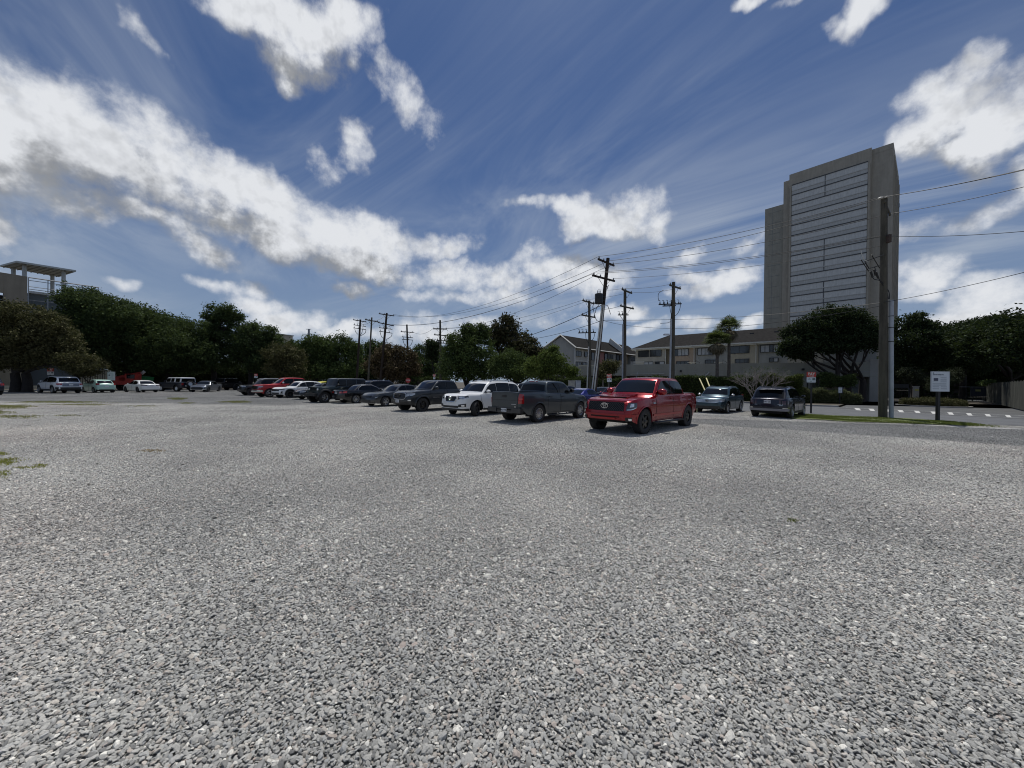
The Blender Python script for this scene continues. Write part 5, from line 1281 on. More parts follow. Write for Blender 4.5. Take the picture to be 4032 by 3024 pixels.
for i in range(15): z = 56.5-i*3.35; W.box(mb, tw0+.9, tl-.8, z-.10, z, -.6, -.57)
for t_ in (tw0+(tl-tw0)*.42,): W.box(mb, t_-.05, t_+.05, 3, 58, -.6, -.585)
part(mb, 'joint_lines', conc('joint_grey', (.22, .23, .22)), tw, tw)
mb = MB(); W.box(mb, tm1+.02, 30, zt-1.2, zt-1.05, 0, .05); W.box(mb, tm0+.2, tm0+.6, 0, zt-3.6, .9, 1.15); W.box(mb, tm1-.6, tm1-.2, 0, zt-3.6, .9, 1.15); part(mb, 'edge_fins', M_tower, tw, tw)
row = 3.06; ptop = 62.6
for i in range(19):
    z1 = ptop-i*row; z0 = z1-row
    mb = MB(); W.box(mb, tm0+.65, tm1-.65, z1-.22, z1+.04, .9, 1.12, 1)
    W.box(mb, tm0+.7, tm1-.7, z0+.42*row, z1-.22, .9, 1.02, 0)
    W.box(mb, tm0+.7, tm1-.7, z0+.36*row, z0+.42*row, .9, 1.10, 2); W.box(mb, tm0+.7, tm1-.7, z0+.04, z0+.36*row, .9, 1.0, 2)
    if i in (0, 1, 6, 7, 8, 10, 11, 12): q = tm0+(tm1-tm0)*.47; W.box(mb, q-.08, q+.08, z0, z1-.2, 1.02, 1.09, 1)
    part(mb, 'panel_band', [M_tpan, M_tdark, M_tpan2], tw, tw)
W2 = Wall(Q, Q+tb*24)
if W2.n.dot(ta) < 0: W2.n = -W2.n
for i in range(19):
    z1 = 62.0-i*3.2; mb = MB(); W2.box(mb, 1.5, 23, z1-1.5, z1, -.01, .04); part(mb, 'ribbon_window', M_win, tw, tw)
mb = MB()
for j in range(7): W2.box(mb, 1.2+j*3.6, 1.6+j*3.6, 2, 63, -.01, .25)
part(mb, 'side_fins', M_tower, tw, tw)
mb = MB(); W2.box(mb, 16, 16.6, 54, 55, 0, .6); part(mb, 'wall_lamp', M_galv, tw, tw)

# ---- long three storey building with podium
A, B = gpt(2502, 61), gpt(3070, 48); W = Wall(A, B); t1 = W.t(3450); lb = thing('apartment_building', 'long building with brown shingle roof and pastel wall sections', 'building', A)
ez = 7.45
secs = [(2502, 2618, M_cream), (2618, 2652, M_tan2), (2652, 2737, M_peach), (2737, 2868, M_blueg), (2868, 2985, M_yel), (2985, 3100, M_blueg), (3100, 3240, M_cream), (3240, 3450, M_blueg)]
for i, (p0, p1, m_) in enumerate(secs):
    a, b = W.t(p0), W.t(p1); mb = MB(); o = -.5 if m_ is M_tan2 else (.0 if i % 2 else .12); W.box(mb, a, b-.01, 0, ez, -9, o); part(mb, 'wall_section', m_, lb, lb)
mb = MB(); hh = 2.42; rd = 4.6                                   # hipped roof
e = [W.p(-.5, ez, .7), W.p(t1+.5, ez, .7), W.p(t1+.5, ez, -9.5), W.p(-.5, ez, -9.5)]; r0, r1 = W.p(3.3, ez+hh, -5.0), W.p(t1-2, ez+hh, -5.0)
mb.add([tuple(v) for v in e+[r0, r1]], [(0, 1, 5, 4), (1, 2, 5), (2, 3, 4, 5), (3, 0, 4), (0, 3, 2, 1)]); part(mb, 'roof', M_roof, lb, lb)
mb = MB(); W.box(mb, -.5, t1+.5, ez-.16, ez+.02, .62, .80); part(mb, 'gutter', M_trim, lb, lb)
mb = MB(); W.box(mb, -.45, t1+.4, ez-.30, ez-.17, .13, .60); part(mb, 'soffit', M_trim, lb, lb)
for px in (2621, 2733, 2976):
    mb = MB(); t_ = W.t(px); W.box(mb, t_-.05, t_+.05, 3.5, ez-.3, .14, .24); W.box(mb, t_-.05, t_+.05, ez-.35, ez-.2, .14, .7); part(mb, 'downpipe', M_trim, lb, lb)
class WO:
    def __init__(s, w, root): s.w = w; s.r = root
def winpx(W, root, px0, px1, y0, y1, panes, blind=(), out=.17):
    a, b = W.t(px0), W.t(px1); z1, z0 = W.z((a+b)/2, y0), W.z((a+b)/2, y1)
    f = W.window(root, a, b, z0, z1, panes, blind, out=out)
    for o in [f]+list(f.children):
        me = o.data
        if me.get('moved'): continue
        me.transform(Matrix.Translation(-root.location)); me['moved'] = 1
for d in [(2514, 2553, 1381, 1405, 1, ()), (2560, 2603, 1379, 1403, 2, ()), (2656, 2710, 1376, 1400, 4, (1, 2, 3)), (2747, 2805, 1372, 1397, 4, (0, 1, 2)), (2872, 2948, 1364, 1391, 2, ()), (2994, 3062, 1360, 1386, 4, (0, 1, 3)), (3120, 3190, 1352, 1380, 3, (0,)),
          (2537, 2571, 1426, 1436, 2, (0, 1)), (2580, 2615, 1425, 1436, 2, (1,)), (2664, 2712, 1424, 1434, 3, ()), (2777, 2820, 1419, 1431, 4, ()), (2895, 2948, 1415, 1428, 3, ()), (3030, 3062, 1411, 1424, 2, (1,))]: winpx(W, lb, *d)
mb = MB()
for px in (2611, 2800, 2940, 3040): t_ = W.t(px); mb.box(W.p(t_, ez+1.35, -2.9), (.25, .25, .5), 0)
part(mb, 'roof_vents', M_wfr, lb, lb) if False else None
for px in (2611, 2800, 2940, 3040):
    mb = MB(); t_ = W.t(px); mb.box(W.p(t_, ez+1.5, -3.1), (.5, .4, .35), 0, (W.x, W.n, UPZ)); part(mb, 'roof_vent', M_wfr, lb, lb)
# podium
A2, C2 = gpt(2440, 53.5), gpt(3462, 41); WP = Wall(A2, C2); pd = thing('parking_podium', 'pale concrete podium wall over a dark open car park', 'podium', A2)
mb = MB(); WP.box(mb, -6, WP.L, 2.93, 4.48, -.3, 0); part(mb, 'parapet', M_pod, pd, pd)
mb = MB(); WP.box(mb, -6, WP.L, 2.85, 2.925, -12, .04); part(mb, 'deck', M_pod, pd, pd)
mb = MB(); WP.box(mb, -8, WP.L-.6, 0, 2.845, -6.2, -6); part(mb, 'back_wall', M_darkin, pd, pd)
for px in (2545, 2790, 2982, 3170, 3440):
    mb = MB(); t_ = WP.t(px); w_ = .18 if px < 3400 else .35; WP.box(mb, t_-w_, t_+w_, 0, 2.845, -.6, -.1); part(mb, 'pillar', M_pod, pd, pd)
mb = MB(); WP.box(mb, WP.L-.8, WP.L+.2, 0, 4.8, -8, .02); part(mb, 'end_wall', conc('end_wall_grey', (.36, .35, .32)), pd, pd)
mb = MB(); WP.box(mb, WP.L-6.2, WP.L-5.9, 0, 2.84, -4, -.2); part(mb, 'inner_wall', M_pod, pd, pd)
mb = MB(); WP.box(mb, 0, WP.L-.8, 3.4, 3.44, 0, .012); part(mb, 'groove', conc('groove_grey', (.33, .34, .34)), pd, pd)
for px, y in ((2680, 1461), (3160, 1455)):
    mb = MB(); t_ = WP.t(px); z_ = WP.z(t_, y); WP.box(mb, t_-.12, t_+.12, z_-.1, z_+.12, 0, .25); part(mb, 'wall_lamp', M_blackm, pd, pd)
mb = MB(); t_ = WP.t(2770); z_ = WP.z(t_, 1480); mb.tube([WP.p(t_, .3, .15), WP.p(t_, z_-.1, .15), WP.p(t_+.5, z_+.25, .15), WP.p(t_+.6, z_+.5, .15)], .1, 8); part(mb, 'drain_pipe', M_trim, pd, pd, smooth=40)
mb = MB(); t_ = WP.t(2480); mb.tube([WP.p(t_, 3.1, .1), WP.p(t_+4.5, 3.16, .1)], .05, 6); part(mb, 'conduit', M_trim, pd, pd)
# terrace furniture on the podium deck
for px, lb_ in ((2722, 'white slide-like sun shade on the podium terrace, left'), (2830, 'white sun shade frame on the podium terrace, between the palms')):
    q = WP.p(WP.t(px), 4.48, -1.2); o = thing('sun_shade', lb_, 'sun shade', q)
    mb = MB(); mb.box((0, 0, .25), (.9, .7, .04), 0); mb.box((0, 0, .12), (.05, .6, .26)); mb.build('canopy', M_trim, o)
    mb = MB(); mb.tube([(.5, 0, -.2), (.55, 0, .55), (1.1, 0, .2)], .03, 5); mb.build('frame', M_blackm, o)
for px, lb_ in ((2512, 'white railing panel on the terrace beside the cream wall'),):
    q = WP.p(WP.t(px), 4.48, -.6); o = thing('terrace_railing', lb_, 'railing', q)
    for z in (.05, .25, .42):
        mb = MB(); mb.box((0, 0, z), (1.5, .05, .06), 0); mb.build('rail', M_trim, o)

# ---- white gabled building
C0 = gpt(2262, 70); E0 = gpt(2512, 88); WS = Wall(C0, E0); gd = Vector((-.75, .66, 0)).normalized(); gb = thing('gabled_building', 'white three storey building with a steep gable and dark shingle roof', 'building', C0)
WG = Wall(C0, C0+gd*8.2); gh = WS.z(0, 1368); ga = 3.0; gz = zof(2217, 1322, (C0+gd*ga).y)
mb = MB(); n_ = -WG.n
pr = [WG.p(0, 0), WG.p(0, gh), WG.p(ga, gz), WG.p(8.2, gh-.3), WG.p(8.2, 0)]
mb.prism(pr, WS.x*.3); part(mb, 'gable_wall', M_wwht, gb, gb)
mb = MB(); L2 = WS.L
for (tA, tB, o, m_) in ((.31, WS.t(2313), 0, 0), (WS.t(2313), WS.t(2358), -.5, 1), (WS.t(2358), WS.t(2379), 0, 2), (WS.t(2379), WS.t(2391), -.8, 1), (WS.t(2391), WS.t(2421), .1, 1), (WS.t(2421), WS.t(2436), -.6, 3), (WS.t(2436), WS.t(2466), 0, 4), (WS.t(2466), WS.t(2480), -.5, 5), (WS.t(2480), L2, .1, 6)):
    m2 = MB(); WS.box(m2, tA, tB-.02, 0, gh, -7, o); part(m2, 'wall_section', [M_wwht, M_wgrey, M_pink, M_teal, M_peach, M_tan2, M_blueg][m_], gb, gb)
mb = MB(); s0, s1 = -.5, L2+.6
ridge = lambda t, o=0: WS.p(t, gz+.12+o, -ga*abs(gd.dot(WS.n)))
ev = lambda t: WS.p(t, gh-.1, .6); bk = lambda t: WS.p(t, gh-.3, -8.4)
mb.add([tuple(v) for v in (ev(s0), ev(s1), ridge(s1), ridge(s0), bk(s0), bk(s1))], [(0, 1, 2, 3), (3, 2, 5, 4)]); mb.add([tuple(v-Vector((0, 0, .18))) for v in (ev(s0), ev(s1), ridge(s1), ridge(s0), bk(s0), bk(s1))], [(0, 1, 2, 3), (3, 2, 5, 4)]); part(mb, 'roof', M_roof, gb, gb)
mb = MB(); mb.tube([ev(s0), ridge(s0), bk(s0)], .16, 4); part(mb, 'barge_board', M_trim, gb, gb)
mb = MB(); mb.tube([ev(s0), ev(s1)], .11, 4); part(mb, 'gutter', M_trim, gb, gb)
mb = MB(); tf = WS.t(2437); mb.prism([WS.p(tf, gh-.1, .9), WS.p(tf, gh+.9, .9), WS.p(tf-.2, gz+1.0, -2.2), WS.p(tf-.2, gz, -2.6)], WS.x*.35); part(mb, 'parapet_fin', M_trim, gb, gb)
mb = MB(); WS.box(mb, 0, WS.t(2312), WS.z(0, 1419)-.1, WS.z(0, 1419)+.1, 0, .06); part(mb, 'band', M_trim, gb, gb)
mb = MB(); WS.box(mb, -.12, .12, 0, gh-.1, -.1, .12); part(mb, 'corner_board', M_trim, gb, gb)
for d in [(2265, 2285, 1384, 1402, 2, ()), (2299, 2309, 1387, 1404, 1, ()), (2265, 2285, 1427, 1445, 3, (1,)), (2290, 2308, 1428, 1446, 3, (1,)), (2326, 2336, 1389, 1417, 1, ()), (2390, 2410, 1397, 1414, 2, ()), (2378, 2388, 1394, 1422, 1, ()), (2424, 2434, 1399, 1425, 1, ()), (2481, 2496, 1407, 1422, 2, ()), (2438, 2452, 1400, 1418, 1, ())]: winpx(WS, gb, *d, out=.15)
W5 = Wall(gpt(2120, 59), gpt(2450, 53)); pw = thing('podium_wall', 'pale blank wall below the gabled building, left of the podium', 'wall', gpt(2120, 59))
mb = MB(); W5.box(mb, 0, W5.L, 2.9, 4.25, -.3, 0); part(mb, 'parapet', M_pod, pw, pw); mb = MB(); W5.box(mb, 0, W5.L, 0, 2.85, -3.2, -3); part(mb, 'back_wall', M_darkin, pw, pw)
for px in (2225, 2300): mb = MB(); t_ = W5.t(px); W5.box(mb, t_-.2, t_+.2, 0, 2.9, -.6, -.1); part(mb, 'pillar', M_pod, pw, pw)

# ---- parking garage at the left
A, B = gpt(105, 58), gpt(-60, 54.6); W = Wall(A, A+(B-A).normalized()*34); gg_ = thing('parking_garage', 'beige concrete parking garage with a steel screened stair tower', 'parking garage', A)
zt = zof(105, 1089, 58)
# floors with open bands
for i, (z0, z1) in enumerate([(zt-3.0, zt), (zt-6.4, zt-4.9), (zt-9.8, zt-8.2), (zt-13.2, zt-11.6), (0, .9)]):
    mb = MB(); W.box(mb, 0, 34, z0, z1, -.4, 0); part(mb, 'spandrel', M_beige, gg_, gg_)
for t_ in (0, 10, 20, 30):
    mb = MB(); W.box(mb, t_+.02, t_+2.2, 0, zt-.02, -.45, -.05 if t_ else .03); part(mb, 'column', M_beige, gg_, gg_)
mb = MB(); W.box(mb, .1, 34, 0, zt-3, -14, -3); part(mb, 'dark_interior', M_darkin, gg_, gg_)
for z in (zt-4.0, zt-4.3, zt-4.6): mb = MB(); mb.tube([W.p(2.3, z, -.3), W.p(10, z, -.3)], .05, 5); part(mb, 'guard_rail', M_galv, gg_, gg_)
mb = MB(); W.box(mb, 0, 30, 0, 4.2, .05, .3); part(mb, 'ground_floor_wall', conc('tan_wall', (.27, .24, .17)), gg_, gg_)
W3 = Wall(A, A+Vector((3.0, 4.2, 0)).normalized()*7.5)
mb = MB(); W3.box(mb, 0.05, 7.5, 0, zt-2.4, -5, -1.2); part(mb, 'stair_core', mat('screened_glass', (.10, .12, .13), .3, spec=.5), gg_, gg_)
for k, z in enumerate([zt-.1, zt-.55, zt-1.5, zt-1.9, zt-3.6, zt-4.8, zt-6.0]):
    mb = MB(); r_ = .09 if k == 0 else .05; mb.tube([W3.p(.1, z, 0), W3.p(7.5, z, 0)], r_, 6); part(mb, 'rail', M_galv, gg_, gg_)
mb = MB(); W3.box(mb, .1, 7.5, zt-2.5, zt-2.15, -.6, .1); part(mb, 'landing_edge', M_trim, gg_, gg_)
for t_ in (.1, 2.0, 3.8, 5.6, 7.4): mb = MB(); W3.box(mb, t_-.05, t_+.05, zt-8, zt-.1, -.06, .06); part(mb, 'post', M_galv, gg_, gg_)
mb = MB(); zs = 20.6
def PZ(px, py, z): d = ray(px, py); return Vector((0, 0, CH))+d*((z-CH)/d.z)
cs = [PZ(0, 1050, zs), PZ(65, 1033, zs), PZ(300, 1070, zs), PZ(232, 1091, zs)]
mb.prism(cs, (0, 0, .28)); part(mb, 'canopy', conc('canopy_white', (.50, .52, .50)), gg_, gg_)
ce = sum(cs, Vector())/4
for i in range(4):
    q = cs[i].lerp(ce, .34); mb = MB(); mb.tube([(q.x, q.y, zt-3), (q.x, q.y, zs)], .26, 8); part(mb, 'canopy_column', M_trim, gg_, gg_)
mb = MB()
for i in range(9):
    f = (i+.5)/9; mb.tube([cs[1].lerp(cs[2], f)-UPZ*.06, cs[0].lerp(cs[3], f)-UPZ*.06], .07, 4)
part(mb, 'canopy_ribs', conc('canopy_rib', (.34, .35, .33)), gg_, gg_)
# plinth wall and background walls at the left street
A, B = gpt(-20, 49), gpt(560, 64); W = Wall(A, B); lw = thing('site_wall', 'low pale kerb wall below the trees at the far left', 'wall', A)
mb = MB(); W.box(mb, -4, W.L, 0, .45, -.2, 0); part(mb, 'coping', conc('pale_kerb', (.50, .50, .42)), lw, lw)
A, B = gpt(300, 62), gpt(435, 66); W = Wall(A, B); cw = thing('cream_wall', 'cream ribbed screen wall right of the silver SUV', 'wall', A); mb = MB(); W.box(mb, 0, W.L, .2, 2.9, -.2, 0); part(mb, 'panel', conc('cream_panel', (.40, .38, .29)), cw, cw)
mb = MB(); W.box(mb, 0, W.L, 2.9, 3.05, -.2, .05); part(mb, 'cap', conc('cream_cap', (.46, .44, .34)), cw, cw)
mb = MB()
for i in range(14): t_ = W.L*(i+.5)/14; W.box(mb, t_-.03, t_+.03, .2, 2.9, 0, .05)
part(mb, 'bars', M_blackm, cw, cw)
A, B = gpt(440, 70), gpt(600, 74); W = Wall(A, B); cw = thing('cream_container', 'grey ribbed container seen behind the red machine', 'container', A); mb = MB(); W.box(mb, 0, W.L, 0, 3.1, -2.4, 0); part(mb, 'body', conc('container_grey', (.32, .34, .33)), cw, cw)
for i in range(22):
    mb = MB(); t_ = W.L*(i+.5)/22; W.box(mb, t_-.06, t_+.06, .15, 2.9, 0, .06); part(mb, 'rib', conc('container_rib', (.38, .40, .38)), cw, cw)
mb = MB(); W.box(mb, 0, W.L, 2.95, 3.15, 0, .08); part(mb, 'top_rail', mat('container_cap', (.50, .48, .26), .6), cw, cw)
# distant tan building
A, B = gpt(1040, 140), gpt(1151, 150); W = Wall(A, B); fb = thing('distant_building', 'distant tan building above the trees', 'building', A); zt = zof(1151, 1324, 150)
mb = MB(); W.box(mb, 0, W.L, 0, zt, -12, 0); part(mb, 'wall', conc('far_tan', (.42, .39, .31)), fb, fb)
for i in range(3):
    mb = MB(); W.box(mb, 0, W.L-1, zt-3.2-i*2.3, zt-2.7-i*2.3, 0, .2); part(mb, 'ledge', conc('far_ledge', (.30, .28, .23)), fb, fb)
mb = MB(); W.box(mb, -.2, W.L+.3, zt, zt+.35, -12, .3); part(mb, 'cornice', conc('far_cornice', (.30, .31, .31)), fb, fb)
mb = MB(); q = gpt(1195, 152); mb.box((q.x-A.x, q.y-A.y, 7), (9, 6, 14)); mb.build('low_wing', conc('far_tan', (.42, .39, .31)), fb)

# ------------------------------------------------------------------ street, verge, planters
def flat(name, pts, z, m_, kind='structure'):
    mb = MB(); mb.poly([(p[0], p[1], z) for p in pts]); o = mb.build(name, m_)
    tag(o, kind=kind); return o
flat('road', [UV(-90, 28.5), UV(60, 28.5), UV(60, 41.2), UV(-90, 41.2)], .012, M_asph)
def strip(mb, pts, w, z0, z1, side=None):
    for a, b in zip(pts, pts[1:]):
        a, b = Vector(a), Vector(b); d = (b-a).normalized(); n = Vector((-d.y, d.x, 0))*w/2
        mb.add([tuple(Vector((q.x, q.y, z))) for z in (z0, z1) for q in (a-n, b-n, b+n, a+n)], [(0, 3, 2, 1), (4, 5, 6, 7), (0, 1, 5, 4), (1, 2, 6, 5), (2, 3, 7, 6), (3, 0, 4, 7)])
kp = [G(2500, 1577), G(2929, 1587), G(3175, 1599), G(3300, 1603)]
mb = MB(); strip(mb, [UV(-90, 41.3)]+[], .2, 0, .1) if False else None
mb = MB(); strip(mb, [UV(-90, 41.4), kp[1], kp[2], kp[3]], .35, 0, .14); tag(mb.build('kerb', M_conc), kind='structure')
mb = MB(); mb.poly([tuple(Vector((p.x, p.y, .10))) for p in (UV(-90, 41.5), kp[1]+V_*.15, kp[3]+V_*.15, G(3340, 1590), G(3340, 1566)+V_*1, UV(20, 60), UV(-90, 60))]); tag(mb.build('planting_ground', M_soil), kind='structure')
# driveways behind the crossing
flat('driveway', [G(3300, 1610), G(4300, 1668), G(4300, 1560), G(3840, 1548), G(3400, 1555), G(3345, 1590)], .018, M_asph2)
# crossing: two lines with bars between
mb = MB(); a0, a1 = G(3330, 1606), G(4060, 1640); b0, b1 = G(3330, 1614.5), G(4060, 1649)
mb = MB(); strip(mb, [a0, a1], .12, .022, .026); strip(mb, [b0, b1], .12, .022, .026)
for x in (3372, 3428, 3488, 3542, 3607, 3672, 3738, 3812, 3885, 3965, 4050):
    f0 = (x-9-3330)/730; f1 = (x+11-3330)/730
    def on(f, y): 
        px = 3330+730*f; return G(px, 1606+34*f+(8.5+.5*f)*y)
    mb.poly([tuple(Vector((q.x, q.y, .027))) for q in (on(f0, .0), on(f1, 0), on(f1+.010, 1), on(f0+.012, 1))])
tag(mb.build('crossing_marking', M_mark), kind='structure')
mb = MB(); strip(mb, [G(3640, 1676), G(3830, 1686), G(4100, 1694)], .16, .022, .026); tag(mb.build('edge_line', M_mark), kind='structure')
# verge of grass
def grass(name, label, polys, dens, h, m_, z0=.0, w=.012):
    """blades inside ground ellipses (cx, cy, rx, ry, angle)"""
    Vs = []; 
    for (cx, cy, ea, eb, d_) in polys:           # centre and the two half axes of each patch
        n = max(3, int(dens*d_*math.pi*abs(ea[0]*eb[1]-ea[1]*eb[0]))); a = rng.random(n)*2*np.pi
        r = np.sqrt(rng.random(n))**1.3*(1+.22*np.sin(3*a+cx)+.15*np.sin(7*a+cy))
        x = r*np.cos(a); y = r*np.sin(a); X = cx+x*ea[0]+y*eb[0]; Y = cy+x*ea[1]+y*eb[1]; r = np.minimum(r, 1.2)
        hh = h*rng.uniform(.4, 1.2, n)*(1.1-.5*r); lean = rng.normal(0, .35, (n, 2))*hh[:, None]; th = rng.random(n)*np.pi
        dx = np.cos(th)*w; dy = np.sin(th)*w
        p0 = np.stack([X-dx, Y-dy, np.full(n, z0)], 1); p1 = np.stack([X+dx, Y+dy, np.full(n, z0)], 1); p2 = np.stack([X+lean[:, 0], Y+lean[:, 1], z0+hh], 1)
        Vs.append(np.stack([p0, p1, p2], 1).reshape(-1, 3))
    V = np.vstack(Vs); o = fast_mesh(name, V, np.arange(len(V)).reshape(-1, 3), m_); tag(o, label, 'grass', kind='stuff'); return o
def gell(px, py, rx, ry, d=1):                     # ellipse given in photo pixels on the ground
    c = G(px, py); a = G(px+rx, py); b = G(px, py+ry); return (c.x, c.y, (a.x-c.x, a.y-c.y), (b.x-c.x, b.y-c.y), d)
al = math.atan2(U.y, U.x)
M_vg = mat('verge_turf', (.12, .145, .045), .95, var=.35, vscale=4, bump=.5, bscale=40)
near = [(3030, 1640), (3120, 1651), (3230, 1655), (3340, 1663), (3450, 1666), (3560, 1669), (3680, 1674), (3780, 1678), (3830, 1679)]
far_ = [(3800, 1668), (3700, 1659), (3600, 1652), (3500, 1647), (3380, 1643), (3280, 1638), (3190, 1633), (3100, 1629), (3040, 1632)]
vpts = [G(*p) for p in near+far_]
vc = [p.lerp(q, t_)+Vector((random.uniform(-.1, .1), random.uniform(-.1, .1), 0)) for p, q in zip(vpts, vpts[1:]+vpts[:1]) for t_ in (0, .33, .66)]
flat('grass_verge', vc, .046, M_vg)
vb = []
for i in range(60):
    f = random.random()*(len(near)-1.001); k_ = int(f); a_ = G(*near[k_]).lerp(G(*near[k_+1]), f-k_)
    f2 = (1-f/(len(near)-1))*(len(far_)-1.001); k2 = int(f2); b_ = G(*far_[k2]).lerp(G(*far_[k2+1]), f2-k2); q_ = a_.lerp(b_, random.uniform(.05, .95)); vb.append((q_.x, q_.y, (U.x*.9, U.y*.9), (V_.x*.45, V_.y*.45), 1))
grass('grass', 'green grass verge between gravel and street', vb, 420, .05, leafmat('verge_blade', (.10, .13, .03), (.20, .23, .07), .45), z0=.044, w=.010)
M_ol = leafmat('olive_grass_blade', (.22, .22, .08), (.36, .35, .16), .45)
grass('grass', 'thin grass patches in the gravel at the left', [gell(30, 1602, 110, 9, 1), gell(-20, 1625, 80, 8, .8), gell(230, 1584, 190, 5, .6), gell(60, 1642, 120, 8, .6), gell(260, 1638, 70, 4, .35), gell(320, 1594, 130, 4, .5), gell(700, 1570, 40, 5, .8), gell(735, 1588, 34, 3, .7), gell(930, 1583, 66, 5, .9), gell(560, 1600, 80, 4, .2)], 420, .05, M_ol, z0=.012, w=.016)
grass('grass', 'yellow green weed mats at the left edge of the gravel', [gell(20, 1822, 44, 16, .8), gell(100, 1846, 50, 6, .5), gell(160, 1838, 30, 8, .8), gell(5, 1790, 30, 8, .8), gell(15, 1870, 34, 18, .4), gell(60, 1812, 60, 10, .2)], 2300, .04, leafmat('weed_blade', (.22, .24, .04), (.38, .38, .10), .45), .016, w=.006)
grass('grass', 'small weed tuft alone in the gravel on the right', [gell(3125, 2057, 24, 7, 1), gell(3112, 2050, 12, 4, 1)], 4000, .035, leafmat('verge_blade', (.10, .13, .03), (.20, .23, .07), .45), .016, w=.004)
grass('dry_grass', 'straw coloured dry patch in the gravel', [gell(600, 1778, 60, 7, .7)], 1200, .03, leafmat('straw', (.34, .24, .12), (.50, .38, .22), .3), .016, w=.008)

# hedges
HG = 'clipped hedges in front of the podium'
hedge('hedge', 'long clipped dark green hedge in front of the podium', 'hedge', gpt(2560, 44.5), gpt(3005, 37.6), 1.3, .1, 2.52, L_hedge, .14, 44000, HG)
hedge('hedge', 'brighter green end of hedge behind the dark blue SUV', 'hedge', gpt(3005, 37.5), gpt(3158, 35.6), 1.5, .1, 2.62, leafmat('bright_hedge_leaf', (.03, .045, .012), (.10, .12, .035), .2), .12, 22000, HG, .4)
hedge('hedge', 'hedge behind the electrical cabinets and blue coupe', 'hedge', gpt(2165, 49), gpt(2560, 44.6), 1.2, .1, 2.3, L_hedge, .13, 20000, HG)
hedge('hedge', 'low hedge far behind the dark grey pickup', 'hedge', gpt(1610, 56), gpt(1760, 53), 1.2, .1, 2.2, L_hedge, .18, 7000, HG)
hedge('shrub', 'rounded dark shrub spilling over the brick planter', 'shrub', gpt(3232, 37.8), gpt(3368, 36.8), 1.3, 1.74, 2.78, L_hedge, .13, 11000, None, .5)
L_wild = leafmat('wild_leaf', (.055, .065, .030), (.15, .16, .08), .2)
for a, b, D, z1, lb_, m_ in ((3135, 3215, 36.6, 1.28, 'wild olive shrub behind the PAY sign', L_wild), (3205, 3290, 36.2, 1.2, 'wild shrub between PAY sign and small sign', L_wild), (3290, 3392, 35.6, 1.1, 'wild shrub right of the small sign', L_wild)):
    hedge('shrub', lb_, 'shrub', gpt(a, D), gpt(b, D-.6), 1.6, .05, z1, m_, .12, 9000, 'wild shrubs along the kerb', .5, False)
# brick planter
q = gpt(3283, 38.2); bp = thing('brick_planter', 'weathered brick planter below the rounded shrub', 'planter', q, al)
mb = MB(); mb.box((0, 0, .82), (1.5, .8, 1.64)); mb.build('wall', M_brick, bp)
for z in (.4, .8, 1.2): mb = MB(); mb.box((0, 0, z), (1.53, .83, .02)); mb.build('joint', M_gap, bp)
mb = MB(); mb.box((0, 0, 1.68), (1.7, .95, .08)); mb.build('coping', M_conc, bp)
# island bed
ic = gpt(3672, 33.5); isl = thing('planted_island', 'kerbed island bed of low shrubs behind the notice board', 'plant bed', ic, al)
mb = MB(); n = 40; rx, ry = 2.2, 1.6
o_ = [(rx*math.cos(2*math.pi*i/n), ry*math.sin(2*math.pi*i/n)) for i in range(n+1)]
mb.grid([[(x*k, y*k, z) for x, y in o_] for k, z in ((1.06, .0), (1.06, .14), (.98, .14), (.98, .05))]); mb.build('kerb', M_conc, isl, smooth=40)
mb = MB(); mb.poly([(x*.99, y*.99, .08) for x, y in o_[:-1]]); mb.build('soil', M_soil, isl)
k = 1700; r = np.sqrt(rng.random(k)); a = rng.random(k)*2*np.pi; cc = np.stack([r*np.cos(a)*rx*.92, r*np.sin(a)*ry*.9, .15+rng.random(k)*.62*(1.1-r*.4)], 1)
V, Fq = leaves(cc, np.full(k, .14), 14, .12, .4); fast_mesh('shrubs', V, Fq, L_olive, isl)

# gates and fences
def bars_fence(name, label, cat, a, b, z0, z1, sp=.13, group=None, solid=None, arch=False):
    W_ = Wall(a, b); root = thing(name, label, cat, a, 0, group); n = max(2, int(W_.L/sp))
    for z in (z0+.05, z1-.05, z1-.22):
        m_ = MB(); m_.tube([W_.p(0, z), W_.p(W_.L, z)], .022, 4); part(m_, 'rail', M_blackm, root, root)
    for i in range(min(n, 95)):
        m_ = MB(); t_ = W_.L*(i+.5)/min(n, 95); m_.tube([W_.p(t_, z0), W_.p(t_, z1+.05)], .011, 4); part(m_, 'picket', M_blackm, root, root)
    for t_ in (0, W_.L):
        m_ = MB(); W_.box(m_, t_-.05, t_+.05, 0, z1+.08, -.05, .05); part(m_, 'post', M_blackm, root, root)
    return W_, root
bars_fence('metal_fence', 'black picket fence beside the left gate post', 'fence', gpt(3402, 45), gpt(3470, 44.5), .1, 2.15)
W_, gr_ = bars_fence('metal_gate', 'black metal gate behind the tall wooden pole', 'gate', gpt(3475, 44), gpt(3580, 42.5), .12, 1.60)
m_ = MB(); W_.box(m_, .8, W_.L, 1.66, 2.10, -.04, .04); part(m_, 'top_panel', M_blackm, gr_, gr_)
m_ = MB(); W_.box(m_, 2.6, 2.9, 1.35, 1.55, .05, .08); part(m_, 'yellow_tag', mat('yellow_tag', (.45, .42, .10), .6), gr_, gr_)
W_, g2_ = bars_fence('metal_gate', 'black sliding gate across the right driveway', 'gate', gpt(3745, 46), gpt(3940, 43.5), .1, .80)
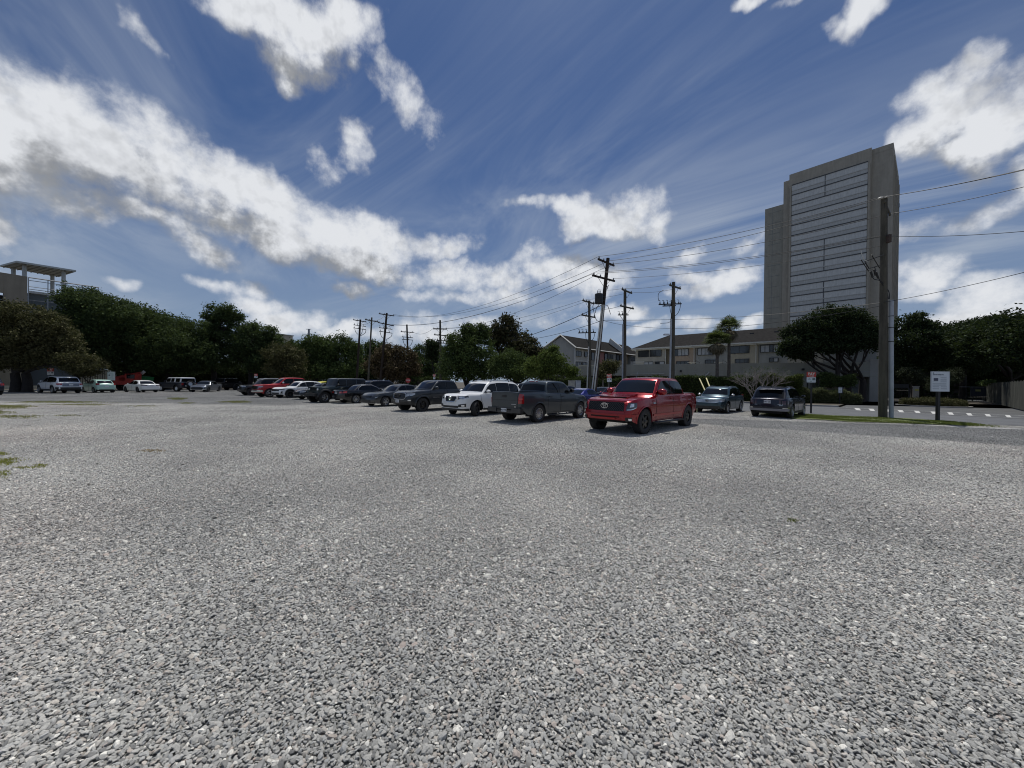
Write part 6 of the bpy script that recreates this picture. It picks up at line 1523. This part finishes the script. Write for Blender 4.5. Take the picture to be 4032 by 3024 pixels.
m_ = MB(); mb = MB(); q = gpt(3592, 43.4); gp = thing('gate_pillar', 'grey concrete pillar between the two gates', 'pillar', q, al); mb.box((.3, 0, .9), (.5, .4, 1.8)); mb.build('shaft', M_conc, gp); mb = MB(); mb.box((.3, 0, 1.84), (.6, .5, .08)); mb.build('cap', M_conc, gp)
q = gpt(3845, 47); bx = thing('gate_operator', 'dark shelter box with a yellow notice at the right gate', 'gate box', q, al)
mb = MB(); mb.box((.2, 0, 1.3), (1.3, .5, 1.1)); mb.build('housing', mat('dark_blue_box', (.03, .04, .06), .6), bx); mb = MB(); mb.box((-.2, 0, 1.88), (2.3, .6, .06)); mb.build('top', M_galv, bx)
mb = MB(); mb.box((.1, -.27, 1.45), (.42, .02, .24)); mb.build('notice', mat('yellow_notice', (.42, .42, .18), .6), bx); mb = MB(); mb.tube([(-.3, 0, 0), (-.3, 0, .76)], .04, 6); mb.build('leg', M_blackm, bx); mb = MB(); mb.tube([(.7, 0, 0), (.7, 0, .76)], .04, 6); mb.build('leg', M_blackm, bx)
# board fence at the right edge
A, B = gpt(3868, 50.0), gpt(4100, 23.8); W_ = Wall(A, B); bf = thing('board_fence', 'weathered vertical board fence at the right edge', 'fence', A)
M_board = mat('grey_board', (.050, .054, .040), .95, var=.8, vscale=1.6, bump=.5, bscale=14, streak=.8)
n = 98
for i in range(n):
    mb = MB(); t0 = W_.L*i/n; hgt = 2.32+.05*math.sin(i*1.7); W_.box(mb, t0+.008, t0+W_.L/n-.008, .12, hgt, random.uniform(-.012, .012), .04); part(mb, 'board', M_board, bf, bf)
for z in (.5, 1.8): mb = MB(); W_.box(mb, 0, W_.L, z, z+.09, -.09, -.03); part(mb, 'rail', M_board, bf, bf)
for px in (4022,):
    mb = MB(); t0 = W_.t(px); W_.box(mb, t0-.5, t0+1.5, 0, 2.4, .05, .12); part(mb, 'pale_panel', M_conc, bf, bf) 
hedge('vine', 'green vine on top of the board fence', 'vine', gpt(3868, 50.2), gpt(3915, 42), .5, 2.1, 2.5, L_mid, .16, 3500, None, .2, False)
mb = MB(); strip(mb, [G(3858, 1556), G(3930, 1583), G(4032, 1614), G(4120, 1640)], .18, 0, .16); tag(mb.build('kerb', M_conc), kind='structure')

# ------------------------------------------------------------------ signs
def sign_root(name, label, px, py, cat='sign', group=None, face=0):
    q = G(px, py); return thing(name, label, cat, q, face, group), q
def pay_sign(label, px, gy, y0, y1, x0, x1, D=None, lean=0):
    """board between photo rows y0..y1 and columns x0..x1"""
    q = G(px, gy) if D is None else gpt(px, D); D = q.y
    root = thing('pay_sign', label, 'sign', q, 0, 'red and white pay to park signs'); w = (x1-x0)/F*D; zt_, zb_ = zof(px, y0, D), zof(px, y1, D); h = zt_-zb_
    cx = ((x0+x1)/2-px)/F*D
    mb = MB(); mb.box((0, 0, zb_/2+.1), (.07, .07, zb_+.2)); mb.build('post', M_blackm, root)
    mb = MB(); mb.box((cx, -.05, zb_+h*.25), (w, .02, h*.5)); b = mb.build('lower_panel', M_white, root)
    mb = MB(); mb.box((cx, -.052, zb_+h*.76), (w*1.03, .022, h*.5)); r_ = mb.build('red_panel', M_red, root)
    t = MB(); text_mesh(t, 'PAY', h*.36, (cx, -.064, zb_+h*.80), (1, 0, 0), (0, 0, 1), bold=.012*h); t.build('lettering', mat('pale_letter', (.72, .66, .60), .6), r_, fix=False)
    t = MB(); text_mesh(t, 'TO PARK', h*.105, (cx, -.064, zb_+h*.60), (1, 0, 0), (0, 0, 1), bold=.004*h); t.build('lettering', mat('pale_letter', (.72, .66, .60), .6), r_, fix=False)
    t = MB(); t.prism([(cx-w*.40, -.0605, zb_+h*.32), (cx-w*.20, -.0605, zb_+h*.39), (cx-w*.05, -.0605, zb_+h*.32), (cx-w*.05, -.0605, zb_+h*.29), (cx-w*.40, -.0605, zb_+h*.29)], (0, -.003, 0)); t.build('pictogram', mat('teal_ink', (.16, .25, .30), .6), b, fix=False)
    t = MB(); t.box((cx+w*.27, -.0615, zb_+h*.33), (w*.30, .003, h*.22)); t.build('dark_patch', mat('grey_ink', (.13, .16, .17), .6), b)
    t = MB(); t.box((cx-w*.05, -.0615, zb_+h*.12), (w*.24, .003, h*.05)); t.build('text_line', mat('grey_ink', (.13, .16, .17), .6), b)
    root.rotation_euler[1] = R(lean)
    return root
pay_sign('PAY sign on a black post right of the dark blue SUV', 3193, 1628, 1465, 1506, 3172, 3207)
pay_sign('tilted PAY sign behind the red truck windscreen', 2404, 1600, 1473, 1504, 2395, 2413, 27.5, -3)
pay_sign('PAY sign above the roof of the silver SUV at the far left', 198, 1500, 1450, 1476, 188, 214, 45)
pay_sign('small distant PAY sign above the black SUV', 1008, 1500, 1472, 1488, 1002, 1015, 52)
pay_sign('narrow distant sign between the grey sedan and dark grey pickup', 1710, 1500, 1474, 1493, 1706, 1714, 42)
def notice(label, px, gy, x0, x1, y0, y1, post, D=None):
    q = G(px, gy) if D is None else gpt(px, D); D = q.y
    root = thing('notice_board', label, 'notice board', q, 0); w = (x1-x0)/F*D; zt_, zb_ = zof(px, y0, D), zof(px, y1, D); h = zt_-zb_; cx = ((x0+x1)/2-px)/F*D
    mb = MB(); mb.box((0, .05, zt_/2), (post, post, zt_-.05)); mb.build('post', M_blackm, root)
    mb = MB(); mb.box((cx, -.03, (zt_+zb_)/2), (w, .03, h)); b = mb.build('board', M_white, root)
    mb = MB(); y = -.03
    for a, c, d in (((cx, y, zt_+.006), (w+.03, .05, .022), 0), ((cx, y, zb_-.006), (w+.03, .05, .03), 0), ((cx-w/2-.006, y, (zt_+zb_)/2), (.022, .05, h), 0), ((cx+w/2+.006, y, (zt_+zb_)/2), (.022, .05, h), 0)): mb.box(a, c)
    mb.build('frame', mat('frame_metal', (.5, .52, .55), .4, .4), root)
    yy = -.0465; t = MB()
    t.box((cx-w*.39, yy, zb_+h*.93), (w*.07, .003, h*.05)); text_mesh(t, 'Reserved Parking Only', h*.060, (cx-w*.43, yy-.001, zb_+h*.855), (1, 0, 0), (0, 0, 1), bold=.0025, align='LEFT')
    t.build('heading', M_ink, b, fix=False)
    t = MB(); t.box((cx-w*.25, yy, zb_+h*.60), (w*.25, .003, h*.15)); t.build('dark_patch', mat('grey_ink2', (.07, .08, .12), .6), b)
    t = MB()
    for f in (.71, .68, .62, .59, .56, .50, .47): t.box((cx+w*.18, yy, zb_+h*f), (w*.34, .003, h*.010))
    for f in (.40, .36, .30): t.box((cx-w*.05, yy, zb_+h*f), (w*.78, .003, h*.012))
    for f in (.24, .21, .14, .11): t.box((cx-w*.25, yy, zb_+h*f), (w*.36, .003, h*.010)); t.box((cx+w*.2, yy, zb_+h*f), (w*.34, .003, h*.010))
    t.box((cx-w*.05, yy, zb_+h*.785), (w*.80, .003, h*.008)); t.box((cx-w*.28, yy, zb_+h*.475), (w*.30, .003, h*.012))
    t.build('text_lines', mat('faint_ink', (.16, .19, .24), .6), b)
notice('large white parking notice board on a black post, right', 3696, 1660, 3661, 3731, 1464, 1540, .115)
notice('white parking notice board beside the mint hatchback, left', 440, 1500, 425, 453, 1464, 1497, .1, 44)
# small white sign on dark backing
q = G(3306, 1595); sg = thing('small_sign', 'small white sign on a dark rounded backing in the shrubs', 'sign', q); D = q.y; zt_, zb_ = zof(3306, 1526, D), zof(3306, 1546, D)
mb = MB(); mb.box((0, 0, zb_/2), (.06, .06, zb_)); mb.build('post', M_blackm, sg)
mb = MB(); mb.box((.04, -.02, (zt_+zb_)/2), (.48, .03, zt_-zb_+.14)); mb.build('backing', mat('dark_navy_backing', (.015, .02, .035), .6), sg)
mb = MB(); mb.box((0, -.045, (zt_+zb_)/2), (.33, .02, zt_-zb_)); pn = mb.build('panel', M_white, sg)
for f in (.8, .7, .45, .35, .22): mb = MB(); mb.box((0, -.057, zb_+(zt_-zb_)*f), (.2, .003, .018)); mb.build('text_line', mat('grey_ink', (.13, .16, .17), .6), pn)
# stop signs seen from the side
for px, py, D, lb_ in ((1224, 1484, 66, 'distant red stop sign behind the white crossover'), (1607, 1498, 52, 'distant red sign behind the grey sedan')):
    q = gpt(px, D); z = zof(px, py, D); s_ = thing('stop_sign', lb_, 'stop sign', q); mb = MB(); mb.tube([(0, 0, 0), (0, 0, z)], .035, 6); mb.build('post', M_galv, s_)
    mb = MB(); mb.prism([(.36*math.cos(R(22.5+45*i)), -.05, z+.36*math.sin(R(22.5+45*i))) for i in range(8)], (0, .012, 0)); b = mb.build('plate', mat('stop_red', (.35, .03, .03), .5), s_)
    t = MB(); text_mesh(t, 'STOP', .24, (0, -.053, z), (1, 0, 0), (0, 0, 1), bold=.004); t.build('lettering', M_white, b, fix=False)
# electrical cabinets
for px, w, lb_, c_ in ((2251, .75, 'beige electrical cabinet left of the pair', (.40, .39, .34)), (2275, .65, 'pale grey electrical cabinet right of the pair', (.45, .47, .50))):
    q = gpt(px, 34.5); e_ = thing('electrical_cabinet', lb_, 'electrical cabinet', q, 0, 'electrical cabinets by the hedge'); z = zof(px, 1500, 34.5)
    mb = MB(); mb.box((0, 0, z/2), (w*.72, .5, z)); mb.build('housing', mat('cab_%d' % px, c_, .6, var=.1), e_, smooth=20)
    mb = MB(); mb.box((0, -.26, z/2), (w*.6, .02, z*.8)); d_ = mb.build('door', mat('cab_%d' % px, c_), e_); mb = MB(); mb.box((w*.22, -.28, z*.55), (.03, .03, .14)); mb.build('handle', M_blackm, d_)
    mb = MB(); mb.box((0, 0, z+.02), (w*.78, .56, .05)); mb.build('lid', mat('cab_%d' % px, c_), e_)
# yellow guy wire guards
for (x0, y0, x1, y1), lb_ in (((2754, 1491, 2776, 1538), 'yellow guy wire guard left of the pair'), ((2781, 1489, 2795, 1525), 'yellow guy wire guard right of the pair')):
    a = P(x0, y0, 27.5); b = P(x1, y1, 26.3); d = (b-a); b2 = a+d*(a.z/(a.z-b.z)); g_ = thing('guy_guard', lb_, 'guy wire guard', b2, 0, 'yellow guy wire guards')
    mb = MB(); mb.tube([a-b2, Vector((0, 0, 0))], .045, 7); mb.build('sleeve', mat('yellow_plastic', (.52, .47, .22), .6), g_, smooth=40)
    mb = MB(); mb.tube([a-b2-d*3, a-b2], .010, 4); mb.build('guy_wire', M_wire, g_)
# red machine, green bin at the far left
q = gpt(500, 50); rm = thing('telehandler', 'red construction lift standing behind the white sedan', 'construction machine', q, R(12))
M_mred = mat('machine_red', (.30, .025, .018), .5, var=.25, vscale=3)
mb = MB(); mb.box((0, 0, 1.05), (3.8, 1.8, .55)); mb.box((-1.0, 0, 1.5), (1.4, 1.6, .5)); mb.build('chassis', M_mred, rm, smooth=20)
mb = MB(); mb.box((.9, -.3, 1.75), (1.3, .9, 1.0)); cb = mb.build('cab', M_mred, rm, smooth=20); mb = MB(); mb.box((.9, -.76, 1.9), (.9, .03, .55)); mb.build('window', M_glass, cb)
mb = MB(); mb.box((-.2, .5, 2.0), (3.6, .3, .35), 0, (Vector((.97, 0, .24)), Vector((0, 1, 0)), Vector((-.24, 0, .97)))); mb.build('boom', M_mred, rm)
mb = MB(); mb.box((1.55, .4, 2.45), (.5, .1, .35), 0, (Vector((.7, 0, .7)), Vector((0, 1, 0)), Vector((-.7, 0, .7)))); mb.build('raised_panel', mat('boom_grey', (.38, .38, .36), .5), rm)
for sx in (-1.3, 1.3):
    for sy in (-.95, .95):
        mb = MB(); mb.lathe([(.25, -.18), (.5, -.2), (.55, -.12), (.55, .12), (.5, .2), (.25, .18), (.02, .1)], 22, axis='y', o=(sx, sy, .55)); mb.build('wheel', M_rub, rm, smooth=40)
q = gpt(560, 53); gb_ = thing('green_bin', 'green waste skip beside the red lift', 'waste skip', q, R(8)); M_gr = mat('bin_green', (.03, .24, .07), .5, var=.15)
mb = MB(); mb.prism([(-.7, -.8, .3), (.7, -.8, .3), (.9, -.8, 1.8), (-.9, -.8, 1.8)], (0, 1.6, 0)); mb.build('tub', M_gr, gb_)
mb = MB(); mb.box((0, 0, 1.84), (1.9, 1.75, .08)); mb.build('rim', M_gr, gb_); mb = MB(); mb.prism([(-.8, -.7, 1.88), (.8, -.7, 1.88), (0, -.7, 2.05)], (0, 1.4, 0)); mb.build('lid', M_gr, gb_)

# ------------------------------------------------------------------ utility poles and wires
def PZy(px, py, D): return P(px, py, D)
PG = 'wooden utility poles'
def upole(label, base, top, D, r0, m_, arms=(), racks=(), conduit=None, dD=1.2, insul=True, loops=()):
    a = P(base[0], base[1], D); b = P(top[0], top[1], D); d = b-a; g0 = a-d*(a.z/d.z)
    root = thing('utility_pole', label, 'utility pole', g0, 0, PG); L = lambda p: Vector(p)-g0
    mb = MB(); mb.tube([L(g0)-Vector((0, 0, .1)), L(g0.lerp(b, .5)), L(b)], [r0, r0*.88, r0*.74], 12); mb.build('pole', m_, root, smooth=50)
    for (x0, y0, x1, y1, dl, dr) in arms:
        p, q = L(P(x0, y0, D+dl)), L(P(x1, y1, D+dr)); ax = (q-p).normalized(); ay = ax.cross(UPZ).normalized()
        mb = MB(); mb.box((p+q)/2, ((q-p).length, .09, .12), 0, (ax, ay, ay.cross(ax))); ar = mb.build('crossarm', m_, root)
        mid = (p+q)/2
        for s_, e in ((.24, p), (.78, q)):
            mb = MB(); k1 = p.lerp(q, s_); mb.tube([k1-Vector((0, 0, .05)), p.lerp(q, .5)-Vector((0, 0, .62))], .018, 4); mb.build('brace', M_blackm, ar)
        if insul:
            for s_ in (.06, .34, .94):
                k1 = p.lerp(q, s_); mb = MB(); mb.lathe([(.02, .05), (.05, .08), (.055, .12), (.04, .13), (.05, .16), (.035, .20), (.001, .21)], 8, o=k1); mb.build('insulator', M_galv, ar, smooth=50)
    for (x0, y0, x1, y1, n) in racks:
        p, q = L(P(x0, y0, D-.3)), L(P(x1, y1, D+.3)); ax = (q-p).normalized(); ay = ax.cross(UPZ).normalized()
        mb = MB(); mb.box((p+q)/2, ((q-p).length, .07, .09), 0, (ax, ay, UPZ)); ar = mb.build('switch_rack', M_blackm, root)
        for i in range(n):
            k1 = p.lerp(q, (i+.3)/n); mb = MB(); h = .32; mb.tube([k1, k1+Vector((0, 0, h*.5))], .05, 6); mb.tube([k1+Vector((0, 0, h*.5)), k1+Vector((0, 0, h)), k1+Vector((-.14, 0, h*1.05))], .022, 4); mb.build('cutout', M_blackm, ar)
    for lp in loops:
        mb = MB(); pts = [L(P(x, y, D-.1)) for x, y in lp]
        sp = [pts[0]]
        for i in range(len(pts)-1):
            p0 = pts[max(i-1, 0)]; p1 = pts[i]; p2 = pts[i+1]; p3 = pts[min(i+2, len(pts)-1)]
            for t_ in (.25, .5, .75, 1): sp.append(.5*((2*p1)+(-p0+p2)*t_+(2*p0-5*p1+4*p2-p3)*t_*t_+(-p0+3*p1-3*p2+p3)*t_**3))
        mb.tube(sp, .022*max(1, D/32), 5); mb.build('cable_loop', M_wire, root, smooth=60)
    if conduit:
        for (x0, y0, x1, y1, rr, mm) in conduit:
            p, q = L(P(x0, y0, D-.15)), L(P(x1, y1, D-.15)); e = p+(q-p)*((p.z)/(p.z-q.z)); mb = MB(); mb.tube([p, e], rr, 10); mb.build('conduit', mm, root, smooth=50)
    return root, g0
PA, gA = upole('leaning dark pole with a transformer drum and two white conduits', (2342, 1525), (2394, 1017), 27, .165, M_dwood, arms=[(2355, 1020, 2418, 1046, -.7, .7), (2333, 1084, 2420, 1107, -1.1, 1.1)], conduit=[(2371, 1200, 2332, 1525, .05, M_trim), (2378, 1200, 2341, 1525, .055, M_trim)],
                loops=[[(2378, 1201), (2392, 1204), (2400, 1225), (2404, 1238)], [(2360, 1172), (2336, 1200), (2338, 1225), (2350, 1262), (2372, 1262)], [(2362, 1195), (2348, 1215), (2345, 1232)], [(2382, 1120), (2392, 1130), (2390, 1140), (2396, 1122)]])
c_ = P(2358, 1176, 26.8)-gA; mb = MB(); mb.lathe([(.001, -.36), (.27, -.36), (.29, -.30), (.29, .30), (.27, .34), (.05, .40), (.001, .40)], 18, o=c_); tr_ = mb.build('transformer', M_blackm, PA, smooth=40)
for s_ in (-.08, .08): mb = MB(); mb.lathe([(.035, .38), (.05, .42), (.03, .46), (.045, .50), (.02, .60), (.001, .62)], 8, o=c_+Vector((s_, 0, 0))); mb.build('bushing', M_galv, tr_, smooth=50)
mb = MB(); mb.box(c_+Vector((.36, 0, .12)), (.22, .08, .06)); mb.box(c_+Vector((.34, 0, -.12)), (.22, .08, .06)); mb.build('bracket', M_blackm, tr_)
PB, gB = upole('grey pole left of the leaning pole with two crossarms', (2323, 1500), (2320, 1184), 36, .16, M_wood, arms=[(2294, 1183, 2340, 1196, -.7, .7), (2290, 1240, 2343, 1250, -.7, .7)], racks=[(2277, 1311, 2346, 1309, 5)], conduit=[(2318, 1365, 2312, 1515, .06, M_trim)], loops=[[(2306, 1312), (2308, 1335), (2317, 1350)], [(2342, 1312), (2338, 1330), (2328, 1343)]])
PC, gC = upole('grey pole with conduit rising behind the red truck roof', (2459, 1480), (2461, 1140), 34, .17, M_wood, arms=[(2449, 1139, 2488, 1155, -.7, .7), (2442, 1204, 2495, 1216, -.8, .8)], racks=[(2434, 1240, 2474, 1240, 3)], conduit=[(2453, 1277, 2451, 1500, .07, M_pvc)], loops=[[(2437, 1236), (2446, 1250), (2454, 1262), (2454, 1278)]])
PD, gD = upole('grey pole with a street lamp arm above the red truck bed', (2648, 1480), (2652, 1111), 31, .18, M_wood, arms=[(2637, 1122, 2680, 1137, -.5, .9)], racks=[(2594, 1199, 2683, 1196, 6), (2610, 1205, 2660, 1203, 2)], conduit=[(2643, 1257, 2638, 1500, .075, M_pvc)],
                loops=[[(2637, 1205), (2640, 1225), (2643, 1240), (2641, 1258)], [(2679, 1188), (2678, 1212), (2668, 1235), (2656, 1244)], [(2613, 1142), (2594, 1155), (2592, 1175), (2597, 1184)], [(2640, 1265), (2630, 1271), (2600, 1273)]])
mb = MB(); p0 = P(2643, 1322, 31)-gD; p1 = P(2626, 1318, 30.6)-gD; mb.tube([p0, p1], .03, 6); la = mb.build('lamp_arm', M_galv, PD)
mb = MB(); mb.box(p1+Vector((-.08, -.1, 0)), (.42, .28, .12)); mb.build('lamp_head', mat('lamp_pale', (.55, .58, .62), .4), la, smooth=30)
PE, gE = upole('tall near wooden pole with a thick grey conduit, front of the tower', (3476, 1600), (3481, 779), 20.6, .20, M_wood, arms=[(3482, 792, 3504, 846, -.2, 2.4)], insul=True, conduit=[(3509, 1182, 3509, 1640, .105, M_pvc)],
                loops=[[(3498, 1178), (3490, 1140), (3470, 1115), (3458, 1092), (3450, 1070), (3443, 1050)], [(3502, 1178), (3500, 1150), (3485, 1125), (3465, 1105), (3440, 1098), (3432, 1075), (3424, 1068)], [(3482, 1640), (3486, 1400), (3484, 1150), (3482, 800)]])
for z in (1245, 1290, 1345): mb = MB(); c_ = P(3509, z, 20.45)-gE; mb.lathe([(.115, -.02), (.118, 0), (.115, .02)], 12, o=c_); mb.build('conduit_strap', M_blackm, PE)
for i, (x0, y0, x1, y1) in enumerate([(3405, 1030, 3480, 1003), (3418, 1058, 3462, 1046), (3432, 1004, 3464, 1056), (3406, 1032, 3420, 1054), (3390, 1022, 3420, 1068)]):
    mb = MB(); mb.tube([P(x0, y0, 20.1)-gE, P(x1, y1, 20.4)-gE], .022, 5); mb.build('switch_frame', M_blackm, PE)
for i, (x, y, x1, y1) in enumerate([(3442, 1060, 3448, 1085), (3449, 1070, 3458, 1096), (3428, 1068, 3436, 1092)]):
    mb = MB(); mb.tube([P(x, y, 20.1)-gE, P(x1, y1, 20.15)-gE], .05, 7); mb.build('cable_end', M_blackm, PE)
for pp_ in ([(3390, 986), (3394, 1005), (3402, 1022), (3416, 1030)],):
    mb = MB(); mb.tube([P(x, y, 20.0)-gE for x, y in pp_], .022, 6); mb.build('white_lead', M_trim, PE, smooth=50)
mb = MB(); c_ = P(3498, 940, 20.4)-gE; mb.box(c_, (.16, .2, .42)); mb.build('fuse_box', mat('brown_box', (.07, .045, .035), .8), PE)
c_ = P(3467, 779, 20.5)-gE; mb = MB(); mb.lathe([(.001, -.05), (.13, -.04), (.10, .02), (.03, .05), (.001, .05)], 12, o=c_); mb.build('insulator', M_trim, PE, smooth=50)
c_ = P(3490, 776, 20.5)-gE; mb = MB(); mb.lathe([(.001, -.05), (.13, -.04), (.10, .02), (.03, .05), (.001, .05)], 12, o=c_); mb.build('insulator', M_trim, PE, smooth=50)
PF, gF = upole('leftmost dark pole of the left group with looped cables', (1408, 1440), (1419, 1258), 62, .19, M_dwood, arms=[(1390, 1259, 1443, 1268, -.8, .8)], racks=[(1392, 1279, 1441, 1286, 4), (1390, 1291, 1441, 1298, 3)], loops=[[(1397, 1295), (1401, 1308), (1410, 1317)], [(1441, 1298), (1437, 1312), (1418, 1323)], [(1427, 1295), (1425, 1310), (1417, 1322)]])
PG_, gG = upole('slender pale grey pole in the left group', (1452, 1460), (1464, 1250), 50, .13, M_wood, arms=[(1438, 1258, 1490, 1268, -.8, .8)])
PH, gH = upole('tallest dark pole of the left group with two arms', (1512, 1350), (1523, 1233), 54, .19, M_dwood, arms=[(1492, 1235, 1552, 1244, -.9, .9), (1489, 1270, 1551, 1283, -.9, .9)], racks=[(1492, 1290, 1545, 1297, 4), (1492, 1304, 1545, 1312, 3)], loops=[[(1497, 1308), (1502, 1325), (1512, 1333)], [(1544, 1312), (1540, 1325), (1521, 1337)]])
PI_, gI = upole('short dark pole with a loop below its rack', (1605, 1370), (1602, 1278), 60, .17, M_dwood, arms=[(1578, 1306, 1628, 1309, -.7, .7)], racks=[(1582, 1326, 1626, 1330, 3), (1583, 1336, 1624, 1339, 2)], loops=[[(1586, 1336), (1592, 1355), (1604, 1368)], [(1624, 1338), (1620, 1355), (1606, 1368)]])
PJ, gJ = upole('pale pole left of the bushy green tree', (1735, 1480), (1733, 1261), 49, .16, M_wood, arms=[(1705, 1295, 1760, 1296, -.6, .6), (1709, 1318, 1765, 1322, -.6, .6)], racks=[(1719, 1340, 1759, 1342, 3), (1721, 1350, 1759, 1352, 2)])
# far transmission mast
a_ = gpt(1214, 118); zt_ = zof(1214, 1296, 118); ms_ = thing('steel_mast', 'distant steel mast with thin arms above the trees', 'mast', a_)
mb = MB(); mb.tube([(0, 0, 0), (0, 0, zt_)], [.45, .3], 8); mb.build('mast', M_galv, ms_, smooth=50)
for y, xl, xr2 in ((1296, 1203, 1222), (1316, 1188, 1228), (1333, 1186, 1214)): mb = MB(); z = zof(1214, y, 118); mb.box(((xl+xr2)/2*.0802-1214*.0802, 0, z), ((xr2-xl)*.0802, .15, .15)); mb.build('arm', M_galv, ms_)

def wire(label, pts, sag, r=.014, group='overhead wires', thick=None):
    """pts: (px, py, D) attachment points; hangs between them"""
    P3 = [P(*p) for p in pts]; out = []
    if pts[-1][0] == 4200:                       # runs on to the next pole, out of the picture
        P3.append(P3[-1]+(P3[-1]-P3[-2])*1.6); sag = list(sag)+[.3] if isinstance(sag, (list, tuple)) else sag
    for i, (a, b) in enumerate(zip(P3, P3[1:])):
        s_ = sag[i] if isinstance(sag, (list, tuple)) else sag; n = 14
        for j in range(n+(i == len(P3)-2)):
            t_ = j/n; p = a.lerp(b, t_); p.z -= s_*4*t_*(1-t_); out.append(p)
    rr = [max(r*.9, .00033*p.y) for p in out]
    mb = MB(); mb.tube(out, rr, 5); o = mb.build('overhead_wire', M_wire, smooth=60); tag(o, label, 'overhead wire', group)
UPW = 'thin dark wire of the upper bundle running left from the leaning pole'
wire('upper left wire from the leaning pole top to the tallest left pole', [(2357, 1010, 26.4), (1552, 1243, 54.5)], 1.6)
wire('second wire down from the leaning pole top running left', [(2392, 1030, 27), (1549, 1238, 54.5)], 1.7)
wire('third wire down running left from the leaning pole', [(2414, 1040, 27.7), (1551, 1280, 54.5)], 1.4)
wire('fourth wire, from the leaning pole lower arm running left', [(2339, 1076, 25.9), (1530, 1276, 54)], 1.3)
wire('fifth wire, from the lower arm to the pale pole', [(2352, 1080, 26.3), (1757, 1294, 49.4)], .9)
wire('sixth wire, ending on the pale pole upper arm', [(2296, 1181, 35.5), (1708, 1293, 48.6)], .7)
wire('seventh wire, ending on the pale pole lower arm', [(2318, 1183, 36), (1762, 1320, 49.4)], .6)
wire('thick cable slanting down behind the magnolia', [(2372, 1200, 27), (1990, 1345, 50)], .35, .03)
wire('lowest cable slanting down behind the magnolia', [(2372, 1262, 27), (1980, 1340, 52)], .5, .02)
wire('topmost wire to the tall near pole and out of frame at right', [(2357, 1010, 26.4), (3467, 777, 20.5), (4200, 626, 14.5)], [.35, .12], .017)
wire('wire on the near pole top pin running right out of frame', [(2392, 1028, 27), (3490, 774, 20.5), (4200, 630, 14.4)], [.45, .10], .017)
wire('third wire across the tower running right out of frame', [(2414, 1039, 27.7), (3502, 842, 22.6), (4200, 694, 15.5)], [.40, .12], .017)
wire('double wire crossing the tower middle', [(2339, 1072, 25.9), (3475, 928, 20.6), (4200, 895, 13)], [.30, .15], .014)
wire('wire just below the double wire', [(2352, 1076, 26.3), (3470, 932, 20.6)], .32, .014)
wire('thin wire ending on the near pole fuse box', [(2416, 1097, 28), (3475, 968, 20.6)], .30, .012)
wire('nearly level wire low across the tower base', [(2375, 1261, 27), (2652, 1258, 31), (3470, 1192, 20.6), (4200, 1030, 14)], [.02, .2, .1], .015)
wire('sagging wire passing behind the palms', [(2375, 1262, 27), (2461, 1281, 34), (2652, 1294, 31), (3470, 1204, 20.6)], [.03, .05, .35], .015)
wire('wire from the grey pole top to the lamp pole', [(2355, 1140, 34.5), (2449, 1136, 33.4), (2637, 1120, 30.5)], [.1, .12], .014)
wire('second wire between the two grey poles', [(2296, 1181, 35.3), (2484, 1150, 34.7), (2655, 1138, 31)], [.1, .15], .014)
wire('cable with clamps between leaning pole and grey pole', [(2376, 1218, 27), (2443, 1204, 33.2)], .06, .018)
wire('wire linking the three poles of the left group', [(1419, 1275, 62), (1464, 1262, 50), (1523, 1237, 54)], [.3, .3], .016)
wire('wire on the short dark pole running to the pale pole', [(1578, 1305, 59.5), (1628, 1308, 60.5), (1706, 1293, 48.4)], [.02, .5], .016)

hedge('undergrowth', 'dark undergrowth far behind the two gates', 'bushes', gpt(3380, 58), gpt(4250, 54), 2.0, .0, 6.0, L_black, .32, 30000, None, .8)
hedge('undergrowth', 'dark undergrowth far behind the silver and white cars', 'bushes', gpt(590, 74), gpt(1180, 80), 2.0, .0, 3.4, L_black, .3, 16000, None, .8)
